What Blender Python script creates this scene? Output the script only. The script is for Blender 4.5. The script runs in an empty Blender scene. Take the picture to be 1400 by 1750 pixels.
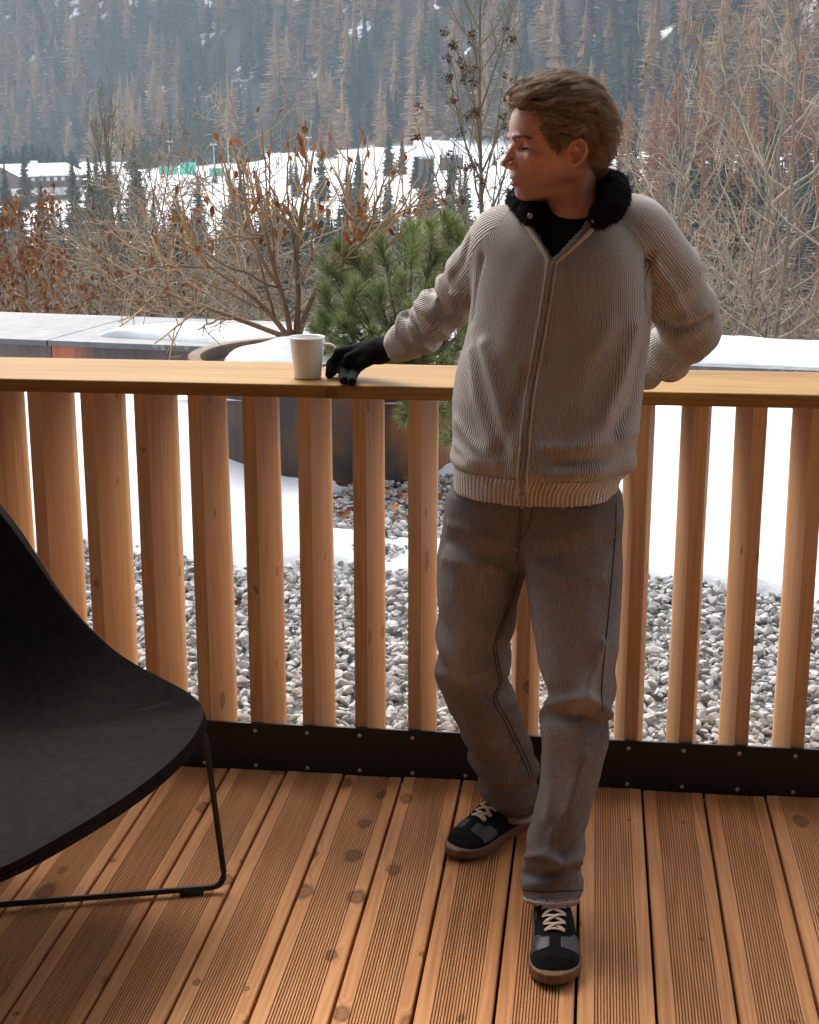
import bpy, bmesh, math, random
import numpy as np
from mathutils import Vector, Matrix, Euler

random.seed(7)
RNG = np.random.default_rng(11)
SC = bpy.context.scene
COL = SC.collection
rad = math.radians

# ------------------------------------------------------------------ camera
CAM_H, FPX, PITCH, YAW = 1.65, 2588.0, rad(14.4), rad(6.9)
cam = bpy.data.cameras.new('camera')
cam_o = bpy.data.objects.new('camera', cam)
COL.objects.link(cam_o)
cam.sensor_fit = 'VERTICAL'
cam.sensor_height = 24.0
cam.lens = 24.0 * FPX / 1750.0
cam.clip_start, cam.clip_end = 0.05, 4000.0
cam_o.location = (0, 0, CAM_H)
cam_o.rotation_euler = (math.pi / 2 - PITCH, 0, YAW)
SC.camera = cam_o

# ------------------------------------------------------------------ daylight: pale overcast winter sky
SUN_EL, SUN_AZ = rad(48), rad(-28)           # azimuth measured from +Y towards +X
world = bpy.data.worlds.new('World')
SC.world = world
world.use_nodes = True
wn, wl = world.node_tree.nodes, world.node_tree.links
wn.clear()
sky = wn.new('ShaderNodeTexSky')
sky.sky_type = 'NISHITA'
sky.sun_disc = False
sky.sun_elevation = SUN_EL
sky.sun_rotation = SUN_AZ
sky.air_density, sky.dust_density, sky.ozone_density = 1.0, 3.0, 1.0
hs = wn.new('ShaderNodeHueSaturation')
hs.inputs['Saturation'].default_value = 0.22   # cloud cover greys the blue out
bg = wn.new('ShaderNodeBackground')
bg.inputs['Strength'].default_value = 0.15
wo = wn.new('ShaderNodeOutputWorld')
wl.new(sky.outputs[0], hs.inputs['Color'])
wl.new(hs.outputs[0], bg.inputs['Color'])
wl.new(bg.outputs[0], wo.inputs['Surface'])

sun = bpy.data.lights.new('sun', 'SUN')
sun.energy, sun.angle, sun.color = 0.7, rad(35), (1.0, 0.95, 0.88)
sun_o = bpy.data.objects.new('sun', sun)
COL.objects.link(sun_o)
sd = Vector((math.sin(SUN_AZ) * math.cos(SUN_EL), math.cos(SUN_AZ) * math.cos(SUN_EL), math.sin(SUN_EL)))
sun_o.rotation_euler = (-sd).to_track_quat('-Z', 'Y').to_euler()

SC.view_settings.view_transform = 'Standard'
SC.view_settings.look = 'None'
SC.view_settings.exposure = 1.62
SC.view_settings.gamma = 1.0
SC.view_settings.use_curve_mapping = False
SC.cycles.use_denoising = True
SC.cycles.max_bounces = 8
SC.cycles.diffuse_bounces = 5
SC.cycles.volume_bounces = 0
SC.cycles.use_adaptive_sampling = False
SC.render.film_transparent = False

# ------------------------------------------------------------------ measuring helper: a direction seen from the tripod, met at a known distance
_cy, _sy = math.cos(YAW), math.sin(YAW)
FW = np.array([-_sy * math.cos(PITCH), _cy * math.cos(PITCH), -math.sin(PITCH)])
RT = np.array([_cy, _sy, 0.0])
UP = np.cross(RT, FW)


def ray(x, y):
    return FW + RT * ((x - 700) / FPX) - UP * ((y - 875) / FPX)


def PY(x, y, Y):
    d = ray(x, y)
    return np.array([0, 0, CAM_H]) + d * (Y / d[1])


def PZ(x, y, Z):
    d = ray(x, y)
    return np.array([0, 0, CAM_H]) + d * ((Z - CAM_H) / d[2])


# ------------------------------------------------------------------ object helpers
def tag(o, label=None, cat=None, group=None, kind=None):
    if label: o['label'] = label
    if cat: o['category'] = cat
    if group: o['group'] = group
    if kind: o['kind'] = kind
    return o


def empty(name, loc=(0, 0, 0), rz=0.0):
    o = bpy.data.objects.new(name, None)
    o.empty_display_size = 0.1
    COL.objects.link(o)
    o.location = loc
    o.rotation_euler = (0, 0, rz)
    return o


def link(name, me, parent=None, loc=None):
    o = bpy.data.objects.new(name, me)
    COL.objects.link(o)
    if parent is not None: o.parent = parent
    if loc is not None: o.location = loc
    return o


def np_mesh(name, V, quads=None, tris=None, mat=None, smooth=False, attrs=None, mat_idx=None):
    """Mesh from arrays: V (n,3), quads (m,4), tris (k,3)."""
    me = bpy.data.meshes.new(name)
    V = np.asarray(V, np.float32)
    q = np.zeros((0, 4), np.int32) if quads is None else np.asarray(quads, np.int32).reshape(-1, 4)
    t = np.zeros((0, 3), np.int32) if tris is None else np.asarray(tris, np.int32).reshape(-1, 3)
    me.vertices.add(len(V))
    me.vertices.foreach_set('co', V.ravel())
    nl = q.size + t.size
    me.loops.add(nl)
    me.loops.foreach_set('vertex_index', np.concatenate([q.ravel(), t.ravel()]))
    npoly = len(q) + len(t)
    me.polygons.add(npoly)
    starts = np.concatenate([np.arange(len(q)) * 4, q.size + np.arange(len(t)) * 3]).astype(np.int32)
    me.polygons.foreach_set('loop_start', starts)
    me.polygons.foreach_set('use_smooth', np.full(npoly, smooth, dtype=bool))
    if mat is not None:
        for m_ in (mat if isinstance(mat, (list, tuple)) else [mat]): me.materials.append(m_)
    if mat_idx is not None:
        me.polygons.foreach_set('material_index', np.asarray(mat_idx, np.int32))
    me.update(calc_edges=True)
    me.validate()
    if attrs:
        for k, a in attrs.items():
            a = np.asarray(a, np.float32)
            if a.ndim == 1:
                at = me.attributes.new(k, 'FLOAT', 'POINT'); at.data.foreach_set('value', a)
            else:
                at = me.attributes.new(k, 'FLOAT_VECTOR', 'POINT'); at.data.foreach_set('vector', a.ravel())
    return me


class MB:
    """Collects shapes and links them as ONE mesh object."""
    def __init__(self):
        self.V, self.Q, self.T, self.A, self.n = [], [], [], [], 0

    def add(self, V, Q=None, T=None, tone=0.0):
        V = np.asarray(V, float)
        if Q is not None and len(Q): self.Q.append(np.asarray(Q, int).reshape(-1, 4) + self.n)
        if T is not None and len(T): self.T.append(np.asarray(T, int).reshape(-1, 3) + self.n)
        self.V.append(V)
        self.A.append(np.full(len(V), tone) if np.isscalar(tone) else np.asarray(tone, float))
        self.n += len(V)

    def box(self, lo, hi, tone=0.0):
        x0, y0, z0 = lo; x1, y1, z1 = hi
        V = [(x0, y0, z0), (x1, y0, z0), (x1, y1, z0), (x0, y1, z0), (x0, y0, z1), (x1, y0, z1), (x1, y1, z1), (x0, y1, z1)]
        Q = [(0, 3, 2, 1), (4, 5, 6, 7), (0, 1, 5, 4), (1, 2, 6, 5), (2, 3, 7, 6), (3, 0, 4, 7)]
        self.add(V, Q, tone=tone)

    def tube(self, pts, r, sides=6, tone=0.0, cap=False, flat=None):
        P = np.asarray(pts, float)
        n = len(P)
        r = np.full(n, r) if np.isscalar(r) else np.asarray(r, float)
        T = np.gradient(P, axis=0)
        T /= np.linalg.norm(T, axis=1)[:, None] + 1e-12
        ref = np.array([0, 0, 1.0]) if flat is None else np.asarray(flat[0], float)
        if flat is None and abs(T[0, 2]) > 0.9: ref = np.array([1.0, 0, 0])
        N = np.cross(np.broadcast_to(ref, T.shape), T)
        nn = np.linalg.norm(N, axis=1)
        for i in range(n):
            if nn[i] < 1e-3: N[i] = N[i - 1] if i else np.cross([0.3, 0.8, 0.1], T[i]); nn[i] = np.linalg.norm(N[i])
        N /= nn[:, None]
        B = np.cross(T, N)
        a = np.arange(sides) * 2 * math.pi / sides
        sx, sy_ = (1, 1) if flat is None else (1, flat[1])
        V = P[:, None, :] + r[:, None, None] * (sx * np.cos(a)[None, :, None] * N[:, None, :] + sy_ * np.sin(a)[None, :, None] * B[:, None, :])
        V = V.reshape(-1, 3)
        i = np.arange(n - 1)[:, None] * sides
        j = np.arange(sides)[None, :]
        j2 = (j + 1) % sides
        Q = np.stack([i + j, i + j2, i + sides + j2, i + sides + j], -1).reshape(-1, 4)
        Tt = None
        if cap:
            V = np.vstack([V, P[0], P[-1]])
            m = n * sides
            jj = np.arange(sides); jn = (jj + 1) % sides
            Tt = np.vstack([np.stack([np.full(sides, m), jn, jj], -1), np.stack([np.full(sides, m + 1), (n - 1) * sides + jj, (n - 1) * sides + jn], -1)])
        self.add(V, Q, Tt, tone=np.repeat(tone, sides).tolist() + ([tone[0], tone[-1]] if cap else []) if not np.isscalar(tone) else tone)

    def lathe(self, prof, c=(0, 0, 0), seg=32, tone=0.0):
        prof = np.asarray(prof, float)
        a = np.arange(seg) * 2 * math.pi / seg
        V = np.stack([prof[:, None, 0] * np.cos(a), prof[:, None, 0] * np.sin(a), np.broadcast_to(prof[:, None, 1], (len(prof), seg))], -1).reshape(-1, 3) + np.asarray(c)
        i = np.arange(len(prof) - 1)[:, None] * seg
        j = np.arange(seg)[None, :]; j2 = (j + 1) % seg
        self.add(V, np.stack([i + j, i + j2, i + seg + j2, i + seg + j], -1).reshape(-1, 4), tone=tone)

    def grid(self, G, tone=0.0, wrap=False):
        G = np.asarray(G, float)
        m, n = G.shape[:2]
        i = np.arange(m - 1)[:, None] * n
        nn = n if wrap else n - 1
        j = np.arange(nn)[None, :]; j2 = (j + 1) % n
        self.add(G.reshape(-1, 3), np.stack([i + j, i + j2, i + n + j2, i + n + j], -1).reshape(-1, 4), tone=tone)

    def extrude_y(self, prof, y0, y1, tone=0.0):
        """closed (x,z) profile, counter-clockwise seen from -Y, swept along Y."""
        p = np.asarray(prof, float); n = len(p)
        V = np.vstack([np.c_[p[:, 0], np.full(n, y0), p[:, 1]], np.c_[p[:, 0], np.full(n, y1), p[:, 1]]])
        j = np.arange(n); j2 = (j + 1) % n
        self.add(V, np.stack([j, j2, n + j2, n + j], -1), tone=tone)

    def mesh(self, name, mat, smooth=False):
        V = np.vstack(self.V)
        return np_mesh(name, V, np.vstack(self.Q) if self.Q else None, np.vstack(self.T) if self.T else None, mat, smooth, {'tone': np.concatenate(self.A)})

    def build(self, name, mat, parent=None, smooth=False, loc=None):
        return link(name, self.mesh(name, mat, smooth), parent, loc)


def bm_mesh(name, bm, mat, smooth=False):
    me = bpy.data.meshes.new(name)
    bm.to_mesh(me); bm.free()
    me.materials.append(mat)
    if smooth: me.polygons.foreach_set('use_smooth', np.ones(len(me.polygons), dtype=bool))
    return me


def bevel_box(name, lo, hi, mat, parent=None, bev=0.004, seg=2):
    bm = bmesh.new()
    bmesh.ops.create_cube(bm, size=1.0)
    lo, hi = np.asarray(lo, float), np.asarray(hi, float)
    for v in bm.verts: v.co = Vector(((lo + hi) / 2 + np.asarray(v.co) * (hi - lo)))
    bmesh.ops.bevel(bm, geom=bm.edges[:], offset=bev, segments=seg, affect='EDGES', profile=0.5)
    return link(name, bm_mesh(name, bm, mat), parent)


def vnoise(P, seed=0):
    """cheap smooth value noise, P (...,3) -> [-1,1]"""
    P = np.asarray(P, float)
    i = np.floor(P).astype(np.int64); f = P - i
    f = f * f * (3 - 2 * f)
    def h(ix, iy, iz):
        n = (ix * 374761393 + iy * 668265263 + iz * 2147483647 + seed * 974634777) & 0xffffffff
        n = ((n ^ (n >> 13)) * 1274126177) & 0xffffffff
        return ((n ^ (n >> 16)) & 0xffff) / 32767.5 - 1
    r = 0
    for dx in (0, 1):
        for dy in (0, 1):
            for dz in (0, 1):
                w = (f[..., 0] if dx else 1 - f[..., 0]) * (f[..., 1] if dy else 1 - f[..., 1]) * (f[..., 2] if dz else 1 - f[..., 2])
                r = r + w * h(i[..., 0] + dx, i[..., 1] + dy, i[..., 2] + dz)
    return r


def sstep(x, a, b):
    t = np.clip((np.asarray(x, float) - a) / (b - a), 0, 1)
    return t * t * (3 - 2 * t)


# ------------------------------------------------------------------ material helpers
class NT:
    def __init__(self, name):
        self.m = bpy.data.materials.new(name)
        self.m.use_nodes = True
        self.t = self.m.node_tree
        self.n, self.l = self.t.nodes, self.t.links
        self.n.clear()
        self.out = self.n.new('ShaderNodeOutputMaterial')
        self.p = self.n.new('ShaderNodeBsdfPrincipled')
        self.l.new(self.p.outputs[0], self.out.inputs['Surface'])

    def node(self, t, **kw):
        nd = self.n.new(t)
        for k, v in kw.items():
            if k.startswith('i_'):
                nd.inputs[k[2:].replace('_', ' ')].default_value = v
            else: setattr(nd, k, v)
        return nd

    def coord(self, kind='Object'):
        return self.node('ShaderNodeTexCoord').outputs[kind]

    def attr(self, name, out='Fac'):
        return self.node('ShaderNodeAttribute', attribute_name=name).outputs[out]

    def rnd(self):
        return self.node('ShaderNodeObjectInfo').outputs['Random']

    def mapping(self, v, scale=(1, 1, 1), loc=None):
        m = self.node('ShaderNodeMapping')
        m.inputs['Scale'].default_value = scale
        self.l.new(v, m.inputs['Vector'])
        if loc is not None:
            if hasattr(loc, 'type') or not isinstance(loc, tuple): self.l.new(loc, m.inputs['Location'])
            else: m.inputs['Location'].default_value = loc
        return m.outputs[0]

    def noise(self, v, scale=5, detail=4, rough=0.55, dist=0.0, out='Fac'):
        n = self.node('ShaderNodeTexNoise')
        n.inputs['Scale'].default_value = scale; n.inputs['Detail'].default_value = detail
        n.inputs['Roughness'].default_value = rough; n.inputs['Distortion'].default_value = dist
        if v is not None: self.l.new(v, n.inputs['Vector'])
        return n.outputs[out]

    def vor(self, v, scale=5, feature='F1', out='Distance', rnd=1.0):
        n = self.node('ShaderNodeTexVoronoi', feature=feature)
        n.inputs['Scale'].default_value = scale
        n.inputs['Randomness'].default_value = rnd
        if v is not None: self.l.new(v, n.inputs['Vector'])
        return n.outputs[out]

    def math(self, op, a, b=None, c=None, clamp=False):
        n = self.node('ShaderNodeMath', operation=op, use_clamp=clamp)
        for i, x in enumerate((a, b, c)):
            if x is None: continue
            if isinstance(x, (int, float)): n.inputs[i].default_value = x
            else: self.l.new(x, n.inputs[i])
        return n.outputs[0]

    def ramp(self, f, stops, interp='LINEAR'):
        n = self.node('ShaderNodeValToRGB')
        cr = n.color_ramp; cr.interpolation = interp
        while len(cr.elements) < len(stops): cr.elements.new(0.5)
        for e, (pos, c) in zip(cr.elements, stops):
            e.position = pos; e.color = (*c, 1) if not isinstance(c, (int, float)) else (c, c, c, 1)
        self.l.new(f, n.inputs[0])
        return n.outputs[0]

    def mix(self, f, a, b, mode='MIX'):
        n = self.node('ShaderNodeMix', data_type='RGBA', blend_type=mode)
        for s, x in ((n.inputs[0], f), (n.inputs[6], a), (n.inputs[7], b)):
            if isinstance(x, (int, float)): s.default_value = x
            elif isinstance(x, tuple): s.default_value = (*x, 1)
            else: self.l.new(x, s)
        return n.outputs[2]

    def bump(self, h, strength=0.3, dist=0.01, normal=None):
        n = self.node('ShaderNodeBump')
        n.inputs['Strength'].default_value = strength; n.inputs['Distance'].default_value = dist
        self.l.new(h, n.inputs['Height'])
        if normal is not None: self.l.new(normal, n.inputs['Normal'])
        return n.outputs[0]

    def set(self, color=None, rough=None, normal=None, metallic=None, spec=None, sheen=None):
        for k, v in (('Base Color', color), ('Roughness', rough), ('Normal', normal), ('Metallic', metallic), ('Specular IOR Level', spec), ('Sheen Weight', sheen)):
            if v is None: continue
            s = self.p.inputs[k]
            if isinstance(v, tuple): s.default_value = (*v, 1)
            elif isinstance(v, (int, float)): s.default_value = v
            else: self.l.new(v, s)
        return self.m


def plain(name, c, rough=0.6, var=0.12, scale=30, metallic=0.0, bump=0.0, spec=0.4):
    t = NT(name)
    f = t.noise(t.coord(), scale, 5)
    col = t.mix(t.math('MULTIPLY', f, 1.0), tuple(x * (1 - var) for x in c), tuple(min(1, x * (1 + var)) for x in c))
    nrm = t.bump(f, bump, 0.004) if bump else None
    return t.set(col, rough, nrm, metallic, spec)


def tone_mat(name, stops, rough=0.8, use_rnd=0.0, noise=0.0, nscale=40, spec=0.2, bump=0.0):
    """colour from the per-shape 'tone' attribute (+ per-object random)."""
    t = NT(name)
    f = t.attr('tone')
    if use_rnd: f = t.math('ADD', f, t.math('MULTIPLY', t.math('SUBTRACT', t.rnd(), 0.5), use_rnd), clamp=True)
    nz = t.noise(t.coord(), nscale, 4)
    if noise: f = t.math('ADD', f, t.math('MULTIPLY', t.math('SUBTRACT', nz, 0.5), noise), clamp=True)
    col = t.ramp(f, stops)
    return t.set(col, rough, t.bump(nz, bump, 0.01) if bump else None, None, spec)


def wood(name, axis, dark, mid, light, knots=1.0, rough=0.6, fine=1.0, cell=0.16, keep_f=0.68, wear=0.0, grooves=False):
    """plank timber: grain runs along `axis`; every object gets its own piece of the log."""
    t = NT(name)
    co = t.coord()
    off = t.node('ShaderNodeCombineXYZ')
    r = t.rnd()
    for i, k in enumerate((37.0, 91.0, 53.0)):
        t.l.new(t.math('MULTIPLY', r, k), off.inputs[i])
    add = t.node('ShaderNodeVectorMath', operation='ADD')
    t.l.new(co, add.inputs[0]); t.l.new(off.outputs[0], add.inputs[1])
    v = add.outputs[0]
    sp = t.node('ShaderNodeSeparateXYZ'); t.l.new(v, sp.inputs[0])
    oth = [i for i in range(3) if i != axis]
    across = t.math('ADD', sp.outputs[oth[0]], t.math('MULTIPLY', sp.outputs[oth[1]], 0.7))
    along = sp.outputs[axis]
    kc = t.node('ShaderNodeCombineXYZ')
    wob = t.noise(t.mapping(v, (45, 45, 45)), 1.0, 3, 0.6)
    wob2 = t.noise(t.mapping(v, (38, 38, 38), (3.1, 7.7, 1.3)), 1.0, 3, 0.6)
    t.l.new(t.math('ADD', across, t.math('MULTIPLY', wob, 0.022)), kc.inputs[0])
    t.l.new(t.math('ADD', t.math('MULTIPLY', along, 0.62), t.math('MULTIPLY', wob2, 0.022)), kc.inputs[1])
    vo = t.node('ShaderNodeTexVoronoi', feature='F1', voronoi_dimensions='2D')
    vo.inputs['Scale'].default_value = 1.0 / cell
    t.l.new(kc.outputs[0], vo.inputs['Vector'])
    sepc = t.node('ShaderNodeSeparateColor'); t.l.new(vo.outputs['Color'], sepc.inputs[0])
    keep = t.math('GREATER_THAN', sepc.outputs[0], keep_f)
    size = t.math('MULTIPLY_ADD', t.math('POWER', sepc.outputs[1], 2.0), 0.85, 0.28)
    kd = t.math('DIVIDE', t.math('MULTIPLY', vo.outputs['Distance'], cell), t.math('MULTIPLY', size, 0.010))
    core = t.math('MULTIPLY', t.math('MULTIPLY', t.math('SUBTRACT', 1.35, kd, clamp=True), keep), t.ramp(t.noise(t.mapping(v, (130, 130, 130)), 1.0, 3, 0.7), [(0.38, 0.35), (0.62, 1.0)]))
    ring = t.math('MULTIPLY', t.math('SUBTRACT', 1.0, t.math('ABSOLUTE', t.math('SUBTRACT', kd, 1.45)), clamp=True), keep)
    halo = t.math('MULTIPLY', t.math('SUBTRACT', 1.0, t.math('MULTIPLY', kd, 0.22), clamp=True), keep)
    def sc(ac, al):
        q = [ac] * 3; q[axis] = al
        return tuple(q)
    g = t.noise(t.mapping(v, sc(20, 0.55)), 1.0, 2, 0.5, 0.25)
    rings = t.math('SINE', t.math('MULTIPLY', t.math('ADD', g, t.math('MULTIPLY', halo, 0.16)), 60.0))
    rings = t.math('MULTIPLY_ADD', rings, 0.5, 0.5)
    fib = t.noise(t.mapping(v, sc(420 * fine, 9)), 1.0, 3, 0.6)
    big = t.noise(t.mapping(v, sc(4, 0.9)), 1.0, 3, 0.5)
    f = t.math('ADD', t.math('MULTIPLY', rings, 0.20), t.math('ADD', t.math('MULTIPLY', fib, 0.30), t.math('MULTIPLY', big, 0.50)))
    f = t.math('ADD', f, t.math('MULTIPLY', t.math('SUBTRACT', r, 0.5), 0.20))
    col = t.ramp(f, [(0.25, dark), (0.52, mid), (0.85, light)])
    col = t.mix(t.math('MULTIPLY', t.math('MULTIPLY', halo, halo), 0.28 * knots), col, tuple(x * 0.7 for x in dark))
    col = t.mix(t.math('MULTIPLY', ring, 0.75 * knots), col, (dark[0] * .16, dark[1] * .12, dark[2] * .10))
    col = t.mix(t.math('MULTIPLY', core, 0.85 * knots), col, (dark[0] * .36, dark[1] * .26, dark[2] * .20))
    if wear:
        w = t.ramp(t.noise(t.mapping(v, sc(9, 1.4)), 1.0, 5, 0.65), [(0.50, 0.0), (0.75, 1.0)])
        col = t.mix(t.math('MULTIPLY', w, wear), col, tuple(x * 0.6 for x in mid))
    if grooves:                                    # darker colour in the milled grooves
        col = t.mix(t.math('MULTIPLY', t.attr('tone'), 0.75), col, tuple(x * 0.22 for x in dark))
    ro = t.math('MULTIPLY_ADD', fib, 0.2, rough)
    return t.set(col, ro, t.bump(f, 0.2, 0.0015), None, 0.14)
# ================================================================== MATERIALS OF THE TERRACE
M = {}
M['deck'] = wood('deck_larch', 1, (0.44, 0.182, 0.066), (0.62, 0.285, 0.112), (0.74, 0.39, 0.18), 1.0, 0.5, 1.0, 0.12, 0.66, 0.30, True)
M['rail'] = wood('rail_larch', 0, (0.20, 0.098, 0.024), (0.33, 0.178, 0.047), (0.44, 0.26, 0.08), 0.5, 0.5, 0.8, 0.3, 0.8, 0.3)
M['slat'] = wood('slat_larch', 2, (0.54, 0.315, 0.15), (0.70, 0.455, 0.25), (0.78, 0.555, 0.34), 0.8, 0.55, 1.0, 0.13, 0.70)
M['clad'] = wood('dark_cladding', 2, (0.05, 0.032, 0.022), (0.08, 0.052, 0.036), (0.11, 0.075, 0.052), 0.8, 0.6)  # unseen side walls and roof, darkened to keep bounce light low
M['black_steel'] = plain('black_steel', (0.012, 0.012, 0.013), 0.38, 0.2, 60, 0.0, 0.05)
M['screw'] = plain('screw_steel', (0.45, 0.44, 0.42), 0.35, 0.2, 200, 1.0)
M['dark'] = plain('dark_subfloor', (0.02, 0.017, 0.015), 0.9)

t = NT('corten_steel')
co = t.coord()
big = t.noise(t.mapping(co, (1.2, 1.2, 0.9)), 2.0, 6, 0.62, 0.4)
run = t.noise(t.mapping(co, (22, 22, 1.2)), 1.0, 5, 0.6)
fine = t.noise(co, 140, 4, 0.7)
f = t.math('ADD', t.math('MULTIPLY', big, 0.6), t.math('ADD', t.math('MULTIPLY', run, 0.3), t.math('MULTIPLY', fine, 0.18)))
col = t.ramp(f, [(0.34, (0.030, 0.027, 0.028)), (0.49, (0.065, 0.052, 0.046)), (0.57, (0.13, 0.070, 0.038)), (0.68, (0.30, 0.12, 0.035))])
M['corten'] = t.set(col, 0.62, t.bump(f, 0.3, 0.004), 0.25, 0.4)

t = NT('weathered_sheet_metal')
co = t.coord()
run = t.noise(t.mapping(co, (26, 26, 1.4)), 1.0, 5, 0.65)
big = t.noise(co, 1.1, 5, 0.6)
fine = t.noise(co, 90, 4, 0.7)
f = t.math('ADD', t.math('MULTIPLY', big, 0.45), t.math('ADD', t.math('MULTIPLY', run, 0.4), t.math('MULTIPLY', fine, 0.18)))
col = t.ramp(f, [(0.33, (0.055, 0.05, 0.052)), (0.5, (0.125, 0.10, 0.10)), (0.64, (0.21, 0.16, 0.155)), (0.78, (0.30, 0.20, 0.17))])
rust = t.math('SUBTRACT', 1.0, t.math('MULTIPLY', t.math('ABSOLUTE', t.math('SUBTRACT', t.node('ShaderNodeSeparateXYZ').outputs[0], 0.0)), 1.0), clamp=True)
sx = [n for n in t.n if n.bl_idname == 'ShaderNodeSeparateXYZ'][0]
t.l.new(co, sx.inputs[0])
rust = t.math('MULTIPLY', t.ramp(sx.outputs[0], [(0.0, 1.0), (0.14, 0.9), (0.3, 0.0)]), t.ramp(run, [(0.3, 0.2), (0.55, 1.0)]))
ga = t.attr('tone')
col = t.mix(t.math('MULTIPLY', rust, ga), col, (0.52, 0.17, 0.09))
M['sheet'] = t.set(col, 0.6, t.bump(f, 0.2, 0.003), 0.2, 0.4)

t = NT('coping_slab')
co = t.coord()
swirl = t.math('SINE', t.math('MULTIPLY', t.noise(t.mapping(co, (2.2, 4.5, 2)), 1.3, 5, 0.6, 1.2), 38.0))
line = t.ramp(swirl, [(0.88, 0.0), (0.99, 1.0)])
patch = t.noise(co, 2.3, 4)
col = t.ramp(t.noise(co, 7, 6, 0.65), [(0.3, (0.085, 0.088, 0.092)), (0.7, (0.16, 0.163, 0.167))])
col = t.mix(t.math('MULTIPLY', line, t.ramp(patch, [(0.45, 0.0), (0.62, 0.7)])), col, (0.36, 0.36, 0.355))
M['coping'] = t.set(col, 0.55, None, 0.0, 0.4)

t = NT('snow')
co = t.coord()
b = t.math('ADD', t.noise(co, 9, 5, 0.6), t.math('MULTIPLY', t.noise(co, 160, 3, 0.7), 0.25))
col = t.ramp(t.noise(co, 2.5, 4), [(0.3, (0.62, 0.65, 0.69)), (0.7, (0.71, 0.73, 0.75))])
t.p.inputs['Subsurface Weight'].default_value = 0.0
M['snow'] = t.set(col, 0.75, t.bump(b, 0.5, 0.02), None, 0.2)

t = NT('gravel_bed')
co = t.coord()
col = t.ramp(t.noise(co, 25, 6, 0.7), [(0.35, (0.14, 0.135, 0.13)), (0.7, (0.32, 0.31, 0.30))])
M['gravel_bed'] = t.set(col, 0.95, t.bump(t.noise(co, 60, 5), 1.0, 0.03))

t = NT('limestone')
co = t.coord()
tn = t.math('ADD', t.attr('tone'), t.math('MULTIPLY', t.math('SUBTRACT', t.rnd(), 0.5), 0.5), clamp=True)
col = t.ramp(tn, [(0.0, (0.20, 0.20, 0.205)), (0.35, (0.36, 0.36, 0.36)), (0.7, (0.50, 0.495, 0.485)), (0.92, (0.58, 0.57, 0.55)), (0.98, (0.44, 0.34, 0.23))])
nz = t.noise(co, 60, 5, 0.7)
col = t.mix(t.ramp(nz, [(0.42, 0.0), (0.62, 0.45)]), col, (0.60, 0.595, 0.585))
col = t.mix(t.ramp(t.noise(co, 23, 5, 0.7), [(0.55, 0.0), (0.7, 0.5)]), col, (0.15, 0.15, 0.15))
M['stone'] = t.set(col, 0.85, t.bump(nz, 0.6, 0.006), None, 0.25)

# ================================================================== DECK (floor of grooved larch boards)
deck = empty('deck')
tag(deck, 'floor of grooved larch boards with dark knots and narrow black gaps', kind='structure')
BP, BW, BT = 0.1543, 0.1482, 0.027


def plank_profile():
    w = BW / 2
    top, ch = 0.0, 0.003
    pr = [(-w, -BT), (w, -BT), (w, -ch - 0.001), (w - 0.0012, -0.0012), (w - ch - 0.001, top)]
    n, x1 = 15, 0.0450
    step = 2 * x1 / n
    for k in range(n):
        xr = x1 - k * step
        pr += [(xr, top), (xr - 0.0005, top - 0.0005), (xr - 0.0008, top - 0.0034), (xr - 0.0026, top - 0.0034), (xr - 0.0029, top - 0.0005), (xr - 0.0034, top)]
    pr += [(-w + ch + 0.001, top), (-w + 0.0012, -0.0012), (-w, -ch - 0.001)]
    return pr


mb = MB()
pp = plank_profile()
mb.extrude_y(pp, -1.9, 3.632, tone=np.tile([1.0 if -0.005 < z < -0.002 and abs(x) < 0.05 else 0.0 for x, z in pp], 2))
plank_me = mb.mesh('plank', M['deck'])
# close the board ends with a simple face
x_first = 0.161 + BP / 2
for k in range(-27, 24):
    o = link('plank', plank_me, deck, (x_first + k * BP, random.uniform(-0.02, 0), random.uniform(-0.0006, 0.0006)))
sub = MB(); sub.box((-5, -1.95, -0.20), (5, 3.615, -0.06)); sub.build('subfloor', M['dark'], deck)

# ================================================================== BALCONY RAILING
rail = empty('balcony_railing', (0, 3.62, 0))
tag(rail, 'larch balcony railing with wide top board, rounded upright slats and black kick plate', 'railing')


def rail_part(o):
    o.parent = rail
    o.location = (0, 0, 0)


def to_local(me):
    n = len(me.vertices); a = np.zeros(n * 3, np.float32)
    me.vertices.foreach_get('co', a); a[1::3] -= 3.62
    me.vertices.foreach_set('co', a); me.update()


tb = bevel_box('top_board', (-4.2, 3.607, 0.9975), (4.2, 3.955, 1.031), M['rail'], rail, 0.004)
to_local(tb.data)
kp = MB()
kp.box((-4.2, 3.622, -0.02), (4.2, 3.630, 0.130))
kp.box((-4.2, 3.6305, -0.045), (4.2, 3.95, -0.030))
o = kp.build('kick_plate', M['black_steel'], rail); to_local(o.data)

# slat: a wedge-cut log, flat towards the room and round towards the garden
def slat_section():
    p = [(-0.0165, 0.0), (0.0165, 0.0)]
    for t_ in np.linspace(0, 1, 5)[1:]:
        p.append((0.0165 + 0.0145 * t_ ** 1.3, 0.15 * t_))
    for a in np.linspace(-0.35, math.pi + 0.35, 15):
        p.append((0.0385 * math.cos(a), 0.185 + 0.06 * math.sin(a) + 0.0))
    for t_ in np.linspace(1, 0, 5)[:-1]:
        p.append((-0.0165 - 0.0145 * t_ ** 1.3, 0.15 * t_))
    return np.array(p)


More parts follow.
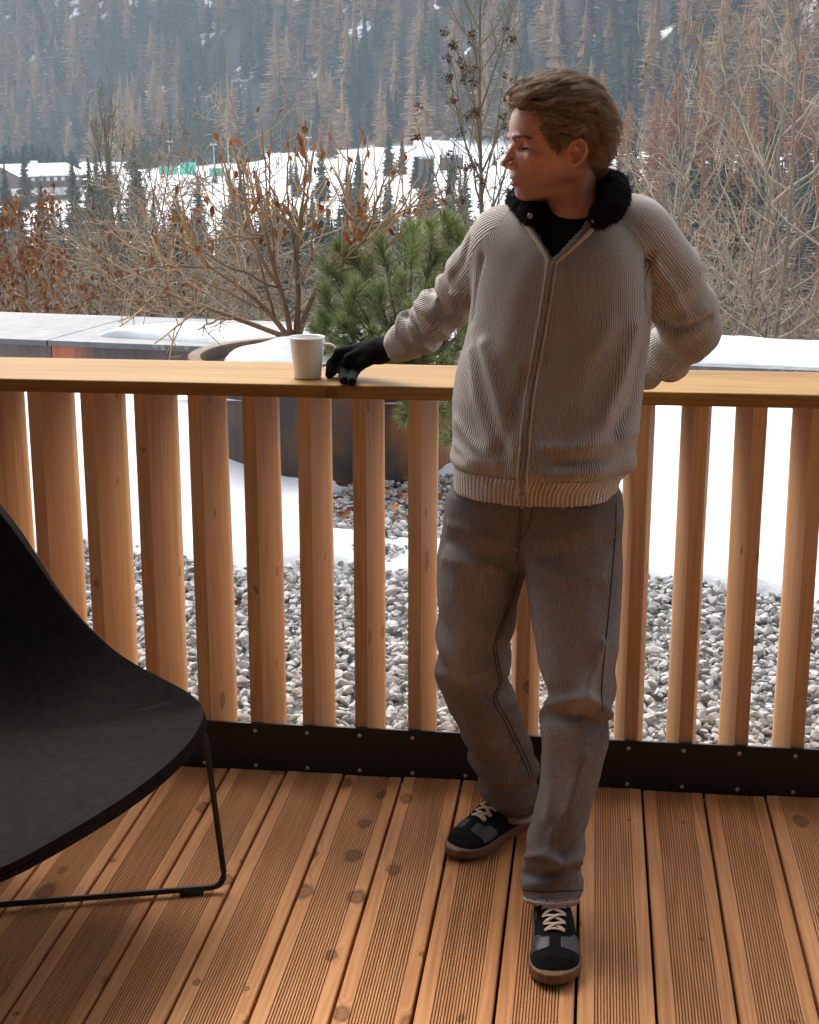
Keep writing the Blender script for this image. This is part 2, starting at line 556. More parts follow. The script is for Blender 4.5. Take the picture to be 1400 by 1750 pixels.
def slat_mesh(seed):
    r = np.random.default_rng(seed)
    s = slat_section(); n = len(s)
    zs = np.linspace(-0.0295, 0.9972, 24)
    rings = []
    for z in zs:
        q = s.copy()
        back = sstep(q[:, 1], 0.03, 0.16)
        ang = np.arctan2(q[:, 1] - 0.18, q[:, 0])
        w = vnoise(np.c_[np.cos(ang) * 1.2, np.sin(ang) * 1.2, np.full(n, z * 2.2)] + seed * 17, seed)
        q[:, 0] *= 1 + 0.07 * w * back
        q[:, 1] += 0.006 * w * back
        rings.append(np.c_[q[:, 0], q[:, 1], np.full(n, z)])
    m = MB(); m.grid(np.array(rings), wrap=True)
    return m.mesh('slat', M['slat'], smooth=False)


SLAT_ME = [slat_mesh(s) for s in range(5)]
for me in SLAT_ME:
    sm = np.ones(len(me.polygons), bool); me.polygons.foreach_set('use_smooth', sm)
    bmx = bmesh.new(); bmx.from_mesh(me)
    for e in bmx.edges:
        if e.calc_face_angle(0) > 0.5: e.smooth = False
    bmx.to_mesh(me); bmx.free()
for k in range(-8, 17):
    X = -1.3955 + 0.1384 * k
    o = link('slat', SLAT_ME[(k * 3) % 5], rail, (X, 0.0125, 0))
sc = MB()
sc.lathe([(0, 0), (0.0042, 0), (0.0052, -0.0012), (0.0052, -0.002)][::-1], seg=10)
sc.box((-0.003, -0.0006, 0.0001), (0.003, 0.0006, 0.0004), tone=1)
me = sc.mesh('screw', M['screw'])
me.transform(Matrix.Rotation(rad(90), 4, 'X'))
for k in range(-8, 17):
    for z in (0.110, 0.012):
        if z < 0.1 and k % 1: continue
        link('screw', me, rail, (-1.3955 + 0.1384 * k - 0.004, 0.0002, z))

# ================================================================== HOUSE SIDE (unseen, behind and above the camera; shapes the terrace light)
hw = MB(); hw.box((-4.2, -2.1, -0.2), (4.2, -1.95, 3.39))
sw = MB(); sw.box((-4.35, -1.949, -0.2), (-4.2, 2.9, 3.39)); o = sw.build('added_side_wall', M['clad']); tag(o, 'unseen side wall added on the left to darken the terrace', kind='structure')  # side walls added to keep light off the slat fronts
sw = MB(); sw.box((4.2, -1.949, -0.2), (4.35, 2.9, 3.39)); o = sw.build('added_side_wall', M['clad']); tag(o, 'unseen side wall added on the right to darken the terrace', kind='structure')
M['bounce_wall'] = plain('pale_bounce_wall', (0.46, 0.44, 0.41), 0.9, 0.05, 3)  # unseen back wall, kept pale to throw fill light on the man
o = hw.build('house_wall', M['bounce_wall']); tag(o, 'unseen house wall behind the terrace, pale to bounce light', kind='structure')
rf = MB(); rf.box((-4.6, -2.1, 3.40), (4.6, 3.02, 3.60))  # unseen roof, front edge placed for the sky light it lets in
o = rf.build('terrace_roof', M['clad']); tag(o, 'unseen roof over the terrace, its edge set to shape the light', kind='structure')

# ================================================================== GRAVEL BED AND SNOW BEYOND THE RAILING
gm = MB()
n_ = 30
gx, gy = np.meshgrid(np.linspace(-9, 8, 2 * n_), np.linspace(3.635, 10.6, n_))
gm.grid(np.stack([gx, gy, np.full_like(gx, -0.055)], -1))
ground = gm.build('ground', M['gravel_bed']); tag(ground, 'stony gravel bed between the terrace and the parapet', kind='structure')
tag(ground, 'bed of crushed pale limestone gravel beyond the railing')


def snow_field(X, Y):
    """>0 where snow lies (metres, signed)"""
    P = np.stack([X * 2.1, Y * 2.1, np.zeros_like(X)], -1)
    nz = 0.16 * vnoise(P, 3) + 0.07 * vnoise(P * 3.1, 4) + 0.03 * vnoise(P * 9, 5)
    base = Y - (5.66 - 0.28 * sstep(X, 0.1, 0.9) + 0.05 * np.sin(X * 2.3))
    ex = np.hypot((X + 0.55) / 0.70, (Y - 6.58) / 0.70)
    ext = (ex - 1.0) * 0.66
    s = np.minimum(base, ext)
    s = np.minimum(s, np.hypot((X + 0.84) / 0.10, (Y - 5.75) / 0.45) * 0.08 - 0.10)      # a gap in the strip of snow
    return s + nz * 0.7 + 0.05


xs_ = np.arange(-6.5, 5.5, 0.035); ys_ = np.arange(5.0, 9.4, 0.035)
SX, SY = np.meshgrid(xs_, ys_)
sf = snow_field(SX, SY)
bank = 0.20 * sstep(SY + 0.14 * SX, 6.6, 8.1) * sstep(SX, -0.4, 0.6) + 0.10 * sstep(SY + 0.14 * SX, 6.8, 8.2) * sstep(-SX, 1.9, 2.8)
th = 0.055 * sstep(sf, -0.015, 0.10) + 0.05 * sstep(sf, 0.1, 0.8)
und = 0.02 * vnoise(np.stack([SX * 1.7, SY * 1.7, 0 * SX], -1), 8) + 0.006 * vnoise(np.stack([SX * 9, SY * 9, 0 * SX], -1), 9)
SZ = -0.035 + th + (bank + und) * sstep(sf, 0, 0.4) - 0.06 * (sf < -0.02)
sm_ = MB(); sm_.grid(np.stack([SX, SY, SZ], -1))
o = sm_.build('snow', M['snow'], smooth=True); tag(o, 'old snow lying over the gravel up to the parapet', kind='structure')

# --- stones
def rock(seed):
    r = np.random.default_rng(seed)
    bm = bmesh.new()
    n = 15
    v = r.normal(size=(n, 3)); v /= np.linalg.norm(v, axis=1)[:, None]
    v *= r.uniform(0.8, 1.12, (n, 1)) * np.array([1.0, r.uniform(0.62, 0.9), r.uniform(0.45, 0.7)])
    for p in v: bm.verts.new(p)
    res = bmesh.ops.convex_hull(bm, input=bm.verts[:])
    for vv in [g for g in bm.verts if not g.link_faces]: bm.verts.remove(vv)
    bmesh.ops.bevel(bm, geom=bm.edges[:], offset=0.07, segments=1, affect='EDGES')
    bmesh.ops.triangulate(bm, faces=bm.faces[:])
    me = bpy.data.meshes.new('stone'); bm.to_mesh(me); bm.free()
    me.materials.append(M['stone'])
    at = me.attributes.new('tone', 'FLOAT', 'POINT')
    at.data.foreach_set('value', np.full(len(me.vertices), r.uniform(0.35, 0.85), np.float32))
    return me


ROCKS = [rock(100 + s) for s in range(10)]
RV = []
for me in ROCKS:
    a = np.zeros(len(me.vertices) * 3, np.float32); me.vertices.foreach_get('co', a)
    f = np.zeros(len(me.polygons) * 3, np.int32); me.polygons.foreach_get('vertices', f)
    RV.append((a.reshape(-1, 3), f.reshape(-1, 3)))


def rotmats(n, r):
    q = r.normal(size=(n, 4)); q /= np.linalg.norm(q, axis=1)[:, None]
    w, x, y, z = q.T
    return np.stack([np.stack([1 - 2 * (y * y + z * z), 2 * (x * y - z * w), 2 * (x * z + y * w)], -1),
                     np.stack([2 * (x * y + z * w), 1 - 2 * (x * x + z * z), 2 * (y * z - x * w)], -1),
                     np.stack([2 * (x * z - y * w), 2 * (y * z + x * w), 1 - 2 * (x * x + y * y)], -1)], -2)


stones = []
for layer, (pitch, z0) in enumerate(((0.034, -0.045), (0.040, -0.026))):
    gx, gy = np.meshgrid(np.arange(-2.6, 1.9, pitch), np.arange(3.655, 7.9, pitch * 0.9))
    gx = gx + RNG.uniform(-0.5, 0.5, gx.shape) * pitch * 0.9; gy = gy + RNG.uniform(-0.45, 0.45, gy.shape) * pitch
    gx, gy = gx.ravel(), np.maximum(gy.ravel(), 3.66)
    sfv = snow_field(gx, gy)
    keep = (sfv < 0.03) & (np.hypot(gx + 1.33, gy - 7.62) > 0.74)
    keep &= (gx < 0.36 * gy) & (gx > -0.42 * gy) if False else keep
    if layer: keep &= RNG.random(len(gx)) < 0.8
    gx, gy = gx[keep], gy[keep]
    s = np.exp(RNG.normal(-3.98, 0.30, len(gx))).clip(0.011, 0.034)
    z = z0 + RNG.uniform(-0.008, 0.010, len(gx)) + s * 0.25
    stones.append(np.c_[gx, gy, z, s])
stones = np.vstack(stones)
RM = rotmats(len(stones), RNG)
# lie flattish: blend to a mostly level attitude
kind = RNG.integers(0, 10, len(stones))
ang = RNG.uniform(0, 6.28, len(stones)); tl = RNG.normal(0, 0.38, (len(stones), 2))
def lie(i):
    return np.array(Euler((tl[i, 0], tl[i, 1], ang[i])).to_matrix())
near = np.argsort(-(stones[:, 3] / np.hypot(stones[:, 0], stones[:, 1])) + 10 * ((stones[:, 2] < -0.036) | (stones[:, 0] < -0.36 * stones[:, 1] - 0.05) | (stones[:, 0] > 0.16 * stones[:, 1] + 0.05)))
single = set(near[:300].tolist())
Vs, Fs, As, nv = [], [], [], 0
for i in range(len(stones)):
    x, y, z, s = stones[i]
    if i in single:
        o = link('stone', ROCKS[kind[i]], ground, (x, y, z))
        o.rotation_euler = (tl[i, 0], tl[i, 1], ang[i]); o.scale = (s, s, s)
        continue
    V, F = RV[kind[i]]
    Vs.append((V * s) @ lie(i).T + (x, y, z)); Fs.append(F + nv); nv += len(V)
    As.append(np.full(len(V), np.clip(RNG.normal(0.62, 0.2), 0.02, 1)))
me = np_mesh('gravel', np.vstack(Vs), None, np.vstack(Fs), M['stone'], False, {'tone': np.concatenate(As)})
o = link('gravel', me, ground); tag(o, kind='stuff')

# --- dry leaves blown among the stones by the planter
t = NT('dry_leaf')
f = t.noise(t.coord(), 40, 4)
tn = t.math('ADD', t.math('MULTIPLY', t.rnd(), 0.7), t.math('MULTIPLY', f, 0.4))
col = t.ramp(tn, [(0.2, (0.11, 0.035, 0.015)), (0.55, (0.27, 0.085, 0.03)), (0.95, (0.42, 0.17, 0.06))])
t.p.inputs['Subsurface Weight'].default_value = 0.0
M['dry_leaf'] = t.set(col, 0.7, t.bump(f, 0.3, 0.004), None, 0.25)


def leaf_mesh(seed, L=0.07, W=0.026, curl=1.0):
    r = np.random.default_rng(seed)
    n, m = 7, 5
    G = np.zeros((n, m, 3))
    for i, t_ in enumerate(np.linspace(0, 1, n)):
        w = W * (math.sin(math.pi * t_ ** 0.8) ** 0.9) + 0.0008
        fold = curl * (0.9 + 0.4 * math.sin(3 * t_ + seed))
        for j, u in enumerate(np.linspace(-1, 1, m)):
            x = w * math.sin(u * min(1.4, fold)) / max(0.6, min(1.4, fold)) * 1.0
            z = w * (1 - math.cos(u * fold)) * 0.9 + 0.012 * math.sin(2.2 * math.pi * t_ + seed) * (t_ ** 2) + r.normal(0, 0.0008)
            G[i, j] = (x, z + 0.02 * curl * t_ ** 2, -L * t_)
    mb = MB(); mb.grid(G)
    mb.tube([(0, 0, 0.016), (0, -0.002, 0.008), (0, 0, 0), (0, 0.004, -L * 0.4)], [0.0008, 0.0008, 0.0009, 0.0005], 4)
    return mb.mesh('leaf', M['dry_leaf'], smooth=True)


LEAVES = [leaf_mesh(s, 0.07 + 0.012 * (s % 3), 0.020 + 0.004 * (s % 4), 0.6 + 0.35 * (s % 3)) for s in range(8)]
lk = 0
for k in range(150):
    x, y = RNG.uniform(-1.5, -0.2), RNG.normal(6.55, 0.22) if k > 24 else RNG.uniform(4.0, 6.0)
    if snow_field(np.array([x]), np.array([y]))[0] > 0.0 or math.hypot(x + 1.33, y - 7.62) < 0.76: continue
    o = link('fallen_leaf', LEAVES[k % 8], ground, (x, y, 0.002))
    o.rotation_euler = (RNG.normal(1.5, 0.25), RNG.normal(0, 0.3), RNG.uniform(0, 6.28)); s = RNG.uniform(0.5, 0.85); o.scale = (s, s, s)

# ================================================================== PARAPET WALL with slab coping
A, B = np.array([-3.54, 8.726]), np.array([1.18, 8.06])
dirw = (B - A) / np.linalg.norm(B - A)
wyaw = math.atan2(dirw[1], dirw[0])
par = empty('parapet_wall', (A[0], A[1], 0), wyaw)
tag(par, 'low rust streaked metal wall with wide grey coping slabs beyond the gravel', 'wall')
pm = MB()
joint0 = 0.33                                   # first visible joint, metres along the wall
w_edges = [joint0 - 4.8, joint0 - 2.4, joint0 + 0.0, joint0 + 2.4, joint0 + 4.8, joint0 + 7.2]
for a_, b_ in zip(w_edges[:-1], w_edges[1:]):
    bx = MB(); bx.box((0.003, 0.02, -0.1), (b_ - a_ - 0.003, 0.95, 0.365), tone=1.0 if abs(a_ - joint0) < 0.1 else 0.0)
    bx.build('face_panel', M['sheet'], par, loc=(a_, 0, 0))
    bx2 = bevel_box('coping_slab', (0.004, -0.03, 0.366), (b_ - a_ - 0.004, 1.16, 0.400), M['coping'], par, 0.003)
    bx2.location = (a_, 0, 0)


def snow_lens(name, xs, lo, hi, z0, thick, label, seed, par_=None):
    """snow lying on the coping: outline lo(x)..hi(x), rounded edge"""
    n, m = len(xs), 26
    G = np.zeros((n, m, 3))
    for i, x in enumerate(xs):
        a, b = lo(x), hi(x)
        v = np.linspace(-1, 1, m)
        y = (a + b) / 2 + (b - a) / 2 * v
        ed = np.minimum(1 - np.abs(v), 0.35) / 0.35 * min(1, (b - a) / 0.18)
        e2 = min(i, n - 1 - i) / 5
        z = thick * np.sqrt(np.clip(1 - (1 - np.clip(ed, 0, 1)) ** 2, 0, 1)) * min(1, max(e2, 0.0)) ** 0.5
        z = z * (0.85 + 0.3 * vnoise(np.c_[np.full(m, x * 2), y * 3, np.zeros(m)], seed)) + 0.006 * vnoise(np.c_[np.full(m, x * 12), y * 12, np.zeros(m)], seed)
        z[0] = z[-1] = -0.002
        G[i] = np.c_[np.full(m, x), y, z0 + np.maximum(z, -0.002)]
    mb = MB(); mb.grid(G[::-1])
    o = mb.build(name, M['snow'], smooth=True)
    o.location = par.location; o.rotation_euler = par.rotation_euler
    tag(o, label, 'snow', kind='stuff')
    return o


nz1 = lambda x, s: float(vnoise(np.array([[x * 4.0, s, 0.5]]), s)[0])
snow_lens('snow_patch', np.linspace(0.55, 3.4, 90), lambda x: 0.22 - 0.18 * float(sstep(x, 0.6, 1.8)) + 0.03 * nz1(x, 5), lambda x: 0.24 + 0.42 * float(sstep(x, 0.45, 1.0)) + 0.14 * float(sstep(x, 1.6, 2.4)) + 0.05 * nz1(x, 6), 0.400, 0.055, 'long thin snow patch on the coping behind the planter', 5)
snow_lens('snow_patch', np.linspace(3.3, 7.4, 110), lambda x: 0.05 + 0.03 * nz1(x, 7), lambda x: 1.0 - 0.16 * float(sstep(x, 4.4, 5.2)) + 0.04 * nz1(x, 8), 0.400, 0.05, 'thick snow blanket on the coping right of the man', 9)

# ================================================================== ROUND PLANTER
PCX, PCY, PR, PH = -1.33, 7.62, 0.72, 0.50
pl = empty('round_planter', (PCX, PCY, 0))
tag(pl, 'large round rusty steel planter standing on the gravel', 'planter')
mb = MB()
mb.lathe([(PR - 0.012, -0.05), (PR, -0.05), (PR + 0.004, PH - 0.03), (PR + 0.006, PH), (PR + 0.004, PH + 0.006), (PR - 0.055, PH + 0.006), (PR - 0.06, PH), (PR - 0.062, PH - 0.12)], seg=96)
o = mb.build('drum', M['corten'], pl, smooth=True)
for p_ in o.data.polygons: pass
bmx = bmesh.new(); bmx.from_mesh(o.data)
for e in bmx.edges:
    if e.calc_face_angle(0) > 0.6: e.smooth = False
bmx.to_mesh(o.data); bmx.free()
mb = MB()
rr = np.linspace(0.0, PR - 0.061, 14)[:, None]; aa = np.linspace(0, 2 * math.pi, 61)[None, :-1]
X_, Y_ = rr * np.cos(aa), rr * np.sin(aa)
mb.grid(np.stack([X_, Y_, PH - 0.06 + 0.02 * vnoise(np.stack([X_ * 9, Y_ * 9, 0 * X_], -1), 2)], -1), wrap=True)
M['soil'] = plain('soil', (0.06, 0.038, 0.025), 0.95, 0.6, 40, 0, 1.0)
mb.build('soil', M['soil'], pl, smooth=True)
# snow mound in the planter
mb = MB()
xs_ = np.linspace(-0.655, 0.655, 72); ys2 = np.linspace(-0.655, 0.655, 72)
X_, Y_ = np.meshgrid(xs_, ys2)
R_ = np.hypot(X_, Y_)
edge = 0.615 + 0.06 * vnoise(np.stack([X_ * 4, Y_ * 4, 0 * X_], -1), 21) - 0.05 * sstep(-X_ - 0.4 * Y_, 0.38, 0.6)
hgt = 0.20 * np.sqrt(np.clip(1 - np.clip(R_ / edge, 0, 1) ** 3, 0, 1)) + 0.03 * vnoise(np.stack([X_ * 5, Y_ * 5, 0 * X_], -1), 22)
mb.grid(np.stack([X_, Y_, PH - 0.11 + np.where(R_ < np.minimum(edge, .652), hgt, -0.02)], -1))
o = mb.build('snow_patch', M['snow'], smooth=True); o.location = (PCX, PCY, 0)
tag(o, 'snow heap filling the round planter under the shrub', 'snow', kind='stuff')

# ================================================================== MUG
t = NT('white_porcelain')
t.p.inputs['Coat Weight'].default_value = 0.3
M['porcelain'] = t.set((0.80, 0.79, 0.77), 0.16, None, None, 0.5)
mp = PZ(526, 646, 1.031)
mug = empty('mug', (mp[0], mp[1], 1.0312))
tag(mug, 'white tapered coffee mug on the railing beside the black glove', 'mug')
mb = MB()
outer = [(0.0, 0.0015), (0.0305, 0.0015), (0.032, 0.0), (0.0335, 0.0008), (0.0348, 0.004)] + [(0.0348 + (0.0448 - 0.0348) * (t_ ** 1.25), 0.004 + 0.0985 * t_) for t_ in np.linspace(0.08, 1, 14)]
inner = [(0.0440, 0.1042), (0.0428, 0.1025)] + [(0.0320 + (0.0425 - 0.0320) * (t_ ** 1.25), 0.006 + 0.095 * t_) for t_ in np.linspace(1, 0.0, 10)] + [(0.0, 0.006)]
mb.lathe(outer + inner, seg=56)
mb.build('cup', M['porcelain'], mug, smooth=True)
mb = MB()
hp = [(0.0400, 0, 0.082), (0.050, 0, 0.0845), (0.061, 0, 0.083), (0.069, 0, 0.076), (0.0705, 0, 0.066), (0.067, 0, 0.052), (0.058, 0, 0.040), (0.048, 0, 0.034), (0.0375, 0, 0.031)]
def smooth_poly(p, it=2):
    p = np.asarray(p, float)
    for _ in range(it):
        q = np.empty((2 * len(p) - 2, p.shape[1]))
        q[0::2] = 0.75 * p[:-1] + 0.25 * p[1:]; q[1::2] = 0.25 * p[:-1] + 0.75 * p[1:]
        p = np.vstack([p[:1], q, p[-1:]])
    return p
mb.tube(smooth_poly(hp), 0.0040, 10, cap=True)
o = mb.build('handle', M['porcelain'], mug, smooth=True)
mug.rotation_euler = (0, 0, rad(8))

# ================================================================== LOUNGE CHAIR
t = NT('charcoal_felt')
co = t.coord()
fz = t.noise(co, 300, 3, 0.85); bl = t.noise(co, 45, 4, 0.6)
col = t.ramp(t.math('ADD', t.math('MULTIPLY', fz, 0.6), t.math('MULTIPLY', bl, 0.4)), [(0.35, (0.0065, 0.0050, 0.0041)), (0.7, (0.027, 0.0215, 0.0175))])
M['felt'] = t.set(col, 0.95, t.bump(fz, 0.5, 0.002), None, 0.12, 0.0)
ch_o = PY(-120, 1520, 2.38)
cyaw = math.atan2(0.40, 0.92)             # faces the house, turned a little to the right
CH0 = np.array([ch_o[0] - 0.40 * 0.5 / 0.92, 2.38 + 0.5])
chair = empty('lounge_chair', (CH0[0], CH0[1], 0), cyaw)
tag(chair, 'black felt shell lounge chair on a thin black sled base', 'chair')
cf = np.array([math.sin(cyaw), -math.cos(cyaw)])   # forward
cr = np.array([math.cos(cyaw), math.sin(cyaw)])    # to the right in the picture
def chl(p):
    d = np.asarray(p)[:2] - CH0
    return np.array([d @ cr, -(d @ cf), p[2]])      # local x right, y backwards(+), z
rim_px = [(-120, 1522, 2.38), (0, 1487, 2.42), (100, 1432, 2.50), (200, 1372, 2.62), (270, 1321, 2.74), (320, 1275, 2.85), (344, 1238, 2.94), (350, 1214, 3.00), (335, 1192, 3.03), (300, 1170, 3.06), (215, 1128, 3.12), (150, 1073, 3.17), (100, 1016, 3.20), (60, 958, 3.22), (0, 874, 3.26), (-70, 805, 3.29), (-150, 770, 3.31)]
rim = np.array([chl(PY(x, y, Y)) for x, y, Y in rim_px])
rim[0, 0] = rim[-1, 0] = 0.0
full = np.vstack([rim, (rim * np.array([-1, 1, 1]))[-2:0:-1]])
fr = full
for _ in range(3):
    nx = np.roll(fr, -1, 0)
    q = np.empty((2 * len(fr), 3)); q[0::2] = 0.75 * fr + 0.25 * nx; q[1::2] = 0.25 * fr + 0.75 * nx
    fr = q
nrim = len(fr)
C0 = np.array([0.0, 0.06, 0.355])
rho = np.linspace(0, 1, 26)[1:]
G = []
for r_ in rho:
    p = C0 + (fr - C0) * r_
    hz = np.clip(fr[:, 2] - C0[2], -0.1, 2)
    pw = np.where(hz > 0.08, 2.3, 2.0)
    p[:, 2] = C0[2] + (fr[:, 2] - C0[2]) * r_ ** pw
    # the back bellies out behind its chord
    p[:, 1] += 0.10 * np.sin(math.pi * r_) * sstep(fr[:, 1], 0.15, 0.45)
    G.append(p)
mb = MB(); mb.grid(np.array(G), wrap=True)
i0 = mb.n; mb.V.append(C0[None]); mb.A.append(np.zeros(1)); mb.n += 1
jj = np.arange(nrim)
mb.T.append(np.stack([np.full(nrim, i0), (jj + 1) % nrim, jj], -1))
shell = mb.build('seat_shell', M['felt'], chair, smooth=True)
bmx = bmesh.new(); bmx.from_mesh(shell.data); bmesh.ops.recalc_face_normals(bmx, faces=bmx.faces[:])
up_ = sum((f_.normal.z for f_ in bmx.faces))
if up_ < 0: bmesh.ops.reverse_faces(bmx, faces=bmx.faces[:])
bmx.to_mesh(shell.data); bmx.free()
md = shell.modifiers.new('thick', 'SOLIDIFY'); md.thickness = 0.030; md.offset = -1.0
md = shell.modifiers.new('round', 'BEVEL'); md.width = 0.0135; md.segments = 4; md.limit_method = 'ANGLE'; md.angle_limit = rad(50)
mb = MB()
mb.tube(np.vstack([fr, fr[:1]]) + np.array([0, 0, -0.018]), 0.0022, 5)
mb.build('seam', M['felt'], shell, smooth=True)
fb = MB()
f1 = chl(PZ(386, 1524, 0.0)); f2 = chl(PZ(0, 1556, 0.0))
top = chl(PY(349, 1243, 2.99))
dr = (f2 - f1) / np.linalg.norm(f2 - f1)
rr_ = 0.0068
left_end = f1 + dr * 0.95
def bent(p, n=6, k=0.25):
    p = np.asarray(p, float)
    out = [p[0]]
    for a, b, c in zip(p[:-2], p[1:-1], p[2:]):
        la, lc = np.linalg.norm(a - b), np.linalg.norm(c - b)
        ra = min(0.035, la * 0.4); rc = min(0.035, lc * 0.4)
        A_, C_ = b + (a - b) / la * ra, b + (c - b) / lc * rc
        for t_ in np.linspace(0, 1, n): out.append((1 - t_) ** 2 * A_ + 2 * t_ * (1 - t_) * b + t_ ** 2 * C_)
    out.append(p[-1])
    return np.array(out)
z_ = np.array([0, 0, 0.0135])
inner_r = top + np.array([-0.10, 0.0, -0.012]); topL = np.array([left_end[0] + 0.04, left_end[1], top[2]])
fb.tube(bent([inner_r, top, f1 + z_, left_end + z_, topL, topL + np.array([0.12, 0, -0.012])]), rr_, 10, cap=True)
g1 = chl(PZ(4, 1500, 0.0)); 
g2 = g1 + dr * 0.45
fb.tube(bent([g1 + np.array([0.10, 0.05, 0.36]), g1 + z_, g2 + z_, g2 + np.array([-0.10, 0.05, 0.36])]), rr_, 10, cap=True)
fb.build('sled_frame', M['black_steel'], chair, smooth=True)
for q in (f1 + dr * 0.075, left_end - dr * 0.075):
    gl = MB(); gl.box((-0.026, -0.008, 0.0), (0.026, 0.008, 0.014))
    o = gl.build('glide', M['black_steel'], chair, loc=tuple(q)); o.rotation_euler = (0, 0, math.atan2(dr[1], dr[0]))
# ================================================================== TERRAIN
def frame_qs(x, y):
    """forward distance q and lateral s in the camera's heading"""
    return -_sy * x + _cy * y, _cy * x + _sy * y


def from_qs(q, s):
    return _cy * s - _sy * q, _sy * s + _cy * q


def mount_start(t):
    return np.interp(t, [-0.6, -0.27, -0.1, 0.0, 0.12, 0.27, 0.6], [640, 540, 470, 425, 330, 250, 210])


def terrain(x, y):
    q, s = frame_qs(np.asarray(x, float), np.asarray(y, float))
    qq = np.maximum(q, 1.0)
    t = np.clip(s / qq, -0.8, 0.8)
    q0 = mount_start(t)
    near = -0.7 - 13.3 * sstep(q, 9.5, 75)
    rise = np.interp(t, [-0.5, -0.25, -0.1, 0.0, 0.15, 0.5], [1.0, 2.0, 6.0, 10.0, 10.5, 11.5]) * sstep(q, 130, q0)
    up = np.maximum(q - q0, 0)
    mt = 0.62 * (np.sqrt(up * up + 400) - 20)
    mt = np.minimum(mt, 150 + 0.12 * up)
    nz = 0.5 * vnoise(np.stack([q / 38, s / 38, 0 * q], -1), 31) * sstep(q, 20, 80) + 6.0 * vnoise(np.stack([q / 60, s / 60, 0 * q], -1), 32) * sstep(up, 20, 120)
    return near + rise + mt + nz


t = NT('valley_ground')
co = t.node('ShaderNodeNewGeometry').outputs['Position']
wood_f = t.attr('forest')
patch = t.noise(co, 0.055, 5, 0.6)
floor_c = t.ramp(t.noise(co, 0.6, 4), [(0.3, (0.020, 0.018, 0.015)), (0.7, (0.055, 0.043, 0.032))])
snow_c = t.mix(t.ramp(t.noise(co, 0.5, 5, 0.7), [(0.60, 0.0), (0.72, 0.55)]), (0.80, 0.82, 0.84), (0.28, 0.25, 0.18))
m_ = t.math('MULTIPLY', wood_f, t.ramp(patch, [(0.60, 1.0), (0.66, 0.0)]))
m_ = t.math('MAXIMUM', m_, t.math('MULTIPLY', t.attr('brush'), t.ramp(t.noise(co, 0.5, 6, 0.75), [(0.40, 0.0), (0.50, 1.0)])))
M['valley'] = t.set(t.mix(m_, snow_c, floor_c), 0.9, None, None, 0.15)

qs_ = np.concatenate([np.linspace(9.7, 60, 26), np.linspace(64, 240, 45), np.linspace(246, 760, 100), np.linspace(790, 1100, 10)])
ts_ = np.linspace(-0.62, 0.62, 110)
Q_, T_ = np.meshgrid(qs_, ts_, indexing='ij')
GX, GY = from_qs(Q_, T_ * np.maximum(Q_, 22))
GZ = terrain(GX, GY)
fo = sstep(Q_ - mount_start(T_), -8, 12)
br = (1 - sstep(Q_, 150, 200)) + 0 * Q_
mb = MB(); mb.grid(np.stack([GX, GY, GZ], -1))
me = np_mesh('valley', np.vstack(mb.V), np.vstack(mb.Q), None, M['valley'], True, {'forest': fo.ravel(), 'brush': br.ravel()})
bmx = bmesh.new(); bmx.from_mesh(me)
if sum(f_.normal.z for f_ in bmx.faces) < 0: bmesh.ops.reverse_faces(bmx, faces=bmx.faces[:])
bmx.to_mesh(me); bmx.free()
o = link('valley', me); tag(o, 'snowy valley floor rising to the wooded mountainside', kind='structure')

# ================================================================== CONIFERS
def needle_mat(name, stops):
    t = NT(name)
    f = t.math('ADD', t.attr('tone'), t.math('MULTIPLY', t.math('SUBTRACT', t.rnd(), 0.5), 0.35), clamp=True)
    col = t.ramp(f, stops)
    return t.set(col, 0.8, None, None, 0.15)


M['spruce'] = needle_mat('spruce_needles', [(0.0, (0.013, 0.024, 0.017)), (0.5, (0.032, 0.052, 0.032)), (1.0, (0.078, 0.108, 0.058))])
M['larch'] = needle_mat('larch_twigs', [(0.0, (0.13, 0.075, 0.034)), (0.5, (0.29, 0.182, 0.088)), (1.0, (0.46, 0.31, 0.165))])
M['larch_orange'] = needle_mat('orange_larch_needles', [(0.0, (0.20, 0.085, 0.030)), (0.5, (0.36, 0.155, 0.055)), (1.0, (0.50, 0.24, 0.10))])
M['bark'] = plain('conifer_bark', (0.07, 0.052, 0.04), 0.9, 0.4, 4)
M['bare_grey'] = needle_mat('bare_twig_mass', [(0.0, (0.09, 0.07, 0.055)), (0.5, (0.17, 0.13, 0.10)), (1.0, (0.26, 0.21, 0.16))])


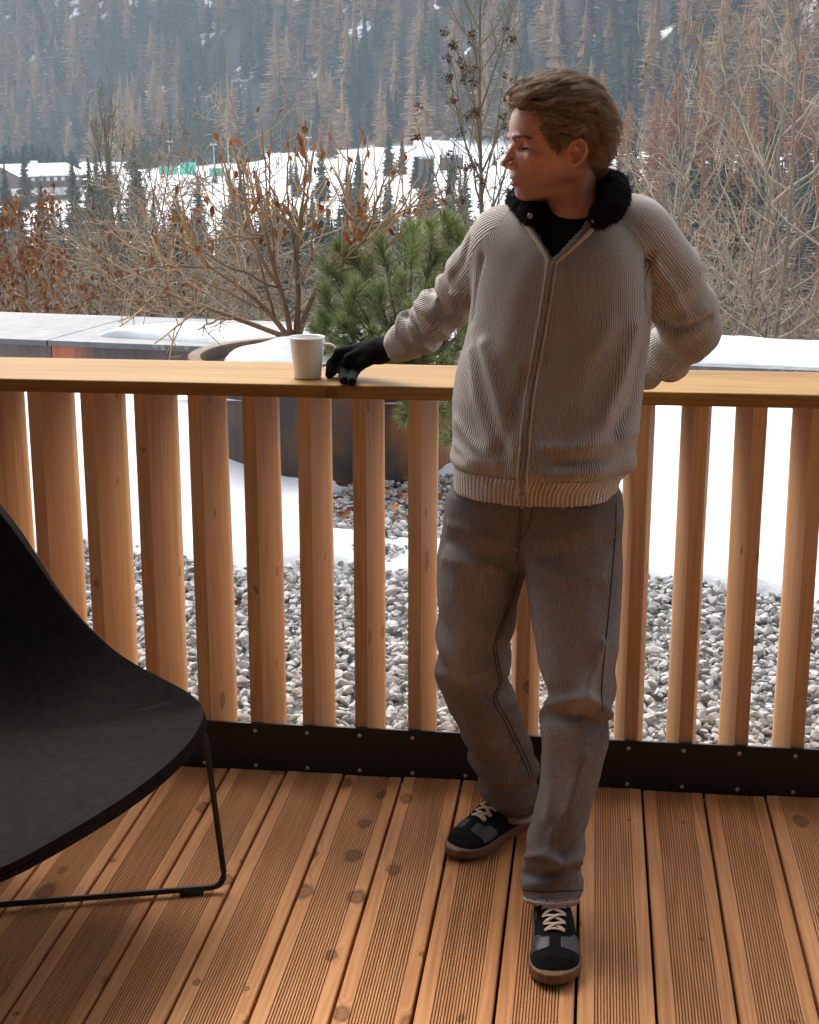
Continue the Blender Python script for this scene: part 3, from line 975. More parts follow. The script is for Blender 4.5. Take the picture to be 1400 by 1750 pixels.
def conifer(seed, H, R, nbr, droop, style='spruce', sub=2, base=0.05, core=0.34):
    """crown mesh: sprays set at random heights round the stem, each a bent drooping blade with hanging side sprays."""
    r = np.random.default_rng(seed)
    V, T, A, n = [], [], [], 0
    sp_ = style == 'spruce'
    if core:                                            # dense inner crown, ragged
        k = 7
        for i in range(6):
            f0, f1 = i / 6, (i + 1.25) / 6
            z0, z1 = H * (base + (1 - base) * f0), H * min(1.0, base + (1 - base) * f1)
            a0 = r.uniform(0, 6.28)
            V.append((0, 0, z1)); A.append(.3)
            for j in range(k):
                a = a0 + 6.283 * j / k; q = R * core * (1 - f0) * r.uniform(.6, 1.35) + .02 * R
                V.append((q * math.cos(a), q * math.sin(a), z0 - r.uniform(0, .04) * H)); A.append(r.uniform(.05, .4))
            T += [(n, n + 1 + j, n + 1 + (j + 1) % k) for j in range(k)]
            n += k + 1
    lean = r.uniform(.8, 1.2, 8)
    a = r.uniform(0, 6.28)
    for i in range(nbr):
        f = ((i + r.uniform(0, 1)) / nbr) ** 1.18
        a += 2.399 + r.normal(0, .35)
        z0 = H * (base + (1 - base) * f)
        L = (R * (1 - f) ** (.80 if sp_ else .70) * (.60 + .40 * min(1, f / .10)) + .02 * R) * r.uniform(.55, 1.2) * lean[int(a / .786) % 8]
        d = np.array([math.cos(a), math.sin(a), 0]); p_ = np.array([-d[1], d[0], 0])
        w = L * (.20 if sp_ else .13) * r.uniform(.7, 1.3)
        dr = droop * r.uniform(.5, 1.5) * (1 - .5 * f)
        p0 = np.array([0, 0, z0]); p1 = d * L * .5 + (0, 0, z0 - dr * L * .40); p2 = d * L + np.array([0, 0, z0 - dr * L * .62 + .05 * L])
        hang = np.array([0, 0, -w * (1.0 if sp_ else .8)])
        tn = float(np.clip(.5 + r.normal(0, .2), 0, 1))
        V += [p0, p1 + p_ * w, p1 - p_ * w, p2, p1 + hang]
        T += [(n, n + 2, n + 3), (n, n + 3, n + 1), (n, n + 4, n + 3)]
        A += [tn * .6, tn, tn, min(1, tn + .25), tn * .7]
        n += 5
        for s_ in range(sub):
            u = r.uniform(.25, 1.0); sd = r.choice([-1, 1])
            q0 = p0 + (p2 - p0) * u
            l2 = max(L, .25 * R) * r.uniform(.18, .40) * (1.15 - .5 * u)
            dd = d * r.uniform(.1, .8) + p_ * sd * r.uniform(.3, 1.0) + np.array([0, 0, r.uniform(-.9, .15)])
            dd /= np.linalg.norm(dd)
            e = np.cross(dd, r.normal(size=3)); e /= np.linalg.norm(e) + 1e-9
            ww = l2 * (.20 if sp_ else .12)
            V += [q0, q0 + dd * l2 * .45 + e * ww, q0 + dd * l2, q0 + dd * l2 * .45 - e * ww]
            T += [(n, n + 1, n + 2), (n, n + 2, n + 3)]
            t2 = float(np.clip(tn + r.normal(0, .15), 0, 1))
            A += [t2 * .8, t2, min(1, t2 + .15), t2]
            n += 4
    return np.array(V, float), np.array(T), np.array(A)


def trunk_arr(H, r0):
    mb = MB(); mb.tube([(0, 0, -0.5), (0.01 * H, 0, H * 0.5), (0, 0, H * 0.97)], [r0, r0 * 0.6, r0 * 0.1], 5)
    return np.vstack(mb.V), np.vstack(mb.Q)


def tri_of_quads(q): return np.vstack([q[:, [0, 1, 2]], q[:, [0, 2, 3]]])


TREES = {}
for kind, H, R, nbr, droop, sub, mats in (('spruce_tree', 20, 3.3, 100, 0.60, 1, 'spruce'), ('larch_tree', 20, 3.5, 105, 0.42, 3, 'larch')):
    for v in range(7):
        Vc, Tc, Ac = conifer(500 + v + (50 if kind[0] == 'l' else 0), H, R * (0.85 + 0.1 * (v % 4)), nbr, droop, 'spruce' if kind[0] == 's' else 'larch', sub, 0.03, .55 if kind[0] == 's' else .55)
        Vt, Qt = trunk_arr(H, 0.20 if kind[0] == 's' else 0.26)
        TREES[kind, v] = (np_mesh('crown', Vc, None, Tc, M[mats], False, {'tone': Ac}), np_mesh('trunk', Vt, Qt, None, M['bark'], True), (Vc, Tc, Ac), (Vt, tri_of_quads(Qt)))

cand = []
tt, qstep = np.arange(-0.31, 0.315, 0.0115), 7.5
for q in np.arange(235, 760, qstep):
    width = 0.62 * q
    for s in np.arange(-0.42 * q, 0.42 * q, 7.2):
        qq = q + RNG.uniform(-3.4, 3.4); ss = s + RNG.uniform(-3.4, 3.4)
        t_ = ss / qq; up = qq - mount_start(t_)
        if up < -6 or up > 190: continue
        cand.append((qq, ss, up))
cand = np.array(cand)
cx, cy = from_qs(cand[:, 0], cand[:, 1])
cz = terrain(cx, cy)
clear = vnoise(np.c_[cand[:, 0] / 26, cand[:, 1] / 17, 0 * cx], 41) + 0.5 * vnoise(np.c_[cand[:, 0] / 9, cand[:, 1] / 9, 0 * cx], 42)
mix_ = vnoise(np.c_[cand[:, 0] / 45, cand[:, 1] / 30, 0 * cx], 43) * 0.9 + RNG.normal(0, 0.55, len(cx))
tpos = cand[:, 1] / cand[:, 0]
lower = np.exp(-np.maximum(cand[:, 2], 0) / 55.0)
is_larch = mix_ + 0.35 * sstep(tpos, -0.1, 0.25) + 0.25 * lower > 0.10
elev = (cz - CAM_H) / cand[:, 0]
ok = (clear < 0.72) & (elev < 0.10) & (RNG.random(len(cx)) < 0.97)
# hidden deep rows are thinned: a tree wholly below its uphill neighbours' tops still shows its tip
idx = np.where(ok)[0]
order = idx[np.argsort(cand[idx, 0])]
cnt = {'spruce_tree': 0, 'larch_tree': 0}
LBL = {'spruce_tree': ('dark green spruce standing among larches on the wooded mountainside', 'dark spruces on the mountainside'),
       'larch_tree': ('bare brown larch standing among spruces on the wooded mountainside', 'brown larches on the mountainside')}
rest = {'spruce': [], 'larch': []}
n_single = 0
for i in order:
    kind = 'larch_tree' if is_larch[i] else 'spruce_tree'
    v = int(RNG.integers(0, 7))
    sc_ = RNG.uniform(0.5, 1.18) * (1.0 if kind == 'larch_tree' else 0.95)
    # only those inside the frame (with a margin) are singled out
    rz = RNG.uniform(0, 6.28)
    wide = (0.35 + 0.75 * sc_) * RNG.uniform(0.95, 1.4)
    inview = abs(tpos[i]) < 0.275 and elev[i] < 0.078
    if cnt[kind] < (125 if kind == 'spruce_tree' else 150) and inview:
        cnt[kind] += 1
        r_ = empty(kind, (cx[i], cy[i], cz[i]), rz)
        r_.scale = (wide, wide, sc_)
        tag(r_, LBL[kind][0], 'tree', LBL[kind][1])
        link('crown', TREES[kind, v][0], r_); link('trunk', TREES[kind, v][1], r_)
    else:
        (Vc, Tc, Ac), (Vt, Tt) = TREES[kind, v][2:]
        c, s = math.cos(rz), math.sin(rz)
        Rm = np.array([[c * wide, -s * wide, 0], [s * wide, c * wide, 0], [0, 0, sc_]])
        rest['larch' if kind == 'larch_tree' else 'spruce'].append((Vc @ Rm.T + (cx[i], cy[i], cz[i]), Tc, np.clip(Ac + RNG.normal(0, 0.13), 0, 1)))
for k, lst in rest.items():
    if not lst: continue
    nv = 0; Vs, Ts, As = [], [], []
    for V, T_2, A_2 in lst:
        Vs.append(V); Ts.append(T_2 + nv); As.append(A_2); nv += len(V)
    me = np_mesh('forest', np.vstack(Vs), None, np.vstack(Ts), M[k], False, {'tone': np.concatenate(As)})
    o = link('forest', me); tag(o, 'far off %s wood higher up the mountainside' % ('brown larch' if k == 'larch' else 'dark spruce'), kind='stuff')
print('forest', cnt, {k: len(v) for k, v in rest.items()})

# ------------------------------------------------------------------ single trees on the valley floor
def mid_tree(name, px, py_top, q, H, mat, label, seed, R=None, style='spruce', dens=1.0, tiers=26, group=None):
    """tree at forward distance q whose top shows at (px, py_top); its foot goes down to the ground."""
    d = ray(px, py_top); d = d / (d @ np.array([-_sy, _cy, 0]))
    topp = np.array([0, 0, CAM_H]) + d * q
    gz = float(terrain(topp[0], topp[1]))
    Ht = topp[2] - gz if H is None else H
    R = R or Ht * (0.19 if style == 'spruce' else 0.21)
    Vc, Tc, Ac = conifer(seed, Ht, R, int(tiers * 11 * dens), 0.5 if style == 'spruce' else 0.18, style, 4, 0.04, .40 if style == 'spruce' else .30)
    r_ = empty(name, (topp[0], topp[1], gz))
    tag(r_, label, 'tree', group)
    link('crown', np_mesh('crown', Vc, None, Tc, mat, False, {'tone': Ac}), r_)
    Vt, Qt = trunk_arr(Ht, Ht * 0.010)
    link('trunk', np_mesh('trunk', Vt, Qt, None, M['bark'], True), r_)
    return r_


MID = [  # px, top py, distance, label
    (18, 322, 175, 'ragged spruce in front of the left end of the long chalet'),
    (68, 300, 150, 'slim spruce in front of the middle of the snow roofed chalet'),
    (150, 268, 140, 'tall dark spruce at the right end of the long chalet'),
    (118, 372, 120, 'short spruce below the right end of the long chalet'),
    (185, 330, 190, 'green spruce behind the bare upright tree'),
    (228, 232, 215, 'big broad spruce rising behind the bare upright tree'),
    (262, 330, 160, 'narrow spruce just right of the bare upright tree'),
    (300, 312, 165, 'bushy green spruce below the turquoise court screen'),
    (338, 290, 185, 'tall thin spruce right of the turquoise court screen'),
    (398, 302, 165, 'dark spruce behind the left shoots of the planter shrub'),
    (452, 332, 150, 'spruce behind the middle of the planter shrub'),
    (612, 252, 230, 'dark spruce on the snow meadow right of the planter shrub'),
    (640, 330, 140, 'spruce standing below the snow meadow beside the orange larch'),
    (664, 214, 300, 'tall spruce at the upper edge of the snow meadow'),
    (688, 228, 300, 'second spruce of the pair at the upper edge of the snow meadow'),
    (712, 238, 270, 'rounded spruce beside the chalet on the snow meadow'),
    (735, 285, 170, 'grey green spruce below the small chalet on the meadow'),
    (768, 330, 130, 'spruce just left of the man behind the seed head tree'),
    (700, 345, 120, 'low spruce behind the green pine tips'),
    (560, 350, 140, 'spruce seen through the right shoots of the planter shrub'),
    (505, 345, 175, 'pale spruce seen through the planter shrub crown'),
    (1088, 205, 150, 'dark spruce just right of the man behind bare twigs'),
    (1185, 235, 120, 'dark spruce in the middle of the bare thicket'),
    (1325, 150, 150, 'dark green spruce showing through the upper right thicket'),
    (1240, 210, 135, 'slim spruce behind the forked thicket tree'),
    (1385, 215, 160, 'spruce at the right border behind bare twigs'),
]
for i, (px_, py_, q_, lab) in enumerate(MID):
    mid_tree('spruce_tree', px_, py_, q_, None, M['spruce'], lab, 900 + i, R=None, tiers=24 + (i % 4) * 2)
for k in range(46):
    px_ = RNG.uniform(360, 600) if k < 12 else (RNG.uniform(590, 860) if k < 36 else RNG.uniform(-20, 270))
    q_ = RNG.uniform(150, 330)
    mid_tree('spruce_tree', px_, RNG.uniform(238, 320) + (10 if q_ < 220 else 0), q_, None, M['spruce'], 'dark spruce standing on the snow meadow between the terrace and the mountainside', 2000 + k, tiers=20, group='spruces on the snow meadow')
LAR = [
    (722, 336, 120, 'small bright orange larch just left of the man', 0.26),
    (694, 352, 125, 'paler orange larch beside the bright orange one', 0.26),
    (1077, 172, 190, 'slim bright orange larch just right of the man hair', 0.12),
    (1160, 120, 185, 'orange brown larch above the bare thicket', 0.14),
    (1210, 105, 200, 'second orange brown larch above the bare thicket', 0.14),
    (1290, 140, 190, 'pale orange larch high in the right thicket', 0.14),
    (1125, 150, 200, 'faded orange larch right of the slim orange one', 0.13),
    (1255, 185, 160, 'orange larch in the middle of the right thicket', 0.14),
    (1370, 120, 190, 'orange larch at the top right border', 0.14),
    (565, 195, 380, 'pale larch at the foot of the mountain above the meadow', 0.16),
    (548, 202, 385, 'orange tinted larch at the foot of the mountain above the meadow', 0.16),
    (1030, 118, 260, 'orange larch behind the back of the man hair', 0.14),
    (962, 104, 270, 'yellow brown larch above the man head', 0.12),
    (90, 345, 150, 'brown larch below the long chalet', 0.15),
    (330, 395, 100, 'thin brown larch behind the left shrub twigs', 0.14),
]
for i, (px_, py_, q_, lab, rr2) in enumerate(LAR):
    o = mid_tree('larch_tree', px_, py_, q_, None, M['larch_orange'] if i not in (9, 13, 14) else M['larch'], lab, 960 + i, R=None, style='larch', tiers=32, dens=1.1)
# dark pine row behind the chalet and the court
for i, (px_, py_, q_) in enumerate([(8, 250, 330), (28, 258, 345), (55, 246, 335), (72, 250, 350), (92, 262, 340), (108, 264, 352), (245, 238, 430), (262, 234, 440), (282, 240, 430), (300, 246, 435), (318, 236, 440), (340, 250, 420), (372, 246, 425), (395, 240, 430), (420, 250, 420), (230, 246, 425), (253, 242, 432), (272, 232, 440), (310, 238, 438), (328, 244, 430), (352, 238, 440), (382, 236, 432), (408, 242, 428), (436, 246, 425), (18, 256, 338), (42, 244, 350), (64, 252, 344), (82, 246, 348), (122, 258, 350)]):
    mid_tree('pine_tree', px_, py_ - 3, q_, None, M['spruce'], 'dark rounded pine in the row behind the chalet and sports court', 1200 + i, R=4.6, tiers=14, group='pines behind the chalet and court')

# ================================================================== BUILDINGS AND SPORTS COURT ON THE VALLEY FLOOR
M['brown_wall'] = plain('brown_timber_wall', (0.10, 0.065, 0.05), 0.8, 0.3, 3)
M['roof_snow'] = plain('snowy_roof', (0.78, 0.80, 0.82), 0.8, 0.05, 2)
M['pane'] = plain('window_pane', (0.55, 0.57, 0.58), 0.25, 0.15, 1)
M['turquoise'] = plain('turquoise_screen', (0.05, 0.50, 0.36), 0.7, 0.1, 1)
M['pole'] = plain('galvanised_pole', (0.55, 0.56, 0.57), 0.5, 0.1, 1)
M['concrete'] = plain('pale_concrete', (0.45, 0.44, 0.43), 0.8, 0.1, 1)


def at_q(px, py, q):
    d = ray(px, py); d = d / (d @ np.array([-_sy, _cy, 0]))
    return np.array([0, 0, CAM_H]) + d * q


def chalet(pl_, pr_, q, label, hw, hr, depth, nwin, skew=0.0):
    L_ = float(np.linalg.norm((pr_ - pl_)[:2]))
    yaw = math.atan2(pr_[1] - pl_[1], pr_[0] - pl_[0])
    b = empty('chalet', tuple(pl_), yaw)
    tag(b, label, 'chalet')
    w = MB(); w.box((0, 0, -3), (L_, depth, hw))
    w.add([(0, 0, hw), (0, depth, hw), (0, depth / 2, hw + hr)], T=[(0, 2, 1)]); w.add([(L_, 0, hw), (L_, depth, hw), (L_, depth / 2, hw + hr)], T=[(0, 1, 2)])
    w.build('wall', M['brown_wall'], b)
    r_ = MB()
    o_ = 0.9
    for z_, sgn in ((0, 1),):
        a = [(-o_, -o_, hw - o_ * 2 * hr / depth), (L_ + o_, -o_, hw - o_ * 2 * hr / depth), (L_ + o_, depth / 2, hw + hr), (-o_, depth / 2, hw + hr), (-o_, depth + o_, hw - o_ * 2 * hr / depth), (L_ + o_, depth + o_, hw - o_ * 2 * hr / depth)]
        top = [(x, y, z + 0.35) for x, y, z in a]
        r_.add(a + top, [(6, 7, 8, 9), (9, 8, 11, 10), (0, 3, 2, 1), (3, 4, 5, 2), (0, 1, 7, 6), (4, 10, 11, 5), (1, 2, 8, 7), (2, 5, 11, 8), (0, 6, 9, 3), (3, 9, 10, 4)])
    rf_ = r_.build('roof', M['roof_snow'], b)
    ch_ = MB(); ch_.box((L_ * 0.42, depth * 0.35, hw), (L_ * 0.42 + 1.1, depth * 0.35 + 0.9, hw + hr + 0.9)); ch_.build('chimney', M['roof_snow'], rf_)
    for k in range(nwin):
        x = L_ * (k + 0.6) / (nwin + 0.2)
        wb = MB(); wb.box((x - 0.55, -0.06, hw * 0.38), (x + 0.55, 0.03, hw * 0.80)); wo_ = wb.build('window', M['brown_wall'], b)
        pb = MB(); pb.box((x - 0.42, -0.10, hw * 0.42), (x + 0.42, -0.061, hw * 0.77)); pb.build('pane', M['pane'], wo_)
    return b


chalet(at_q(36, 319, 300), at_q(140, 317, 312), 300, 'long low brown chalet with a snow covered roof at the left', 2.1, 1.7, 11, 8)
tb_ = MB(); p0, p1 = at_q(20, 325, 296), at_q(142, 321, 306)
rmp = empty('retaining_wall', tuple(p0), math.atan2(p1[1] - p0[1], p1[0] - p0[0])); tag(rmp, 'pale low retaining wall in front of the long chalet', 'wall')
tb_.box((0, 0, -1.2), (float(np.linalg.norm((p1 - p0)[:2])), 0.4, 0.25)); tb_.build('wall_face', M['concrete'], rmp)
chalet(at_q(716, 279, 262), at_q(742, 279, 262), 262, 'small chalet with a snowy pitched roof on the meadow', 1.7, 1.7, 5, 3)
chalet(at_q(752, 277, 300), at_q(792, 274, 300), 300, 'wooden barn on the meadow just left of the man', 2.0, 1.6, 5, 4)

for x0, x1, yb, q, hh, lab in ((272, 303, 299, 345, 1.9, 'turquoise windscreen at the left of the sports court'), (308, 335, 299, 345, 2.7, 'taller turquoise windscreen of the sports court'), (358, 384, 303, 348, 2.0, 'turquoise windscreen behind the tip of the shrub shoots'), (532, 575, 301, 345, 1.4, 'pale turquoise strip of screen on the snow meadow')):
    a, b = at_q(x0, yb, q), at_q(x1, yb, q)
    L_ = float(np.linalg.norm((b - a)[:2])); s_ = empty('court_screen', tuple(a), math.atan2(b[1] - a[1], b[0] - a[0])); tag(s_, lab, 'screen')
    w = MB(); w.box((0, -0.03, 0.05), (L_, 0.03, hh)); w.build('fabric', M['turquoise'], s_)
    for k in range(4):
        w = MB(); w.tube([(L_ * k / 3, 0.08, -2), (L_ * k / 3, 0.08, hh + 0.6)], 0.05, 6); w.build('post', M['pole'], s_)
for px_, py_, pb_, q, lab in ((291, 243, 300, 350, 'floodlight pole left of the shrub above the turquoise screen'), (367, 248, 300, 350, 'floodlight pole beside the tallest left shrub shoot'), (391, 246, 300, 352, 'floodlight pole partly behind the left shrub shoots'), (528, 236, 285, 380, 'floodlight pole right of the tallest shrub shoot'), (572, 243, 290, 380, 'floodlight pole at the right edge of the shrub')):
    b = at_q(px_, pb_, q); tp = at_q(px_, py_, q)
    h_ = tp[2] - b[2]
    f_ = empty('floodlight_pole', tuple(b)); tag(f_, lab, 'light pole')
    w = MB(); w.tube([(0, 0, -2), (0, 0, h_)], [0.11, 0.08], 8); w.build('pole', M['pole'], f_)
    w = MB(); w.box((-0.75, -0.22, h_), (0.75, 0.22, h_ + 0.28)); w.build('lamp_head', M['pole'], f_)

# ================================================================== HAZE in the valley air
hz = MB(); hz.box((-900, -60, -22), (900, 1180, 210))
t = bpy.data.materials.new('valley_haze'); t.use_nodes = True
nn_ = t.node_tree.nodes; nn_.clear()
ou = nn_.new('ShaderNodeOutputMaterial'); pv = nn_.new('ShaderNodeVolumePrincipled')
pv.inputs['Color'].default_value = (0.72, 0.86, 1.0, 1)
pv.inputs['Density'].default_value = 0.00045
pv.inputs['Anisotropy'].default_value = 0.0
t.node_tree.links.new(pv.outputs[0], ou.inputs['Volume'])
o = hz.build('haze', t); tag(o, 'thin blue winter haze filling the valley', kind='stuff')
# ================================================================== PLANTS
def twig_mat(name, stops, rough=0.75):
    t = NT(name)
    nz = t.noise(t.coord(), 35, 4, 0.6)
    f = t.math('ADD', t.attr('tone'), t.math('MULTIPLY', t.math('SUBTRACT', nz, 0.5), 0.5), clamp=True)
    return t.set(t.ramp(f, stops), rough, t.bump(nz, 0.4, 0.004), None, 0.25)


M['twig_tan'] = twig_mat('tan_shoot_bark', [(0.0, (0.10, 0.06, 0.036)), (0.5, (0.27, 0.165, 0.08)), (1.0, (0.46, 0.31, 0.16))])
M['twig_grey'] = twig_mat('grey_twig_bark', [(0.0, (0.10, 0.083, 0.063)), (0.5, (0.28, 0.235, 0.178)), (1.0, (0.52, 0.45, 0.35))])
M['twig_olive'] = twig_mat('olive_twig_bark', [(0.0, (0.07, 0.065, 0.045)), (0.5, (0.15, 0.13, 0.085)), (1.0, (0.26, 0.21, 0.14))])
M['twig_red'] = twig_mat('reddish_twig_bark', [(0.0, (0.15, 0.085, 0.06)), (0.5, (0.29, 0.185, 0.125)), (1.0, (0.45, 0.33, 0.22))])
M['seed'] = tone_mat('dry_seed_heads', [(0.0, (0.03, 0.016, 0.009)), (0.5, (0.085, 0.043, 0.022)), (1.0, (0.17, 0.09, 0.045))], 0.85)
M['leaf_small'] = tone_mat('withered_leaves', [(0.0, (0.10, 0.035, 0.014)), (0.5, (0.24, 0.095, 0.035)), (1.0, (0.40, 0.19, 0.075))], 0.8)
M['pine_needle'] = tone_mat('pine_needles', [(0.0, (0.10, 0.135, 0.045)), (0.5, (0.21, 0.25, 0.09)), (1.0, (0.38, 0.40, 0.18))], 0.5, use_rnd=0.45, spec=0.35)


def bez(p0, p1, p2, n):
    t_ = np.linspace(0, 1, n)[:, None]
    return (1 - t_) ** 2 * p0 + 2 * t_ * (1 - t_) * p1 + t_ ** 2 * p2


def unit(v):
    return v / (np.linalg.norm(v) + 1e-12)


def bare_tree(seed, H, r0, lean=(0, 0), n1=16, spread=0.55, up=0.55, n2=7, n3=3, first=0.15, wig=0.06, twig=0.35, len1=0.42, rmin=0.0022, sides=(6, 4, 3), top_taper=0.25, fork=0):
    """leafless tree in local space. Returns trunk MB, branch MB, twig points (pos, dir)."""
    r = np.random.default_rng(seed)
    tr, br = MB(), MB()
    pts = []
    n = 9
    p = np.zeros(3); d = unit(np.array([lean[0], lean[1], 1.0]))
    P = [p.copy()]
    for i in range(n):
        d = unit(d + r.normal(0, wig, 3) * np.array([1, 1, 0.2]) + np.array([0, 0, 0.05]))
        p = p + d * H / n
        P.append(p.copy())
    P = np.array(P)
    rt = r0 * (1 - (1 - top_taper) * np.linspace(0, 1, n + 1) ** 0.9)
    rt[-1] = rmin
    tr.tube(P, rt, sides[0], tone=0.35)
    def on(f):
        x = f * n; i = min(int(x), n - 1)
        return P[i] + (P[i + 1] - P[i]) * (x - i), rt[i]
    ga = r.uniform(0, 6.28)
    for k in range(n1):
        f = first + (0.97 - first) * (k + r.uniform(0, 0.8)) / n1
        b, rb = on(f)
        ga += 2.4 + r.normal(0, 0.3)
        L = H * len1 * (1.12 - f) * r.uniform(0.7, 1.25) + 0.08 * H
        out = np.array([math.cos(ga), math.sin(ga), 0])
        d1 = unit(out * spread + np.array([0, 0, up * r.uniform(0.5, 1.3)]))
        mid = b + d1 * L * 0.5 + out * L * 0.05
        end = mid + unit(d1 + np.array([0, 0, up * 0.8]) + r.normal(0, 0.12, 3)) * L * 0.5
        Pb = bez(b, mid, end, 8) + np.vstack([[0, 0, 0], r.normal(0, wig * 0.25 * L, (7, 3))])
        r1 = min(rb * 0.6, max(rmin * 1.6, 0.011 * L + 0.0015))
        br.tube(Pb, np.linspace(r1, rmin, 8), sides[1], tone=r.uniform(0.3, 0.75))
        pts += [(Pb[i], unit(Pb[min(i + 1, 7)] - Pb[i - 1])) for i in range(3, 8)]
        for j in range(n2):
            u = r.uniform(0.18, 0.98); i = min(int(u * 7), 6)
            q = Pb[i] + (Pb[i + 1] - Pb[i]) * (u * 7 - i)
            dd = unit(Pb[i + 1] - Pb[i])
            s = unit(np.cross(dd, r.normal(size=3)))
            l2 = L * twig * r.uniform(0.5, 1.3) * (1.15 - 0.5 * u)
            d2 = unit(dd * 0.8 + s * 0.75 + np.array([0, 0, up * 0.35]))
            e2 = q + d2 * l2 + np.array([0, 0, l2 * 0.12 * up]) + r.normal(0, 0.05 * l2, 3)
            P2 = bez(q, q + d2 * l2 * 0.5 + r.normal(0, 0.06 * l2, 3), e2, 5)
            br.tube(P2, np.linspace(max(rmin, r1 * 0.5), rmin * 0.75, 5), sides[2], tone=r.uniform(0.35, 0.95))
            pts += [(P2[2], d2), (P2[4], d2)]
            for m in range(n3):
                u3 = r.uniform(0.2, 1.0); i3 = min(int(u3 * 4), 3)
                q3 = P2[i3] + (P2[i3 + 1] - P2[i3]) * (u3 * 4 - i3)
                s3 = unit(np.cross(d2, r.normal(size=3)))
                l3 = l2 * r.uniform(0.25, 0.6)
                e3 = q3 + unit(d2 * 0.7 + s3 * 0.8 + np.array([0, 0, 0.2 * up])) * l3
                br.tube([q3, (q3 + e3) / 2 + r.normal(0, 0.05 * l3, 3), e3], [rmin * 0.85, rmin * 0.75, rmin * 0.55], 3, tone=r.uniform(0.4, 1.0))
                pts.append((e3, unit(e3 - q3)))
    return tr, br, pts


def scatter_bits(r, pts, n, size, hang=0.6, spread=0.05, leaf=True):
    """little leaf / seed shapes near twig points; one mesh, tone varied"""
    V, T, A, k = [], [], [], 0
    for _ in range(n):
        p, d = pts[int(r.integers(0, len(pts)))]
        c = np.asarray(p) + r.normal(0, spread, 3)
        a = unit(np.array([r.normal(0, 0.5), r.normal(0, 0.5), -hang * 1.6 + r.normal(0, 0.5)]))
        b = unit(np.cross(a, r.normal(size=3)))
        c_ = np.cross(a, b)
        s = size * r.uniform(0.55, 1.3); w = s * (r.uniform(0.22, 0.42) if leaf else r.uniform(0.45, 0.8))
        V += [c, c + a * s * 0.45 + b * w + c_ * s * 0.12, c + a * s, c + a * s * 0.45 - b * w + c_ * s * 0.12]
        T += [(k, k + 1, k + 2), (k, k + 2, k + 3)]
        tn = np.clip(r.normal(0.5, 0.25), 0, 1)
        A += [tn, tn, min(1, tn + 0.15), tn]; k += 4
    return np.array(V), np.array(T), np.array(A)


def plant_obj(name, label, cat, loc, tr, br, mat, rz=0.0, group=None, scale=1.0):
    r_ = empty(name, loc, rz); r_.scale = (scale,) * 3
    tag(r_, label, cat, group)
    tr.build('trunk', mat, r_, smooth=True); br.build('branches', mat, r_, smooth=True)
    return r_


# ------------------------------------------------------------------ shrub in the planter
r = np.random.default_rng(5)
SB = PY(500, 578, 7.62); SB[2] = 0.46
shrub = empty('planter_shrub', tuple(SB))
tag(shrub, 'many stemmed tan shrub with hanging dry leaves in the round planter', 'shrub')
tips = [(372, 213, -.1), (398, 229, .0), (410, 250, .3), (447, 219, -.2), (470, 213, .15), (495, 222, -.25), (520, 204, .05), (508, 300, .3), (545, 262, -.3), (590, 222, .1), (560, 300, .35), (612, 330, -.2), (665, 262, .0), (640, 300, .3), (700, 300, -.25), (731, 314, .15), (746, 346, -.1), (690, 350, .35), (620, 236, .2),
        (322, 352, -.2), (345, 330, .2), (300, 400, -.35), (262, 370, .3), (215, 448, .0), (250, 415, -.3), (180, 440, .2), (290, 350, .4), (430, 300, -.45), (388, 340, .45), (470, 320, -.5), (350, 420, -.45), (540, 360, -.5), (600, 420, -.35), (420, 260, .5), (655, 330, -.45), (578, 270, .5)]
low = [(215, 545, -.35, 470), (262, 585, -.45, 520), (330, 560, -.4, 480), (230, 505, .2, 430)]
tk, stems = MB(), []
leafpts = []
LIMB_PX = [[(498, 580), (490, 530), (472, 470), (458, 420), (452, 380)], [(505, 580), (511, 510), (506, 440), (512, 380), (518, 340)], [(509, 580), (528, 520), (556, 465), (590, 425), (622, 395)],
           [(495, 580), (470, 545), (434, 508), (392, 478), (352, 452)], [(500, 580), (452, 562), (392, 540), (330, 518), (276, 500)]]
LIMBS = []
for li, lp_ in enumerate(LIMB_PX):
    LP = smooth_poly(np.array([PY(x, y, 7.62 + r.normal(0, .02) + (-.12 + .06 * li) * k / 4) - SB for k, (x, y) in enumerate(lp_)]), 2)
    LP[0, 2] = min(LP[0, 2], -.02)
    LIMBS.append(LP)
    tk.tube(LP, np.linspace(.0175, .0065, len(LP)), 9, tone=np.linspace(.10, .3, len(LP)).tolist(), cap=True)
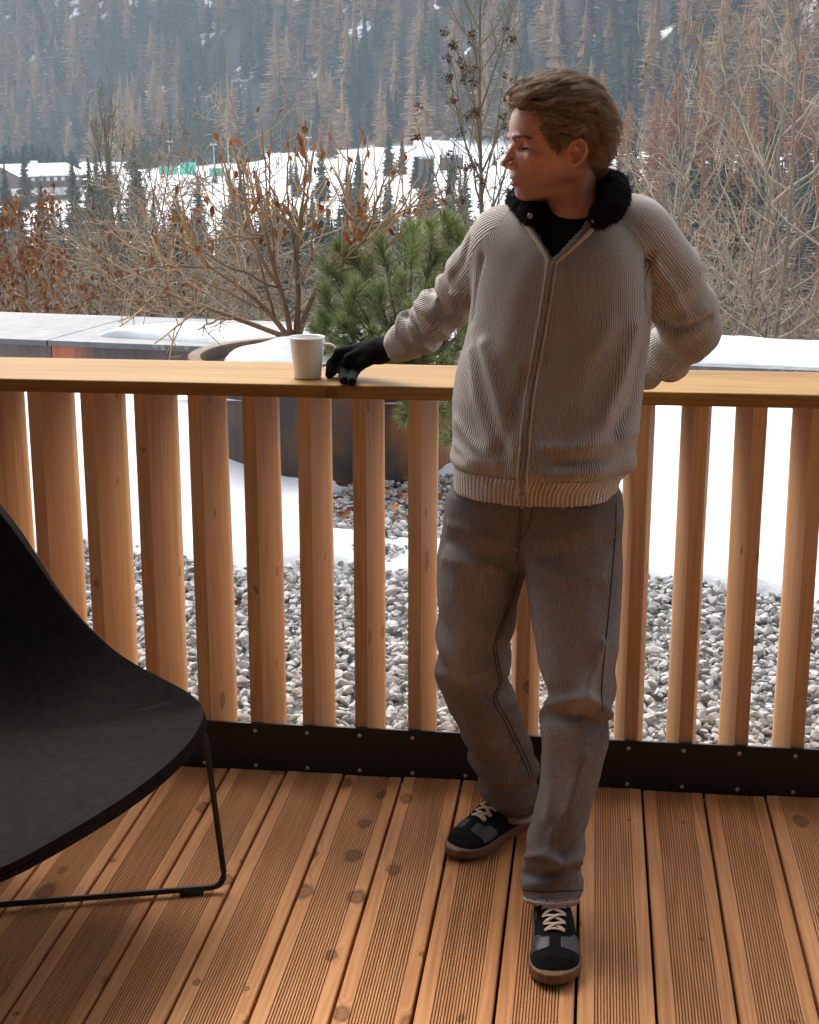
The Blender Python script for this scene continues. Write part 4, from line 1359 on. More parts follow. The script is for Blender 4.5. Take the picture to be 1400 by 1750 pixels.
for i, (x, y, dy) in enumerate(tips + [l[:3] for l in low]):
    lowb = i >= len(tips)
    ti = PY(x, y, 7.62 + dy) - SB
    if lowb: LP = LIMBS[4]
    elif x < 300: LP = LIMBS[int(r.choice([3, 4]))]
    elif x < 420: LP = LIMBS[int(r.choice([0, 3]))]
    elif x < 520: LP = LIMBS[int(r.choice([0, 1]))]
    elif x < 570: LP = LIMBS[int(r.choice([1, 2]))]
    else: LP = LIMBS[2]
    a = LP[int(r.uniform(.30, .98) * (len(LP) - 1))]
    dv = ti - a
    if lowb: p1 = a + dv * np.array([.5, .5, .3])
    else: p1 = a + dv * np.array([r.uniform(.5, .75), .6, r.uniform(.2, .42)])
    n = 15
    P = bez(a, p1, ti, n)
    jit = r.normal(0, 0.010, (n, 3)); jit[0] = 0
    P = P + np.cumsum(jit, 0) * 0.5
    L = np.linalg.norm(np.diff(P, axis=0), axis=1).sum()
    rb = r.uniform(0.003, 0.006) if not lowb else r.uniform(0.004, 0.006)
    R_ = np.linspace(0, 1, n); R_ = rb * (1 - R_) ** 0.8 * 0.8 + r.uniform(0.0030, 0.0040)
    tn0, tn1 = r.uniform(0.0, 0.3), r.uniform(0.25, 0.95)
    m = MB(); m.tube(P, R_, 6, tone=np.linspace(tn0, tn1, n).tolist(), cap=True)
    # side shoots
    for k in range(int(r.integers(3, 7))):
        u = r.uniform(0.2, 0.92); i0 = min(int(u * (n - 1)), n - 2)
        q = P[i0]; dd = unit(P[i0 + 1] - P[i0])
        s_ = unit(np.cross(dd, r.normal(size=3)))
        l2 = r.uniform(0.10, 0.36) * (1.1 - 0.5 * u)
        d2 = unit(dd * 0.8 + s_ * 0.6)
        e2 = q + d2 * l2 + np.array([0, 0, (0.45 if not lowb else 0.1) * l2])
        P2 = bez(q, q + d2 * l2 * 0.55, e2, 7)
        m.tube(P2, np.linspace(0.0042, 0.0026, 7), 5, tone=r.uniform(0.4, 0.95), cap=True)
        for z in range(int(r.integers(0, 3))):
            q3 = P2[int(r.integers(2, 6))]; e3 = q3 + unit(d2 * 0.6 + r.normal(0, 0.6, 3)) * r.uniform(0.04, 0.12)
            m.tube([q3, (q3 + e3) / 2 + r.normal(0, 0.004, 3), e3], [0.0024, 0.002, 0.0016], 4, tone=r.uniform(0.4, 0.9))
        if r.random() < 0.5: leafpts.append(P2[-1])
        if r.random() < 0.2: leafpts.append(P2[3])
    leafpts.append(P[-1] - unit(P[-1] - P[-3]) * r.uniform(0.01, 0.14))
    if r.random() < 0.6: leafpts.append(P[-3] + r.normal(0, 0.01, 3))
    m.build('stem', M['twig_tan'], shrub, smooth=True)
# swollen stool the stems rise from
tk.tube([(0.0, 0, -0.06), (0.005, 0, 0.0), (-0.003, 0, 0.05), (0.0, 0.005, 0.10)], [0.050, 0.046, 0.034, 0.018], 10, tone=0.2)
tk.build('trunk', M['twig_tan'], shrub, smooth=True)
lp = leafpts
for i in range(min(len(lp) * 2, 150)):
    p = lp[i % len(lp)]
    if i >= len(lp) and r.random() < 0.45: continue
    o = link('leaf', LEAVES[int(r.integers(0, 8))], shrub, tuple(np.asarray(p) + r.normal(0, 0.008, 3) + np.array([0, 0, -0.012])))
    o.rotation_euler = (r.normal(0, 0.35), r.normal(0, 0.35), r.uniform(0, 6.28))
    s = r.uniform(0.38, 0.75); o.scale = (s, s, s)

# ------------------------------------------------------------------ dwarf pine in the planter
def tuft_mesh(seed, L=0.20, nl=0.075, n=330):
    r = np.random.default_rng(seed)
    V, T, A, k = [], [], [], 0
    ax = bez(np.zeros(3), np.array([0, r.normal(0, 0.02), L * 0.5]), np.array([r.normal(0, 0.02), r.normal(0, 0.02), L]), 12)
    for i in range(n):
        u = r.beta(1.5, 1.0)
        x = u * 11; j = min(int(x), 10)
        p = ax[j] + (ax[j + 1] - ax[j]) * (x - j)
        a = r.uniform(0, 6.28)
        tilt = rad(68) - rad(34) * u + r.normal(0, 0.16)
        d = np.array([math.cos(a) * math.sin(tilt), math.sin(a) * math.sin(tilt), math.cos(tilt)])
        l = nl * r.uniform(0.7, 1.1) * (1 - 0.25 * (u > 0.93))
        s = unit(np.cross(d, r.normal(size=3))) * 0.0013
        dn = np.array([0, 0, 0]); c = p + d * l * 0.55 + r.normal(0, 0.002, 3)
        V += [p - s, p + s, c + s, c - s, p + d * l + r.normal(0, 0.004, 3)]
        T += [(k, k + 1, k + 2), (k, k + 2, k + 3), (k + 3, k + 2, k + 4)]
        tn = np.clip(r.normal(0.5, 0.2), 0, 1); A += [tn * 0.8, tn * 0.8, tn, tn, min(1, tn + 0.2)]; k += 5
    me = np_mesh('needle_tuft', V, None, T, M['pine_needle'], False, {'tone': A})
    return me


TUFT = [tuft_mesh(60 + s, 0.14 + 0.03 * (s % 3), 0.080 + 0.006 * (s % 3), 300 + 40 * (s % 2)) for s in range(6)]
PB = PY(700, 640, 7.35)
pine = empty('dwarf_pine', (PB[0], PB[1], 0.47))
tag(pine, 'bushy green dwarf pine overhanging the round planter beside the man', 'pine shrub')
pbr = MB()
pine_pts = [(702, 432, 7.30), (660, 452, 7.35), (738, 415, 7.45), (690, 478, 7.2), (622, 468, 7.45), (578, 478, 7.4), (556, 515, 7.3), (606, 522, 7.25), (648, 515, 7.2), (704, 530, 7.15), (742, 490, 7.3), (772, 452, 7.4), (795, 420, 7.5), (590, 560, 7.15), (640, 570, 7.1), (690, 585, 7.1), (552, 555, 7.2), (768, 540, 7.2), (792, 590, 7.15), (735, 600, 7.1), (620, 610, 7.1), (570, 595, 7.1), (660, 620, 7.05),
            (690, 700, 6.85), (754, 700, 6.85), (772, 672, 6.9), (765, 745, 6.82), (725, 660, 6.95), (800, 690, 6.95), (820, 540, 7.3), (810, 480, 7.4), (600, 500, 7.6), (680, 500, 7.6), (740, 540, 7.6), (640, 545, 7.6), (575, 535, 7.6), (700, 455, 7.6), (720, 570, 7.5), (660, 590, 7.4), (540, 590, 7.25), (830, 620, 7.2), (800, 640, 7.1), (750, 630, 7.0), (700, 640, 7.0), (640, 490, 7.5), (760, 590, 7.4), (780, 510, 7.5), (610, 580, 7.3), (565, 570, 7.35), (680, 550, 7.35), (730, 470, 7.5), (660, 640, 7.0), (600, 625, 7.05),
            (612, 448, 7.5), (560, 470, 7.55), (690, 405, 7.5), (772, 395, 7.55), (800, 560, 7.0)]
for i, (x, y, Y) in enumerate(pine_pts):
    p = PY(x, y, Y) - np.array([PB[0], PB[1], 0.47])
    for rep in range(2 if r.random() < .35 else 1):
        q = p + (r.normal(0, 0.035, 3) if rep else 0)
        o0 = np.array([0.25 * p[0], 0.25 * p[1], 0.05])
        d = unit((q - o0) * np.array([0.8, 0.8, 0.9]) + np.array([0, -0.05, 0.20]) + r.normal(0, 0.16, 3))
        if y > 655: d = unit(np.array([r.normal(-0.1, 0.3), -0.75, -0.25 + r.normal(0, 0.25)]))
        o = link('needle_tuft', TUFT[int(r.integers(0, 6))], pine, tuple(q - d * 0.12))
        o.rotation_mode = 'QUATERNION'
        o.rotation_quaternion = Vector(d).to_track_quat('Z', 'Y') @ Euler((0, 0, r.uniform(0, 6.28))).to_quaternion()
        s = r.uniform(0.9, 1.25); o.scale = (s, s, s)
        pbr.tube(bez(o0 * r.uniform(0.1, 0.8), (o0 + q) / 2 + np.array([0, 0, -0.03]), q + d * 0.03, 7), np.linspace(0.011, 0.004, 7), 5, tone=r.uniform(0.0, 0.4))
pbr.build('branches', M['twig_olive'], pine, smooth=True)

# ------------------------------------------------------------------ bare trees beyond the parapet
def gz_(x, y): return float(terrain(x, y)) if y > 9.7 else -0.6

# tree with seed heads left of the man
p = PY(829, 420, 12.5); g0 = -1.6
H_ = PY(812, -60, 12.5)[2] - g0
tr, br, pts = bare_tree(71, H_, 0.030, (-0.012, 0), 30, 0.50, 0.95, 6, 2, 0.30, 0.02, 0.36, 0.30, 0.0030, (7, 5, 3))
tre = plant_obj('seed_head_tree', 'slender tree with dark brown seed heads just left of the man head', 'tree', (p[0], p[1], g0), tr, br, M['twig_olive'])
sel = [q for q in pts if q[0][2] > H_ * 0.42]
cl = [sel[int(r.integers(0, len(sel)))] for _ in range(75)]
cl = [c for c in cl if c[0][2] < H_ * 0.9]
V, T, A = scatter_bits(r, cl, 2400, 0.017, 0.2, 0.017, False)
link('seed_heads', np_mesh('seed_heads', V, None, T, M['seed'], False, {'tone': A}), tre)['kind'] = 'stuff'

# upright bare tree at the left
p = PY(213, 520, 17.0); g0 = -2.2
H_ = PY(213, 195, 17.0)[2] - g0
tr, br, pts = bare_tree(72, H_, 0.038, (0.0, 0), 26, 0.34, 1.0, 6, 2, 0.30, 0.02, 0.34, 0.34, 0.0038, (7, 5, 3))
plant_obj('bare_tree', 'upright bare tree with many steep shoots behind the left end of the parapet', 'tree', (p[0], p[1], g0), tr, br, M['twig_olive'])

# low tree with withered leaves at the left border
for (px_, py_, Y_, seed, label, nl, sp) in ((40, 372, 12.5, 73, 'shrub full of withered brown leaves at the left border', 1700, 0.75), (-40, 400, 12.0, 74, 'second shrub with withered leaves cut by the left border', 900, 0.7), (200, 425, 13.5, 75, 'thin shrub with a few orange leaves below the upright bare tree', 260, 0.7), (330, 400, 14.0, 76, 'thin leafless shrub behind the left arm of the planter shrub', 110, 0.7), (108, 440, 11.5, 77, 'low shrub with drooping brown leaves right of the leafy one', 700, 0.9)):
    p = PY(px_, 530, Y_); g0 = -1.2
    H_ = PY(px_, py_, Y_)[2] - g0
    tr, br, pts = bare_tree(seed, H_, 0.022, (0.02, 0), 18, sp, 0.6, 8, 2, 0.12, 0.05, 0.4, 0.42, 0.0026, (6, 4, 3))
    o = plant_obj('leafy_shrub', label, 'shrub', (p[0], p[1], g0), tr, br, M['twig_grey'])
    V, T, A = scatter_bits(r, [q for q in pts if q[0][2] > 0.35 * H_], nl, 0.050, 1.2, 0.03)
    link('leaves', np_mesh('leaves', V, None, T, M['leaf_small'], False, {'tone': A}), o)['kind'] = 'stuff'

# thicket at the right
TH = [(1262, -25, 13.0, 81, 'forked grey tree in the middle of the bare thicket', 'twig_grey', 0.036, 24, 0.72, 0.75),
      (1142, 40, 14.5, 82, 'slim bare tree right of the man shoulder', 'twig_grey', 0.026, 22, 0.62, 0.9),
      (1205, 20, 16.0, 83, 'bare tree with reddish twigs behind the forked thicket tree', 'twig_red', 0.030, 24, 0.6, 0.95),
      (1330, -20, 12.5, 84, 'dense bare tree near the right border', 'twig_grey', 0.030, 26, 0.75, 0.8),
      (1390, -50, 14.5, 85, 'bare tree cut by the right border', 'twig_red', 0.034, 26, 0.7, 0.85),
      (1440, 40, 12.0, 86, 'bare tree reaching in from beyond the right border', 'twig_grey', 0.030, 24, 0.8, 0.75),
      (1090, 150, 16.5, 87, 'thin bare tree directly behind the man collar', 'twig_grey', 0.020, 20, 0.6, 0.9),
      (1300, 60, 18.5, 88, 'bare reddish tree at the back of the thicket', 'twig_red', 0.030, 24, 0.65, 0.9)]
for px_, py_, Y_, seed, label, mt, r0, n1, sp, up in TH:
    p = PY(px_, 560, Y_); g0 = -1.5
    H_ = PY(px_, py_, Y_)[2] - g0
    tr, br, pts = bare_tree(seed, H_, r0, (RNG.normal(0, 0.03), 0), n1 - 8, sp, up, 5, 2, 0.16, 0.05, 0.42, 0.42, 0.0025, (7, 5, 3))
    o = plant_obj('bare_tree', label, 'tree', (p[0], p[1], g0), tr, br, M[mt])
    V, T, A = scatter_bits(r, pts, 26, 0.045, 1.2, 0.02)
    link('leaves', np_mesh('leaves', V, None, T, M['leaf_small'], False, {'tone': A}), o)['kind'] = 'stuff'

# tangled low shrubs: a few shapes, repeated as copies
SHR = []
for s in range(5):
    tr, br, pts = bare_tree(300 + s, 2.0, 0.012, (RNG.normal(0, 0.1), RNG.normal(0, 0.1)), 20, 0.95, 0.45, 6, 2, 0.04, 0.09, 0.42, 0.55, 0.0028, (5, 4, 3))
    SHR.append((tr, br))
SHM = {}
for s, (tr, br) in enumerate(SHR):
    for mt in ('twig_grey', 'twig_red', 'twig_olive'):
        SHM[s, mt] = (tr.mesh('trunk', M[mt], True), br.mesh('branches', M[mt], True))


def bush(px_, q, hs, s, mt, label, group):
    d = ray(px_, 400); d = d / (d @ np.array([-_sy, _cy, 0]))
    x, y = d[0] * q, d[1] * q
    o = empty('bare_shrub', (x, y, min(gz_(x, y), -0.6)), RNG.uniform(0, 6.28))
    o.scale = (hs, hs, hs * RNG.uniform(0.9, 1.15))
    tag(o, label, 'shrub', group)
    link('trunk', SHM[s, mt][0], o); link('branches', SHM[s, mt][1], o)


for k in range(13):
    px_ = 1060 + 370 * (k + RNG.uniform(0, 1)) / 13
    q = RNG.uniform(10.8, 15)
    bush(px_, q, RNG.uniform(0.6, 1.0), int(RNG.integers(0, 5)), ['twig_grey', 'twig_grey', 'twig_red'][k % 3], 'tangled leafless shrub in the thicket behind the snow covered coping', 'tangled shrubs in the right thicket')
for k in range(44):
    px_ = -60 + 900 * (k + RNG.uniform(0, 1)) / 34
    q = RNG.uniform(12, 34)
    bush(px_, q, RNG.uniform(0.75, 1.2) * (0.75 + q * 0.025), int(RNG.integers(0, 5)), ['twig_olive', 'twig_grey', 'twig_red', 'twig_olive'][k % 4], 'tangled leafless shrub on the slope behind the grey coping and planter', 'tangled shrubs on the left slope')

# woodland on the slope below: copies of a few near-detail trees
NEARV = {}
for s in range(4):
    Vc, Tc, Ac = conifer(1400 + s, 11.0, 2.0, 230, 0.5, 'spruce', 4, 0.03, .40)
    Vt, Qt = trunk_arr(11.0, 0.12)
    NEARV['spruce_tree', s] = (np_mesh('crown', Vc, None, Tc, M['spruce'], False, {'tone': Ac}), np_mesh('trunk', Vt, Qt, None, M['bark'], True))
    Vc, Tc, Ac = conifer(1450 + s, 11.0, 1.6, 230, 0.12, 'larch', 4, 0.04, .15)
    NEARV['larch_tree', s] = (np_mesh('crown', Vc, None, Tc, M['bare_grey'], False, {'tone': Ac}), NEARV['spruce_tree', s][1])
WL = {'spruce_tree': ('grey green spruce in the mixed wood on the slope below the terrace', 'spruces on the slope below the terrace'),
      'larch_tree': ('bare greyish larch in the mixed wood on the slope below the terrace', 'bare larches on the slope below the terrace')}
for k in range(250):
    left = k < 185
    px_ = RNG.uniform(-120, 860) if left else RNG.uniform(1000, 1480)
    q = RNG.uniform(55, 150) if left else RNG.uniform(60, 190)
    ytop = (RNG.uniform(330, 470) if px_ < 560 else RNG.uniform(345, 480)) if left else RNG.uniform(225, 470)
    d = ray(px_, ytop); d = d / (d @ np.array([-_sy, _cy, 0]))
    tp = np.array([0, 0, CAM_H]) + d * q
    g = float(terrain(tp[0], tp[1])); h = tp[2] - g
    if h < 2.5: continue
    kind = 'spruce_tree' if RNG.random() < (0.55 if left else 0.35) else 'larch_tree'
    s = int(RNG.integers(0, 4)); f = h / 11.0
    o = empty(kind, (tp[0], tp[1], g), RNG.uniform(0, 6.28)); w = f * RNG.uniform(1.1, 1.7) if f > 0.6 else f * 1.7
    o.scale = (w, w, f); tag(o, WL[kind][0], 'tree', WL[kind][1])
    link('crown', NEARV[kind, s][0], o); link('trunk', NEARV[kind, s][1], o)
# ================================================================== PERSON
from mathutils.bvhtree import BVHTree

# ------------------------------------------------------------------ distance-field modelling
def smin(a, b, k):
    h = np.clip(0.5 + 0.5 * (b - a) / k, 0, 1)
    return b + (a - b) * h - k * h * (1 - h)


def smax(a, b, k): return -smin(-a, -b, k)


def d_ell(P, c, r):
    q = [(P[i] - c[i]) / r[i] for i in range(3)]
    k0 = np.sqrt(q[0] ** 2 + q[1] ** 2 + q[2] ** 2)
    k1 = np.sqrt((q[0] / r[0]) ** 2 + (q[1] / r[1]) ** 2 + (q[2] / r[2]) ** 2)
    return k0 * (k0 - 1.0) / (k1 + 1e-9)


def d_cap(P, a, b, ra, rb):
    a, b = np.asarray(a, float), np.asarray(b, float)
    ba = b - a
    pa = [P[i] - a[i] for i in range(3)]
    h = np.clip((pa[0] * ba[0] + pa[1] * ba[1] + pa[2] * ba[2]) / (ba @ ba), 0, 1)
    return np.sqrt(sum((pa[i] - ba[i] * h) ** 2 for i in range(3))) - (ra + (rb - ra) * h)


def d_chain(P, pts, rs, k=0.012):
    d = None
    for i in range(len(pts) - 1):
        c = d_cap(P, pts[i], pts[i + 1], rs[i], rs[i + 1])
        d = c if d is None else smin(d, c, k)
    return d


def smooth_tab(tab, n=240, sig=4):
    tab = np.asarray(sorted(map(tuple, tab)), float)
    z = np.linspace(tab[0, 0], tab[-1, 0], n)
    out = [z]
    kx = np.arange(-3 * sig, 3 * sig + 1); kr = np.exp(-0.5 * (kx / sig) ** 2); kr /= kr.sum()
    for c in range(1, tab.shape[1]):
        v = np.interp(z, tab[:, 0], tab[:, c])
        vp = np.concatenate([2 * v[0] - v[1:3 * sig + 1][::-1], v, 2 * v[-1] - v[-3 * sig - 1:-1][::-1]])
        out.append(np.convolve(vp, kr, 'valid'))
    return np.array(out)


def d_sec(P, T, n=2.3, yaw=0.0, cap=True):
    """stack of rounded sections: T rows z, cx, cy, a, b"""
    Z = P[2]
    cx, cy, a, b = (np.interp(Z, T[0], T[i]) for i in (1, 2, 3, 4))
    dx, dy = P[0] - cx, P[1] - cy
    c, s = math.cos(yaw), math.sin(yaw)
    dx, dy = c * dx + s * dy, -s * dx + c * dy
    rho = ((np.abs(dx) / a) ** n + (np.abs(dy) / b) ** n) ** (1.0 / n) + 1e-6
    rl = np.sqrt(dx * dx + dy * dy)
    d = np.where(rho > 0.3, rl - rl / rho, (rho - 1) * np.minimum(a, b))
    if cap: d = np.maximum(d, np.maximum(T[0][0] - Z, Z - T[0][-1]))
    return d


def nets(fn, xs, ys, zs):
    xs, ys, zs = (np.asarray(v, np.float64) for v in (xs, ys, zs))
    f32 = np.float32
    if isinstance(fn, list):                     # [(distance fn, box low, box high, blend)], each evaluated inside its box only
        D = np.full((len(xs), len(ys), len(zs)), 1.0, f32)
        for g, lo, hi, k in fn:
            r_ = [slice(*np.searchsorted(v, (a, b))) for v, a, b in zip((xs, ys, zs), lo, hi)]
            sub = g([xs[r_[0]].astype(f32)[:, None, None], ys[r_[1]].astype(f32)[None, :, None], zs[r_[2]].astype(f32)[None, None, :]]).astype(f32)
            D[tuple(r_)] = smin(D[tuple(r_)], sub, f32(k)) if k > 0 else np.minimum(D[tuple(r_)], sub)
    else:
        D = np.broadcast_to(fn([xs[:, None, None], ys[None, :, None], zs[None, None, :]]), (len(xs), len(ys), len(zs)))
    S = D < 0
    c = np.zeros(tuple(n - 1 for n in D.shape), np.int8)
    offs = [(i, j, k) for i in (0, 1) for j in (0, 1) for k in (0, 1)]
    sl = lambda A, o: A[o[0]:A.shape[0] - 1 + o[0], o[1]:A.shape[1] - 1 + o[1], o[2]:A.shape[2] - 1 + o[2]]
    for o in offs: c += sl(S, o)
    act = (c > 0) & (c < 8)
    I, J, K = np.nonzero(act)
    idx = -np.ones(act.shape, np.int64); idx[I, J, K] = np.arange(len(I))
    acc = np.zeros((len(I), 3)); cnt = np.zeros(len(I))
    for o in offs:
        for ax in range(3):
            if o[ax]: continue
            o2 = list(o); o2[ax] = 1
            da = D[I + o[0], J + o[1], K + o[2]]; db = D[I + o2[0], J + o2[1], K + o2[2]]
            m = (da < 0) != (db < 0)
            t_ = np.where(m, da / np.where(m, da - db, 1), 0)
            pa = np.stack([xs[I + o[0]], ys[J + o[1]], zs[K + o[2]]], -1); pb = np.stack([xs[I + o2[0]], ys[J + o2[1]], zs[K + o2[2]]], -1)
            acc += np.where(m[:, None], pa + (pb - pa) * t_[:, None], 0); cnt += m
    V = acc / cnt[:, None]
    Q = []
    for ax in range(3):
        n = D.shape
        a = [slice(1, -1)] * 3; a[ax] = slice(0, n[ax] - 1)
        b = list(a); b[ax] = slice(1, n[ax])
        s0, s1 = S[tuple(a)], S[tuple(b)]
        i, j, k = np.nonzero(s0 != s1)
        ijk = [i, j, k]
        for q in range(3):
            if q != ax: ijk[q] = ijk[q] + 1
        u, v = [(1, 2), (2, 0), (0, 1)][ax]
        def cell(du, dv):
            w = [x.copy() for x in ijk]; w[u] = w[u] - du; w[v] = w[v] - dv
            return idx[w[0], w[1], w[2]]
        q4 = np.stack([cell(1, 1), cell(0, 1), cell(0, 0), cell(1, 0)], -1)
        fl = ~s0[i, j, k]
        q4[fl] = q4[fl][:, ::-1]
        Q.append(q4)
    return V, np.vstack(Q)


def relax(V, Q, it=1, f=0.5):
    e = np.vstack([Q[:, [0, 1]], Q[:, [1, 2]], Q[:, [2, 3]], Q[:, [3, 0]]])
    for _ in range(it):
        s = np.zeros_like(V); n = np.zeros(len(V))
        np.add.at(s, e[:, 0], V[e[:, 1]]); np.add.at(s, e[:, 1], V[e[:, 0]])
        np.add.at(n, e[:, 0], 1); np.add.at(n, e[:, 1], 1)
        V = V + f * (s / n[:, None] - V)
    return V


def vnormals(V, Q):
    fn = np.cross(V[Q[:, 2]] - V[Q[:, 0]], V[Q[:, 3]] - V[Q[:, 1]])
    N = np.zeros_like(V)
    for i in range(4): np.add.at(N, Q[:, i], fn)
    return N / (np.linalg.norm(N, axis=1)[:, None] + 1e-12)


def rng_(lo, hi, st): return np.arange(lo, hi + st, st)


def dist_poly(V, pts):
    d = np.full(len(V), 9.0)
    for a, b in zip(pts[:-1], pts[1:]):
        ba = b - a; h = np.clip(((V - a) @ ba) / (ba @ ba), 0, 1)
        d = np.minimum(d, np.linalg.norm(V - a - h[:, None] * ba, axis=1))
    return d


def tree_of(V, Q): return BVHTree.FromPolygons([tuple(v) for v in V], [tuple(q) for q in Q])


def hit(tree, px, py):
    d = Vector(ray(px, py)).normalized()
    loc, nor, i, dist = tree.ray_cast(Vector((0, 0, CAM_H)), d)
    return (np.array(loc), np.array(nor)) if loc is not None else (None, None)


def hits(tree, pxs, n=6, lift=0.0):
    """points along a seam drawn on the garment surface"""
    out = []
    for (x0, y0), (x1, y1) in zip(pxs[:-1], pxs[1:]):
        for k in range(n):
            t_ = k / n
            p, nn = hit(tree, x0 + (x1 - x0) * t_, y0 + (y1 - y0) * t_)
            if p is not None: out.append(p + (nn if nn @ (p - np.array([0, 0, CAM_H])) < 0 else -nn) * lift)
    p, nn = hit(tree, *pxs[-1])
    if p is not None: out.append(p + nn * lift)
    return np.array(out)


P0 = np.array([-0.10, 3.05, 0.0])
person = empty('person', tuple(P0))
tag(person, 'man in a ribbed zip sweater and faded jeans leaning back on the railing, looking left', 'person')


def wear(name, me, parent=None):
    o = link(name, me, parent or person)
    if parent is None: o.location = tuple(-P0)
    return o


# ------------------------------------------------------------------ materials
t = NT('ribbed_knit')
u = t.attr('rib'); vv = t.attr('wale')
su = t.math('ABSOLUTE', t.math('SINE', t.math('MULTIPLY', u, math.pi)))
su = t.math('POWER', su, 0.7)
sv = t.math('ABSOLUTE', t.math('SINE', t.math('MULTIPLY', vv, math.pi / 0.0042)))
hgt = t.math('ADD', su, t.math('MULTIPLY', t.math('MULTIPLY', sv, su), 0.10))
nz = t.noise(t.coord(), 900, 3, 0.7)
melange = t.noise(t.coord(), 260, 4, 0.7)
col = t.ramp(melange, [(0.3, (0.60, 0.535, 0.48)), (0.7, (0.77, 0.70, 0.635))])
M['knit'] = t.set(col, 0.95, t.bump(t.math('ADD', hgt, t.math('MULTIPLY', nz, 0.15)), 1.0, 0.0075), None, 0.1, 0.0)

t = NT('faded_black_denim')
co = t.coord()
tw = t.node('ShaderNodeSeparateXYZ'); t.l.new(co, tw.inputs[0])
slub = t.noise(t.mapping(co, (330, 330, 20)), 1.0, 4, 0.75)
twill = t.math('SINE', t.math('MULTIPLY', t.math('ADD', t.math('ADD', tw.outputs[0], tw.outputs[1]), t.math('MULTIPLY', tw.outputs[2], 0.7)), 2600.0))
fade = t.attr('fade')
f = t.math('ADD', t.math('MULTIPLY', slub, 0.62), t.math('ADD', t.math('MULTIPLY', t.noise(co, 9, 5, 0.65), 0.16), t.math('MULTIPLY', fade, 0.36)))
col = t.ramp(f, [(0.20, (0.060, 0.054, 0.052)), (0.50, (0.185, 0.166, 0.158)), (0.85, (0.44, 0.405, 0.385))])
M['denim'] = t.set(col, 0.9, t.bump(t.math('ADD', slub, t.math('MULTIPLY', twill, 0.3)), 0.5, 0.0012), None, 0.15)
M['denim_seam'] = plain('denim_seam', (0.05, 0.043, 0.039), 0.9, 0.5, 300, 0, 0.5)
M['denim_frayed'] = plain('frayed_denim_edge', (0.40, 0.36, 0.335), 0.95, 0.5, 400, 0, 0.5)

t = NT('skin')
co = t.coord()
lip = t.attr('lip')
blot = t.noise(co, 55, 4, 0.6)
pore = t.noise(co, 900, 3, 0.6)
col = t.ramp(blot, [(0.3, (0.56, 0.285, 0.195)), (0.7, (0.64, 0.350, 0.255))])
col = t.mix(t.math('MULTIPLY', t.attr('blush'), 0.35), col, (0.52, 0.20, 0.135))
col = t.mix(t.math('MULTIPLY', t.attr('stubble'), 0.42), col, (0.26, 0.165, 0.12))
col = t.mix(t.math('MULTIPLY', lip, 0.85), col, (0.43, 0.155, 0.125))
t.p.inputs['Subsurface Weight'].default_value = 0.12
t.p.inputs['Subsurface Radius'].default_value = (1.0, 0.35, 0.2)
t.p.inputs['Subsurface Scale'].default_value = 0.004
M['skin'] = t.set(col, 0.46, t.bump(pore, 0.15, 0.0005), None, 0.4)

t = NT('brown_hair')
geo = t.coord()
ci = t.n.new('ShaderNodeHairInfo')
f = t.math('ADD', t.math('MULTIPLY', ci.outputs['Random'], 0.55), t.math('MULTIPLY', t.noise(geo, 60, 3), 0.5))
col = t.ramp(f, [(0.2, (0.11, 0.066, 0.035)), (0.5, (0.32, 0.205, 0.108)), (0.85, (0.62, 0.45, 0.27))])
M['hair'] = t.set(col, 0.42, None, None, 0.5)
M['hair_base'] = plain('hair_underlayer', (0.05, 0.028, 0.016), 0.85, 0.4, 120, 0, 0.6)
t = NT('dark_brown_fur')
ci = t.n.new('ShaderNodeHairInfo')
col = t.ramp(ci.outputs['Random'], [(0.1, (0.005, 0.0034, 0.0026)), (0.9, (0.020, 0.0115, 0.008))])
M['fur'] = t.set(col, 0.8, None, None, 0.08)
M['fur_base'] = plain('fur_pile', (0.008, 0.0052, 0.004), 0.95, 0.4, 90, 0, 0.8, 0.1)
M['black_jersey'] = plain('black_jersey', (0.006, 0.006, 0.0065), 0.9, 0.3, 500, 0, 0.3, 0.15)
M['glove'] = plain('black_fleece_glove', (0.0075, 0.007, 0.007), 0.95, 0.4, 260, 0, 0.6, 0.1)
M['zip'] = plain('zip_tape', (0.20, 0.175, 0.155), 0.8, 0.3, 200)
M['zip_teeth'] = plain('zip_teeth', (0.34, 0.32, 0.30), 0.35, 0.3, 300, 0.8)
M['nubuck'] = plain('black_nubuck', (0.0085, 0.008, 0.008), 0.9, 0.4, 220, 0, 0.5, 0.15)
M['grey_leather'] = plain('grey_leather_panel', (0.045, 0.045, 0.047), 0.48, 0.2, 180, 0, 0.2)
M['gum'] = plain('gum_rubber', (0.17, 0.088, 0.042), 0.55, 0.15, 60)
M['lace'] = plain('cream_lace', (0.66, 0.50, 0.38), 0.85, 0.12, 500, 0, 0.5)
M['lash'] = plain('dark_lashes', (0.02, 0.012, 0.01), 0.7)
t = NT('eyeball')
gx_ = t.attr('iris')
M['eye'] = t.set(t.ramp(gx_, [(0.0, (0.62, 0.58, 0.55)), (0.45, (0.60, 0.56, 0.53)), (0.5, (0.06, 0.05, 0.04)), (0.62, (0.16, 0.12, 0.08)), (0.85, (0.10, 0.08, 0.05)), (0.9, (0.005, 0.005, 0.005))]), 0.08)

# ------------------------------------------------------------------ measured joints (photo direction met at the joint's distance)
J = dict(
    sh_r=PY(866, 412, 3.28), ua_r=PY(812, 468, 3.35), el_r=PY(756, 530, 3.45), fa_r=PY(718, 566, 3.55), wr_r=PY(682, 589, 3.645),
    sh_l=PY(1082, 402, 3.29), ua_l=PY(1140, 478, 3.34), el_l=PY(1187, 562, 3.39), fa_l=PY(1140, 606, 3.47), wr_l=PY(1083, 640, 3.55),
    neck0=PY(985, 390, 3.30),
)

